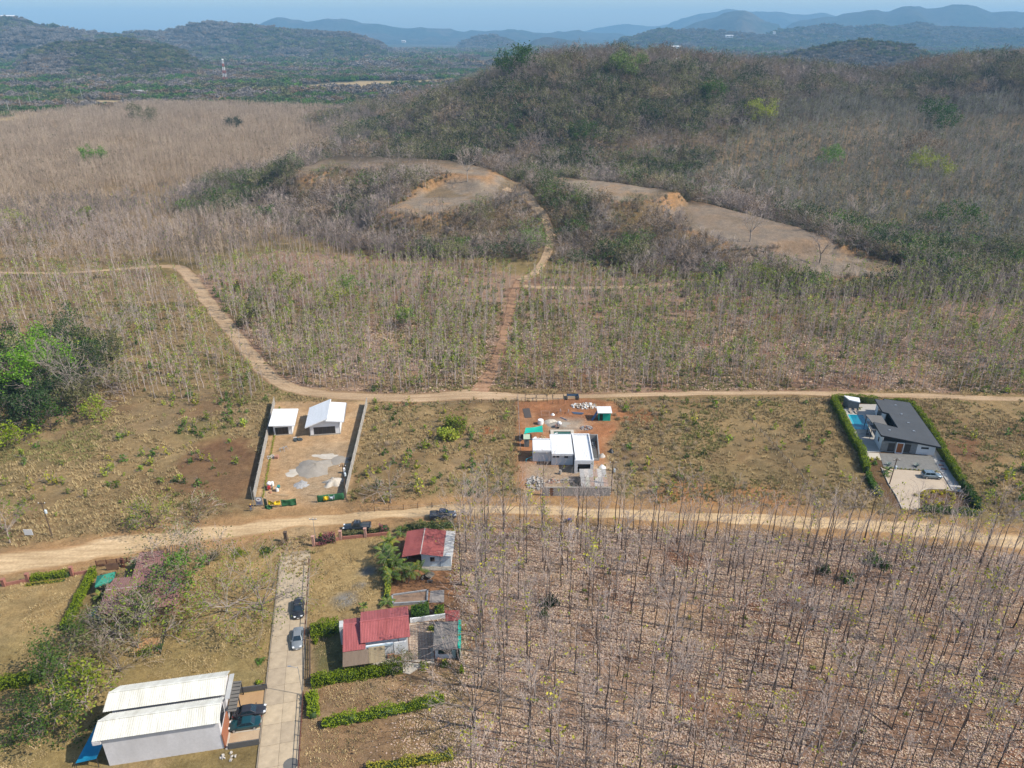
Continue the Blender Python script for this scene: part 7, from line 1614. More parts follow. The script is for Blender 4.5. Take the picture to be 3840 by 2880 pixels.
put_tree('leafy_tree', 'dark green low tree before the dusty red roof, in its centre', 'tree', tree(631, 3.8, 2.6, .2, 7, 2, 3, .12, .9, .36, 8, .45), [BARKM], [TWIGL, L_DKG], gv(300, 1352))
put_tree('bare_tree', 'small leafless tree on the near edge of the dirt road', 'tree', tree(616, 3.4, 2.0, .25, 6, 2, 3, .07, 0, .3, 4, .3), [BARKM], [TWIG, L_OLIVE], gv(424, 1186))
put_tree('leafy_tree', 'bushy green roadside tree casting a broad shadow on the road', 'tree', tree(617, 5.2, 2.9, .2, 7, 2, 3, .14, .75, .36, 6, .45), [BARK], [TWIG, L_MID], gv(335, 1140))
put_tree('leafy_tree', 'leaning roadside tree with a curved dark limb and olive crown', 'tree', tree(618, 5.4, 3.6, .22, 6, 2, 3, .17, .7, .34, 7, .5, .8, .03, .02, .6, True, (.15, 1.0), -.5), [BARK], [TWIG, L_OLIVE], gv(432, 1128))
put_tree('leafy_tree', 'green verge shrub tree left of the broad roadside tree', 'tree', tree(619, 2.6, 1.8, .15, 6, 2, 2, .08, .8, .34, 6, .35), [BARK], [TWIG, L_GREEN], gv(300, 1142))
put_tree('leafy_tree', 'tall thin tree on the far left edge by the road', 'tree', tree(620, 8.0, 2.6, .35, 7, 2, 3, .15, .6, .38, 5, .4), [BARKM], [TWIG, L_MID], gv(22, 1172))
put_tree('acacia_tree', 'wispy flat topped tree with a straight grey trunk by the road', 'tree', tree(621, 7.4, 4.0, .5, 6, 2, 3, .15, .55, .28, 6, .45, .5, .03, .02, .6, True, (.1, .8)), [BARKM], [TWIG, L_OLIVE], gv(843, 1086))
put_tree('acacia_tree', 'smaller wispy tree leaning left beside the straight grey trunk', 'tree', tree(622, 5.6, 3.0, .55, 5, 2, 3, .11, .55, .28, 6, .45, .5, .02, .02, .6, True, (.1, .8), -1.2), [BARKM], [TWIG, L_OLIVE], gv(833, 1089))
put_tree('patio_tree', 'small fine leaved olive tree on the pale patio path', 'tree', tree(623, 2.9, 1.5, .3, 6, 2, 3, .06, .9, .2, 7, .3), [BARKM], [TWIG, L_OLIVE], (-14.9, 75.0, 0))
for i, (x, y, h_, lab) in enumerate(((-6.2, 103.0, 9.5, 'pale many branched bare tree beside the upper cottage'), (-5.0, 98.2, 10.5, 'grey bare tree right of the pale roof strip'), (-5.8, 92.5, 9.0, 'thin limbed bare tree right of the bare red yard'), (-4.6, 86.0, 10.5, 'pale bare tree right of the small red hut'), (-4.9, 79.0, 11.0, 'pale bushy bare tree right of the grey shed'), (-4.2, 72.5, 10.5, 'whitish bare tree at the lower garden corner'), (-4.6, 66.0, 11.0, 'whitish spreading bare tree at the lower boundary'), (-1.5, 108.0, 10.0, 'leafy topped bare tree between pickup and block wall'), (3.0, 70.0, 11.5, 'wide pale bare tree inside the left plantation edge'), (16.0, 66.5, 12.0, 'broad whitish bare tree in the front of the plantation'), (-7.5, 108.6, 8.5, 'bare forked tree hiding the nose of the second pickup'))):
    put_tree('boundary_tree', lab, 'tree', tree(640 + i, h_, 2.8, .3, 6, 3, 2, .13, .10, .34, 3, .3, 1.1, .08, .014, .5, True, (.6, 1.35)), [BARKM], [TWIG, L_TEAK], (x, y, 0))
# the dark grove at the left edge
GR = VG(((-120, 700), (60, 720), (130, 705), (190, 740), (250, 770), (240, 830), (200, 880), (130, 920), (0, 940), (-120, 950)))
x, y, z, r = sprinkle(0, -200, -70, 130, 190, lambda x, y: inside(x, y, GR, 1), 701, 6.2)
for i in range(len(x)):
    gk = i % 5; h_ = float(r.uniform(5.5, 9.5))
    T_ = tree(720 + i, h_, h_ * .42, .25, 7, 2, 3, .2, .95, .5, 12, .5); put_tree('grove_tree', ('dark leaved tree in the dense left grove', 'olive crowned tree in the dense left grove', 'dark leaved tree in the dense left grove', 'mid green tree in the dense left grove', 'dark leaved tree in the dense left grove')[gk], 'tree', T_, [BARK], [TWIG, (L_DARK, L_OLIVE, L_DARK, L_GREEN, L_DARK)[gk]], (x[i], y[i], -.1), 1, 0, 'trees of the dense left grove')
put_tree('grove_tree', 'vivid bright green tree at the top of the dense left grove', 'tree', tree(790, 14.5, 5.0, .45, 8, 2, 3, .22, 1, .5, 30, .6), [BARK], [TWIG, L_BRIGHT], gv(92, 858))
put_tree('grove_tree', 'pale grey leafless dome tree in front of the dense left grove', 'tree', tree(791, 13.5, 6.4, .2, 11, 3, 3, .25, 0, .4, 4, .4, 1, .04, .03), [BARKP], [TWIG, L_OLIVE], gv(168, 868))
put_tree('bare_tree', 'wide grey bare tree alone among the left saplings', 'tree', tree(792, 8.5, 7.0, .15, 7, 3, 3, .25, 0, .4, 4, .4, .7, .04, .03, .6, True, (.15, .8)), [BARKP], [TWIG, L_OLIVE], gv(243, 732))
for u, v, h_, R_, lf, lab in ((40, 958, 4, 2.2, L_HEDGE, 'low bright green bush below the dense grove'), (110, 930, 4.5, 2.6, L_GREEN, 'rounded green bush at the grove corner'), (205, 905, 4, 2.3, L_MID, 'yellow green bush right of the dense grove'), (255, 850, 6, 3, L_OLIVE, 'olive tree at the right end of the grove'), (150, 735, 9, 4, L_DARK, 'dark tree standing above the grove'), (48, 505, 9, 5.5, L_MID, 'yellow green tree on the left plain'), (190, 480, 6, 3, L_MID, 'small rounded yellow green tree on the left plain'), (70, 560, 7, 4, L_OLIVE, 'olive tree left of the dirt track bend')):
    put_tree('leafy_tree', lab, 'tree', tree(int(800 + u + v), h_, R_, .2, 6, 2, 3, .15, .95, .5, 8, .5), [BARK], [TWIG, lf], gv(u, v))
L_MIXG = veg_mat('light_green_leaf', [(.10, .16, .035), (.14, .20, .045), (.18, .24, .06)], .25, .6, .1)
# trees that stand out on the plain, knoll and hill
for i, (u, v, h_, R_, lf, nm, lab) in enumerate(((203, 352, 11, 9, L_BRIGHT, 'acacia_tree', 'flat topped bright green tree alone on the left plain'), (1114, 170, 20, 8.5, L_GREEN, 'leafy_tree', 'great dark green tree on the left shoulder of the hill'), (1354, 172, 16, 8.5, L_MIXG, 'leafy_tree', 'round light green tree on the bare hilltop'), (1330, 168, 11, 6, L_DARK, 'leafy_tree', 'small dark green tree left of the round light green tree'), (1266, 313, 12, 6.5, L_GREEN, 'leafy_tree', 'green tree at the foot of the hill above the terraces'), (1092, 303, 8, 5, L_GREEN, 'leafy_tree', 'small green tree below the hill, left of centre'), (1538, 227, 13, 7, L_GREEN, 'leafy_tree', 'green tree on the right flank of the bare hill'), (1643, 268, 12, 8, L_MID, 'leafy_tree', 'yellow green tree in the right valley fold'), (2022, 285, 17, 10, L_GREEN, 'leafy_tree', 'large green tree at the top of the right grey stand'), (1792, 363, 9, 6.5, L_BRIGHT, 'leafy_tree', 'vivid green tree inside the right grey stand'), (2000, 385, 12, 9, L_MID, 'leafy_tree', 'yellow green tree in the right grey stand'), (2055, 510, 11, 9, L_GREEN, 'leafy_tree', 'wide green tree at the right end of the green belt'), (1990, 345, 12, 9, L_BROWN, 'leafy_tree', 'rust brown tree in the upper right stand'), (505, 280, 11, 4, L_DARK, 'leafy_tree', 'dark pointed tree on the far left plain'), (310, 272, 14, 13, L_OLIVE, 'leafy_tree', 'low dark grove tree in the middle of the left plain'))):
    flat = .45 if nm == 'acacia_tree' else .95
    put_tree(nm, lab, 'tree', tree(830 + i, h_, R_, .25, 8, 2, 3, h_ * .016, 1, h_ * .06, 22, h_ * .075, flat, .03, .04), [BARKM], [TWIG, lf], gv(u, v))
for i, (u, v, h_, R_, lf, lab) in enumerate(((1140, 566, 14, 6.0, L_BRIGHT if 0 else L_MIXG, 'tall green tree left of the climbing red track'), (1120, 560, 9, 4, L_DARK, 'dark green tree beside the tall green one by the track'), (1152, 548, 9, 4, L_GREEN, 'green tree leaning over the climbing track bend'), (1060, 580, 8, 4.2, L_DARK, 'dark green thicket tree below the front terrace'), (985, 570, 7, 4.2, L_OLIVE, 'olive thicket tree on the lower knoll'), (1020, 500, 10, 4, L_OLIVE, 'tall olive tree at the lip of the front terrace'), (1250, 590, 7, 3.4, L_DARK, 'dark bush tree right of the red track head'), (1320, 560, 7, 3.5, L_GREEN, 'green tree on the right knoll flank'), (715, 670, 6, 3.4, L_MID, 'leafy green clump in the middle field, left'), (760, 645, 6, 3.2, L_GREEN, 'dark green clump in the middle field, left of the red track'), (878, 705, 4.5, 2.2, L_GREEN, 'small green tree in the middle field'), (545, 705, 4, 2.4, L_OLIVE, 'olive bush right of the dirt track'), (620, 640, 7, 4, L_MID, 'yellow green tree in the left middle field'), (980, 928, 2.4, 1.5, L_MID, 'leafy clump in the open lot left of the red lot'), (968, 948, 1.8, 1.1, L_MID, 'lower leafy clump in the open lot left of the red lot'), (1545, 620, 6.5, 3.6, L_GREEN, 'green clump below the right terraces'), (1640, 615, 6, 3.4, L_MID, 'yellow green clump below the right terraces'), (1720, 630, 6.5, 3.2, L_GREEN, 'leafy tree in the right middle field'))):
    put_tree('leafy_tree', lab, 'tree', tree(860 + i, h_, R_, .25, 7, 2, 3, .14, .95, .5, 8, .5), [BARK], [TWIG, lf], gv(u, v))
for i, (u, v, h_, R_, lab) in enumerate(((1286, 388, 17, 7.5, 'tall white trunked bare tree above the terraces'), (1180, 383, 15, 6.5, 'bare tree with raised limbs above the track head'), (1010, 392, 13, 7, 'pale gnarled bare tree beside the upper terrace'), (832, 432, 12, 6, 'white stemmed bare tree left of the front terrace'), (918, 405, 10, 5, 'slender pale tree leaning over the front terrace'), (1620, 522, 11, 2.6, 'thin dead tree standing on the right terrace'), (1853, 505, 14, 8, 'dark leaning bare tree at the edge of the green belt'), (1770, 568, 9, 5, 'dark bare tree in front of the lower terrace'), (1700, 470, 13, 5, 'white stemmed tree at the back of the right terrace'), (1640, 455, 12, 6, 'bare tree above the right terrace scree'), (1590, 430, 14, 7, 'spreading bare tree at the wood edge above the right terrace'), (700, 440, 9, 4, 'grey bare tree among the left thicket'), (1030, 480, 8, 2.2, 'white dead stem below the front terrace'))):
    put_tree('bare_tree', lab, 'tree', tree(890 + i, h_, R_, .42, 6, 3, 2, .24, 0, .4, 4, .4, 1, .05, .04), [BARKP if 'dark' not in lab else BARK], [TWIG, L_OLIVE], gv(u, v))

# ---- saplings, shrubs and tufts of the open lots
SPm = [bush(900 + i, .55 + .12 * (i % 3), 1.1 + .35 * (i % 4), 26 + 6 * (i % 3), .42, 5).mesh('teak_sapling', [BARKM, (L_MID, L_GREEN, L_MID, L_TEAK)[i % 4]]) for i in range(8)]
OPEN = [(VG(((-40, 930), (200, 945), (420, 930), (545, 960), (540, 1000), (380, 1080), (300, 1120), (-40, 1150))), 75), (VG(((800, 870), (1110, 870), (1110, 1085), (760, 1085))), 85), (VG(((1340, 865), (1790, 865), (1870, 1070), (1330, 1080))), 55), (VG(((2000, 870), (2260, 870), (2290, 1150), (2130, 1090))), 45), (VG(((380, 910), (560, 880), (575, 930), (400, 945))), 22), (VG(((330, 850), (560, 850), (540, 885), (350, 900))), 14)]
n_sap = 0
for gi_, (poly, n) in enumerate(OPEN):
    xs_ = [p[0] for p in poly]; ys_ = [p[1] for p in poly]; r = np.random.default_rng(950 + gi_); c = 0
    while c < n:
        x, y = r.uniform(min(xs_), max(xs_)), r.uniform(min(ys_), max(ys_))
        if pdist(np.array([x]), np.array([y]), poly)[0] > -.5 or r.random() > .25 + fbm(np.array([x]), np.array([y]), 14, 3, 3)[0]: continue
        o = link_mesh('teak_sapling', SPm[int(r.integers(8))]); s = float(r.uniform(.6, 1.5)); o.location = (x, y, h1(x, y)); o.scale = (s, s, s * r.uniform(.8, 1.3)); o.rotation_euler = (0, 0, float(r.uniform(0, 6.28))); c += 1
        tag(o, ('leafy young sapling scattered on the dry lot at the far left', 'leafy young sapling on the open lot left of the red soil site', 'leafy young sapling on the brown open lot left of the pool hedge', 'leafy young sapling on the open ground right of the pool house hedge', 'yellow green sapling in the patch left of the small white cabin', 'green sapling at the edge of the left thicket')[gi_], 'sapling', ('saplings on the far left lot', 'saplings left of the red lot', 'saplings on the middle right lot', 'saplings right of the right hedge', 'saplings left of the cabin', 'saplings by the left thicket')[gi_])
r = np.random.default_rng(33)
BR = [bush(930 + i, 1.5, .8, 150, .28, 22).mesh('scrub_bush', [TWIGT, (STRAW, STRAWG, L_BROWN)[i % 3]]) for i in range(6)]
x, y, z, r = sprinkle(0, -130, 130, 104, 158, lambda x, y: np.maximum(.6 * inside(x, y, VG(((1335, 865), (1440, 865), (1500, 960), (1480, 1060), (1330, 1060))), 3), .55 * inside(x, y, VG(((790, 900), (900, 905), (900, 980), (775, 990))), 3)), 34, 2.2)
scatter('dry_scrub', np.stack([x, y, z], 1), BR, r.uniform(.3, .7, len(x)), 'olive brown dry scrub on the open lots', 35)
def tuft(seed, n, h, w):
    r = np.random.default_rng(seed); o = Plant(); a = r.uniform(0, 6.283, n); b = r.normal(size=(n, 3)) * .12; b[:, 2] = 0; d = np.stack([np.cos(a) * .55, np.sin(a) * .55, np.full(n, 1.0)], 1) * (h * r.uniform(.5, 1.1, n))[:, None]; s = np.stack([-np.sin(a), np.cos(a), a * 0], 1) * w
    v = np.stack([b - s, b + s, b + d * .6 + s * .7, b + d], 1).reshape(-1, 3); o.add(v, np.arange(n * 4).reshape(n, 4), 0, r.random(n)); return o
TF = [cluster([tuft(940 + i, 13, .42, .05)], .9, 6, np.random.default_rng(i), (.6, 1.3)) for i in range(4)]
TFs = [t.mesh('straw_tufts', [STRAW]) for t in TF]; TFg = [t.mesh('green_tufts', [STRAWG]) for t in TF]
NOT_GRASS = [LOT_L, LOT_C, PLOT, VG(((1800, 860), (1965, 868), (2118, 1105), (1950, 1105), (1880, 1060)))]
def grass_d(x, y):
    a = .25 + .95 * sstep(.38, .62, fbm(x, y, 13, 36, 4))
    for p in NOT_GRASS: a = a * (pdist(x, y, p) > .4)
    for p in (LAWN_L, LAWN_M, LAWN_B, LOT_B, YARD_B): a = a * np.where(pdist(x, y, p) < .3, .0, 1)
    a = a * (pdist(x, y, ROAD_C, False) > 4.6)
    q = VG(((400, 985), (430, 950), (520, 940), (560, 950), (552, 1060), (540, 1100), (470, 1085), (385, 1050))); return a * np.where(pdist(x, y, q) < 0, .12, 1)
x, y, z, r = sprinkle(0, -140, 140, 96, 232, grass_d, 37, 1.35); k = clear_of_tracks(x, y, .3); x, y, z = x[k], y[k], z[k]; m = fbm(x, y, 20, 38, 3) + r.normal(size=len(x)) * .06 > .57
scatter('dry_grass', np.stack([x[~m], y[~m], z[~m]], 1), TFs, r.uniform(.6, 1.3, (~m).sum()), 'dry straw grass on the open lots', 39); scatter('green_grass', np.stack([x[m], y[m], z[m]], 1), TFg, r.uniform(.6, 1.3, m.sum()), 'greenish grass patches on the open lots', 40)
# low dry scrub on the banks before the terraces
x, y, z, r = sprinkle(0, -150, 260, 235, 400, lambda x, y: (spine(x, y, KNOLL)[0] < 75) * np.where(low_front(x, y) < .9, .8, .35) * (.35 + .65 * (fbm(x, y, 10, 52, 3) > .42)), 53, 2.1); k = knoll_terrace(x, y, 1.0) & clear_of_tracks(x, y, .5); x, y, z = x[k], y[k], z[k]
BK = [bush(985 + i, 1.5, 1.9, 130, .4, 22).mesh('bank_scrub', [(TWIG, TWIGL, TWIGG)[i % 3], (L_OLIVE, L_BROWN, L_OLIVE, STRAW)[i % 4]]) for i in range(8)]
scatter('bank_scrub', np.stack([x, y, z], 1), BK, r.uniform(.4, 1.1, len(x)) * np.where(low_front(x, y) < .9, .75, 1.1), 'dry brown and olive scrub on the terrace banks', 54)
# undergrowth of the young teak field
US = [bush(945 + i, .9, 1.5 + .3 * (i % 3), 60, .42, 5).mesh('field_bush', [BARKM, (L_MID, L_GREEN, L_MID, L_OLIVE)[i % 4]]) for i in range(6)]
def under_d(x, y): d = np.hypot(0, y - 232); return np.clip(inside(x, y, MID, 1) * (.04 + .5 * (np.abs(y - 236) < 16) * (fbm(x, y, 16, 48, 3) > .48) + .22 * (fbm(x, y, 11, 49, 3) > .6)) + inside(x, y, LEFTMID, 1) * .06, 0, 1)
x, y, z, r = sprinkle(0, -190, 190, 150, 262, under_d, 50, 2.6); k = clear_of_tracks(x, y, .3); x, y, z = x[k], y[k], z[k]
scatter('field_undergrowth', np.stack([x, y, z], 1), US, r.uniform(.5, 1.35, len(x)), 'green undergrowth between the young teaks', 51)
SH = [cluster([tuft(995 + i, 9, .14, .035)], .8, 9, np.random.default_rng(60 + i), (.6, 1.4)) for i in range(4)]; SHm = [t.mesh('lawn_tufts', [STRAW]) for t in SH]
def lawn_d(x, y): return np.clip(sum(inside(x, y, p, .4) for p in (LAWN_L, LAWN_M, LAWN_B, LOT_B)), 0, 1) * sstep(.36, .6, fbm(x, y, 4, 57, 3))
x, y, z, r = sprinkle(0, -95, -5, 44, 108, lawn_d, 58, 1.1); k = np.ones(len(x), bool)
for q in ([qd(-.5, -.2), qd(18.2, -.2), qd(18.2, 9), qd(-.5, 9)], [(-25.5, 38), (-20.5, 39), (-34, 102), (-39.5, 101)], [(-25.5, 73.5), (-10, 75), (-10, 86), (-26, 84)], [(-62.5, 83.5), (-50, 85), (-54, 98), (-62, 98)]): k &= pdist(x, y, q) > .2
x, y, z = x[k], y[k], z[k]; scatter('lawn_grass', np.stack([x, y, z], 1), SHm, r.uniform(.6, 1.4, len(x)), 'short dry straw grass on the lawns', 59)
# dead teak leaves on the plantation floor
r = np.random.default_rng(44); n = 300000; x = r.uniform(-30, 110, n); y = r.uniform(40, 110, n)
k = in_view(x, y, x * 0, .06) & (r.random(n) < np.maximum(inside(x, y, PLOT, 1.2), .5 * inside(x, y, LOT_B, 1) * sstep(-18, -8, x)) * (.25 + 1.1 * sstep(.36, .55, fbm(x, y, 5, 45, 3)))); x, y = x[k], y[k]
v, q = leaves(np.stack([x, y, .04 + r.random(len(x)) * .07], 1), .29, r, .8); tag(link_mesh('leaf_litter', arrays_mesh('leaf_litter', v, q, None, r.random(len(q)), [LITTER])), 'pinkish tan dead leaves covering the plantation floor', kind='stuff')
n = 90000; x = r.uniform(-120, 160, n); y = r.uniform(150, 215, n); k = in_view(x, y, x * 0, .03) & (r.random(n) < inside(x, y, MID, 1.2) * (.2 + 1.1 * sstep(.4, .6, fbm(x, y, 7, 46, 3)))) & clear_of_tracks(x, y, .2); x, y = x[k], y[k]
v, q = leaves(np.stack([x, y, height(x, y) + .06 + r.random(len(x)) * .12], 1), .55, r, .7); tag(link_mesh('leaf_litter', arrays_mesh('leaf_litter', v, q, None, r.random(len(q)), [LITTER])), 'reddish dead leaves on the floor of the young teak field', kind='stuff')
# seedlings under the tall teaks
SD = [bush(960 + i, .45, .7, 22, .34, 3).mesh('seedling', [BARKM, (L_TEAK, L_MID)[i % 2]]) for i in range(4)]
x, y, z, r = sprinkle(0, -6, 110, 44, 108, lambda x, y: inside(x, y, PLOT, 1) * .09, 47, 2.2)
for i in range(min(len(x), 190)):
    o = link_mesh('seedling', SD[i % 4]); s = float(r.uniform(.6, 1.2)); o.location = (x[i], y[i], 0); o.scale = (s, s, s); tag(o, 'small yellow green seedling on the leaf litter under tall teaks', 'seedling', 'seedlings under the tall teaks')
for i, (u, v, s, lab) in enumerate(((1190, 1305, 1.6, 'dark green feathery bush among the left tall teaks'), (1175, 1330, 1.0, 'low dark bush below the feathery bush among the teaks'), (1885, 1215, 1.7, 'dark green bush among the right tall teaks'), (1780, 1235, 1.3, 'green bush left of the largest one among the right teaks'), (1830, 1255, 1.5, 'grey green bush among the right tall teaks'), (1910, 1225, 1.2, 'small green bush at the right of the dark teak bush'))):
    o = link_mesh('shrub', bush(970 + i, 1.0, 1.1, 260, .26, 8).mesh('shrub', [BARK, L_GREEN if i % 3 else L_DARK])); o.location = gv(u, v); o.scale = (s, s, s); tag(o, lab, 'shrub')

# ---- hedges and garden plants
def hedge(path, w, h, label, leaf=None, seed=0, dens=95, ls=.21, wob=.3, name='hedge', cat='hedge'):
    leaf = leaf or L_HEDGE; r = np.random.default_rng(seed); P_ = [Vector((*p[:2], 0)) for p in path]; o = Plant(); cv = []; cq = []; C = []
    for a, b in zip(P_[:-1], P_[1:]):
        L = (b - a).length; d = (b - a) / L; nn = Vector((-d.y, d.x, 0)); n = int(L * (w + 2 * h) * dens)
        s = r.random(n) * L; t = r.uniform(-1, 1, n); e = r.random(n); top = np.abs(t) < w / (w + 2 * h) * 1.0
        uu = np.where(top, t * (w + 2 * h) / w, np.sign(t)); zz = np.where(top, 1.0, (1 - np.abs(t)) / (1 - w / (w + 2 * h) + 1e-6))
        k = r.random(n) ** 2 * .30; wv = 1 + wob * (vnoise(s + 50 * seed, s * 0 + 3, 1.3, seed) - .5) * 2; wv2 = 1 + wob * (vnoise(s + 50 * seed, t * 2, .9, seed + 4) - .5) * 2
        lat = uu * w / 2 * wv2 * (1 - k) + r.normal(size=n) * .07; z = h * zz * wv * (1 - k * .5) + r.normal(size=n) * .06
        C.append(np.stack([a.x + d.x * s + nn.x * lat, a.y + d.y * s + nn.y * lat, np.maximum(z, .04)], 1))
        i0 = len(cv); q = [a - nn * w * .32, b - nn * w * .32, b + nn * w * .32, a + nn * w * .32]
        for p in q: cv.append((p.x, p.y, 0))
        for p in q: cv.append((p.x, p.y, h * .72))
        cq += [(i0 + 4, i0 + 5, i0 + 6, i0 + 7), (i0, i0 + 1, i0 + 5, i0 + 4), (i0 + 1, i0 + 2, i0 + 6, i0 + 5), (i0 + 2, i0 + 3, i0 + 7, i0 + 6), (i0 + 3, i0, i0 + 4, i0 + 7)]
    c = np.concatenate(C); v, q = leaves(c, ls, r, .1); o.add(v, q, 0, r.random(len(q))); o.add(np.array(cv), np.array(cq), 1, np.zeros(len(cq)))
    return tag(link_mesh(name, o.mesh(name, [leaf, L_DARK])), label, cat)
hedge([(-29.7, 82.3), (-25.7, 83.2)], 2.1, 1.5, 'short thick bright hedge on the left of the red roofed house', seed=1); hedge([(-27.3, 73.0), (-21, 74.3), (-15.2, 75.5)], 1.5, 1.35, 'long bright green hedge in front of the brown porch roof', seed=2); hedge([(-26.7, 71.1), (-25.7, 67.4)], 1.3, 1.2, 'short bright hedge along the lane fence', seed=3, wob=.35)
hedge([(-24.3, 66.4), (-20, 67.2), (-14, 68.7), (-9.0, 70.1)], 1.25, 1.1, 'uneven row of bright shrubs between the two lower garden plots', seed=4, wob=.55, dens=75); hedge([(-17.5, 60.0), (-12, 60.9), (-7.2, 61.8)], 1.0, .9, 'yellow green hedge at the bottom edge below the leafy plot', L_TEAK, 5, 80, wob=.5)
hedge([(-15.3, 86.0), (-12.6, 86.4)], 2.0, 1.8, 'rounded green shrubs behind the low white garden wall', L_GREEN, 6, 80, wob=.4); hedge([(-11.8, 86.5), (-10.4, 86.6)], 1.4, 1.6, 'yellow green shrub at the right end of the white garden wall', L_MID, 7, 80, wob=.4)
hedge([(-21.3, 104.6), (-20.4, 98), (-19.6, 90)], .8, .9, 'narrow clipped hedge under the row of palms', L_MID, 8, 80); hedge([(-78.0, 94.1), (-72.4, 95.2)], 1.1, .95, 'clipped green hedge between two piers at the far left', seed=9); hedge([(-78.2, 92.9), (-72.6, 94.1)], .7, .18, 'bright low ground plants in front of the clipped left hedge', L_TEAK, 19, 60)
hedge([(-68.6, 95.8), (-67.6, 89.5), (-66.3, 82.8)], 1.0, 1.4, 'tall narrow hedge between the dry lawn and the green canopy', seed=10); hedge([(-74, 71.8), (-69, 72.8), (-64.5, 73.8)], 1.6, 1.3, 'bright hedge at the left edge above the shaded lawn', seed=11)
hedge([(-30.0, 105.6), (-26.0, 106.2)], 1.0, .8, 'dull olive verge hedge beside the parked dark pickup', L_OLIVE, 12, 70); hedge([(-25.3, 106.3), (-21.8, 107.0)], 1.0, 1.1, 'shaded green verge hedge right of the dark pickup', L_OLIVE, 13, 70); hedge([(-19, 107.5), (-10.5, 108.6)], 1.6, 1.2, 'dry olive shrubs behind the upper red roof', L_OLIVE, 14, 50, wob=.6)
hedge([(-33.6, 103.7), (-30.9, 104.6)], 1.7, 1.5, 'bare reddish bougainvillea with magenta flowers by the gate pier', L_PINK, 15, 60, .2, .5, 'bougainvillea', 'shrub'); hedge([(-23.5, 106.7), (-22.2, 107.0)], 1.2, 1.8, 'flowering magenta bougainvillea right of the parked pickup', L_PINK, 16, 60, .2, .5, 'bougainvillea', 'shrub')
hedge([(-33.6, 104.4), (-33.2, 104.5)], .8, 1.7, 'bright green shrub beside the twin pipe pole', L_HEDGE, 17, 90, name='shrub', cat='shrub')
hh = lambda *pts: [L4(x_, y_, 1.0) for x_, y_ in pts]
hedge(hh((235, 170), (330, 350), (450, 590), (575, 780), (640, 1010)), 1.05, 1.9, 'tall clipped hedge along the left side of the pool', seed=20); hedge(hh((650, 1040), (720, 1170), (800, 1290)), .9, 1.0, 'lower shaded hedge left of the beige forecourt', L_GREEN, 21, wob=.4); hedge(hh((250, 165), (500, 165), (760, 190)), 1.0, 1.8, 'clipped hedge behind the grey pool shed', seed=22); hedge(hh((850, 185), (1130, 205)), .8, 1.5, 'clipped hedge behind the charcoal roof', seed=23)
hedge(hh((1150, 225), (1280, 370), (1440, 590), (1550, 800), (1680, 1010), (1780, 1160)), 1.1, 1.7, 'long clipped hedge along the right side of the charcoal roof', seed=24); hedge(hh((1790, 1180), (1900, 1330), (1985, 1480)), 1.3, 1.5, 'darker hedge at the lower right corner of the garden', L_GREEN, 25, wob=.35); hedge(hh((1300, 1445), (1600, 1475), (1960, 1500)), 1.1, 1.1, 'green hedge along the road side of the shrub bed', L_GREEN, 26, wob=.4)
YS = [bush(980 + i, .5, .55, 110, .2, 4).mesh('yellow_shrub', [BARKM, L_YELLOW]) for i in range(4)]
r = random.Random(8); ring = [(1300, 1320), (1330, 1290), (1365, 1270), (1420, 1275), (1470, 1262), (1520, 1290), (1570, 1275), (1620, 1290), (1660, 1310), (1668, 1350), (1650, 1395), (1610, 1420), (1540, 1400), (1480, 1415), (1400, 1420), (1330, 1390), (1290, 1360), (1360, 1330)]
for i, (a, b) in enumerate(ring):
    o = link_mesh('yellow_shrub', YS[i % 4]); p = L4(a, b, .3); s = r.uniform(.8, 1.25); o.location = (p.x, p.y, 0); o.scale = (s, s, s); tag(o, 'yellow leaved shrub in the ring of the curved garden bed', 'shrub', 'yellow shrubs of the curved garden bed')
for i, (a, b, lab) in enumerate(((640, 890, 'left yellow shrub at the pale path end'), (695, 885, 'middle yellow shrub at the pale path end'), (760, 880, 'right yellow shrub at the pale path end'), (1215, 1310, 'yellow green shrub at the forecourt mouth'))):
    o = link_mesh('yellow_shrub', YS[i % 4]); p = L4(a, b, .3); o.location = (p.x, p.y, 0); tag(o, lab, 'shrub')
tag(link_mesh('ground_plants', (lambda g: (g.add(*leaves(np.stack([np.interp(np.linspace(0, 1, 1400), [0, 1], [-47.6, -55.2]) + rng.normal(size=1400) * .12, np.interp(np.linspace(0, 1, 1400), [0, 1], [117.5, 155.5]) + rng.normal(size=1400) * .1, np.abs(rng.normal(size=1400)) * .18], 1), .22, rng, .3), 0, rng.random(1400)), g.mesh('ground_plants', [L_MID]))[1])(Plant())), 'strip of low green plants along the inside of the left precast wall', kind='stuff')
def rosette(name, label, cat, x, y, n, L, w, m, seed, tilt=.8):
    r = random.Random(seed); t = thing(name, label, cat, (x, y, 0))
    for k in range(n):
        a = 6.283 * k / n + r.uniform(-.2, .2); e = r.uniform(tilt * .5, tilt * 1.4); d = Vector((math.cos(a) * math.cos(e), math.sin(a) * math.cos(e), math.sin(e))); s = Vector((-math.sin(a), math.cos(a), 0)) * w; b = Vector((x, y, .05))
        MB().face([b - s * .6, b + s * .6, b + d * L * .6 + s, b + d * L, b + d * L * .6 - s]).build('leaf', m, t)
AG = mat('agave_leaf', (.19, .25, .23), (.15, .20, .18), 3, .6)
p = L4(895, 965); rosette('agave', 'left grey agave on the gravel yard', 'agave', p.x, p.y, 14, .95, .09, AG, 1); p = L4(1225, 980); rosette('agave', 'right grey agave on the gravel yard', 'agave', p.x, p.y, 14, .95, .09, AG, 2)
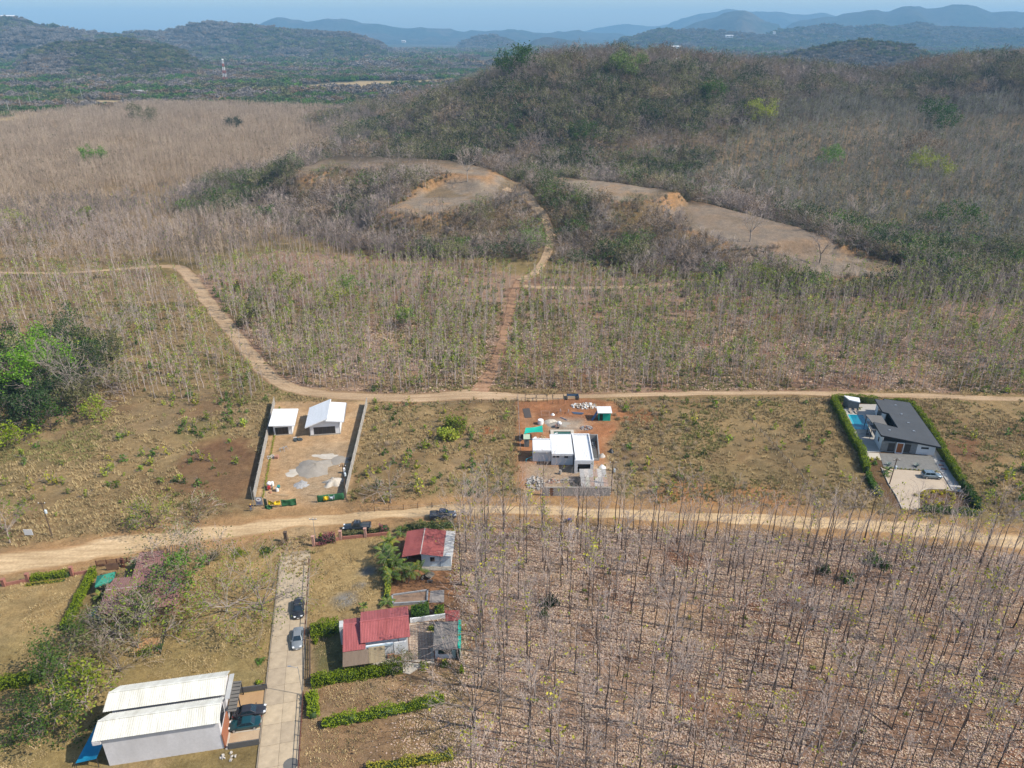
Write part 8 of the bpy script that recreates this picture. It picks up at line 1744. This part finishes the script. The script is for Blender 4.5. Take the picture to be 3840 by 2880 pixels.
def palm(x, y, h, n, L, label, seed, m=L_PALM, stems=1, name='palm'):
    r = np.random.default_rng(seed); t = thing(name, label, 'palm', (x, y, 0)); T_ = Plant(); F = Plant(); segs = []; c = []; dv = []
    for s_ in range(stems):
        b = np.array([r.normal() * .25 * (stems > 1), r.normal() * .25 * (stems > 1), 0]); tp = b * 2.2 + np.array([0, 0, h * r.uniform(.65, 1)]); segs += [(*b, *((b + tp) / 2), .07, .06), (*((b + tp) / 2), *tp, .06, .05)]
        for k in range(n):
            a = 6.283 * k / n + r.uniform(-.3, .3); e = r.uniform(.25, 1.25); p = tp.copy(); d = np.array([math.cos(a) * math.cos(e), math.sin(a) * math.cos(e), math.sin(e)]); ns = 6
            for j in range(ns):
                q = p + d * L / ns; segs.append((*p, *q, .018, .014)); side = np.array([-math.sin(a), math.cos(a), 0.0]); w = L * .20 * math.sin(math.pi * (j + .8) / (ns + .6))
                for sg in (-1, 1):
                    for jj in (0.25, .75):
                        base = p + (q - p) * jj; tip = base + side * sg * w + d * w * .6 - np.array([0, 0, w * .35]); c.append(np.stack([base - d * .06, base + d * .06, tip + d * .045, tip - d * .045]))
                p = q; d = d + np.array([0, 0, -.26]); d /= np.linalg.norm(d)
    v, q, _ = tubes(segs, 4); T_.add(v, q, 0, np.full(len(q), .4)); c = np.concatenate(c); F.add(c, np.arange(len(c)).reshape(-1, 4), 0, np.repeat(r.random(len(c) // 24 + 1), 6)[:len(c) // 4])
    link_mesh('trunk', T_.mesh('trunk', [BARKM]), t); link_mesh('fronds', F.mesh('fronds', [m]), t); return t
for i, (x, y, h_, lab) in enumerate(((-20.7, 98.6, 2.6, 'tall palm in the row beside the dry lawn, beside the cottage roof'), (-20.6, 101.4, 2.2, 'palm at the road end of the row beside the dry lawn'), (-20.4, 96.6, 2.8, 'thick yellowing palm in the middle of the palm row'), (-20.2, 95.0, 2.4, 'yellow tipped palm in the lower part of the palm row'), (-19.9, 92.8, 1.8, 'palm at the lower end of the palm row'), (-18.9, 96.0, 2.4, 'palm right of the row, under the cottage eave'), (-17.2, 93.4, 2.2, 'palm on the red yard left of the stone bench'), (-15.6, 94.2, 1.9, 'palm on the red yard beside the stone table'))):
    palm(x, y, h_ + .3, 8, 1.95, lab, 40 + i, stems=2)
for i, (x, y, h_, L, lab) in enumerate(((-19.6, 106.4, .6, 1.6, 'short palm in a pot beside the cottage roof corner'), (-14.5, 108.1, .5, 1.4, 'short palm behind the cottage ridge'), (-16.3, 108.4, .5, 1.3, 'short palm left of the one behind the cottage ridge'), (-19.4, 88.6, .5, 1.6, 'small yellow green palm at the corner of the raised bed'), (-22.7, 87.0, 1.5, 1.0, 'thin stemmed bright green palm on the lawn above the red roof'), (-64.6, 89.9, .5, 1.4, 'small yellow palm below the green canopy'), (-63.0, 91.2, .8, 1.6, 'grey green palm right of the green canopy'), (81.9, 154.2, .6, .8, 'tiny potted palm on the pool terrace'), (76.0, 126.8, .5, 1.2, 'small palm left of the beige forecourt'), (-62.2, 97.0, .8, 1.3, 'bright green palm beside the slat fence and red roof'))):
    palm(x, y, h_, 9, L, lab, 60 + i)
for i, (x, y, R_, h_, lf, lab) in enumerate(((-12.3, 75.8, .9, 1.3, L_HEDGE, 'bright banana like shrub below the grey shed'), (-9.4, 76.2, .8, .9, L_GREEN, 'green shrub in front of the grey shed'), (-7.0, 75.0, .5, 1.6, L_HEDGE, 'thin climbing shrub at the right garden boundary'), (-12.0, 83.2, .6, .7, L_MID, 'small shrub at the shed corner on the patio'), (-28.6, 80.6, .5, .7, L_HEDGE, 'small green shrub behind the lane fence'), (-35.6, 77.0, .8, .25, L_GREEN, 'flat green weed patch beside the lane edge'), (-34.5, 73.0, .6, .6, L_HEDGE, 'bright green shrub beside the far parking wall'), (-52.3, 59.3, .7, 1.0, L_YELLOW, 'yellow green shrub near the blue tarpaulin'), (-53.0, 66.2, 1.1, 1.2, L_DARK, 'dark bush in the shadow behind the twin roofs'), (-52.4, 78.6, 1.4, .9, L_HEDGE, 'lush green plants inside the kitchen garden'), (-50.9, 79.3, .8, .9, L_GREEN, 'darker plants at the right of the kitchen garden'), (-61.0, 99.0, .9, 1.0, L_GREEN, 'leafy shrub against the slat fence'), (-42.0, 101.3, 1.6, .8, L_GREEN, 'green verge bush between road and lawn, near the lane'), (-46.5, 100.6, 1.7, .8, L_HEDGE, 'bright green verge bush between road and lawn'), (-50.3, 99.6, 1.6, .9, L_OLIVE, 'grey olive verge bush left of the bright one'), (-39.8, 103.6, .9, 1.0, L_BROWN, 'brown bush beside the dark gate post'), (75.0, 125.2, .9, 1.0, L_GREEN, 'green shrub by the pole at the forecourt edge'), (74.7, 129.8, .7, .9, L_GREEN, 'shrub below the yellow path shrubs'))):
    o = link_mesh('shrub', bush(1000 + i, R_, h_, int(170 * max(1, R_ * R_)), .22, 5).mesh('shrub', [BARK, lf])); o.location = (x, y, 0); tag(o, lab, 'shrub')
for k in range(13):
    a = L4(835 + 52 * k, 998 + 3.4 * k); o = link_mesh('border_plant', YS[k % 4] if 0 else SD[k % 4]); o.location = (a.x, a.y, .04); o.scale = (.55, .55, .5); tag(o, 'small brown green plant in the border row of the gravel yard', 'plant', 'border plants of the gravel yard')
# fallen logs and fence posts
for i, (u0, v0, u1, v1, lab) in enumerate(((2045, 1310, 2090, 1355, 'long fallen log on the litter at the right'), (1865, 1530, 1930, 1575, 'fallen stem lying on the litter, lower right'), (1140, 1135, 1150, 1139, 'short log at the plantation edge'))):
    a, b = V(u0, v0, .1), V(u1, v1, .1); tag(MB().tube(a, b, .10, .07, 6).build('fallen_log', BARK), lab, 'log')
def post_fence(pts, n, label, h=1.2):
    t = thing('wire_fence', label, 'fence', (*pts[0], 0)); a, b = Vector((*pts[0], 0)), Vector((*pts[1], 0)); f = None
    for k in range(n + 1):
        p = a.lerp(b, k / n)
        if f is None: f = MB().tube(p, p + Vector((0, 0, h)), .07, .06, 5).build('post', WOODD, t)
        else: c = f.copy(); COL.objects.link(c); c.parent = t; c.location = p - a
    for z in (.45, .85): MB().tube(a + Vector((0, 0, z)), b + Vector((0, 0, z)), .012, .012, 4).build('wire', GALV, t)
post_fence([V(1826, 940)[:2], V(1925, 1160)[:2]] if 0 else [V(1826, 960)[:2], V(1915, 1190)[:2]] if 0 else [(33.5 * 1.62, 152.0), (58.0, 122.0)], 14, 'row of thin fence posts crossing the brown lot left of the pool hedge')
post_fence([(-27.0, 155.2), (1.2, 158.6)], 10, 'row of fence posts along the dirt track left of the red lot'); post_fence([(-25.5, 113.2), (3.5, 116.8)], 11, 'row of fence posts along the road before the open lot'); post_fence([(-2.0, 105.2), (34, 104.9)], 16, 'dark fence posts along the plantation edge by the road'); post_fence([(36, 104.6), (92, 97.5)], 22, 'dark fence posts along the plantation edge, right stretch'); post_fence([(24.5, 157.3), (78, 158.6)], 18, 'fence posts along the dirt track behind the brown lot')
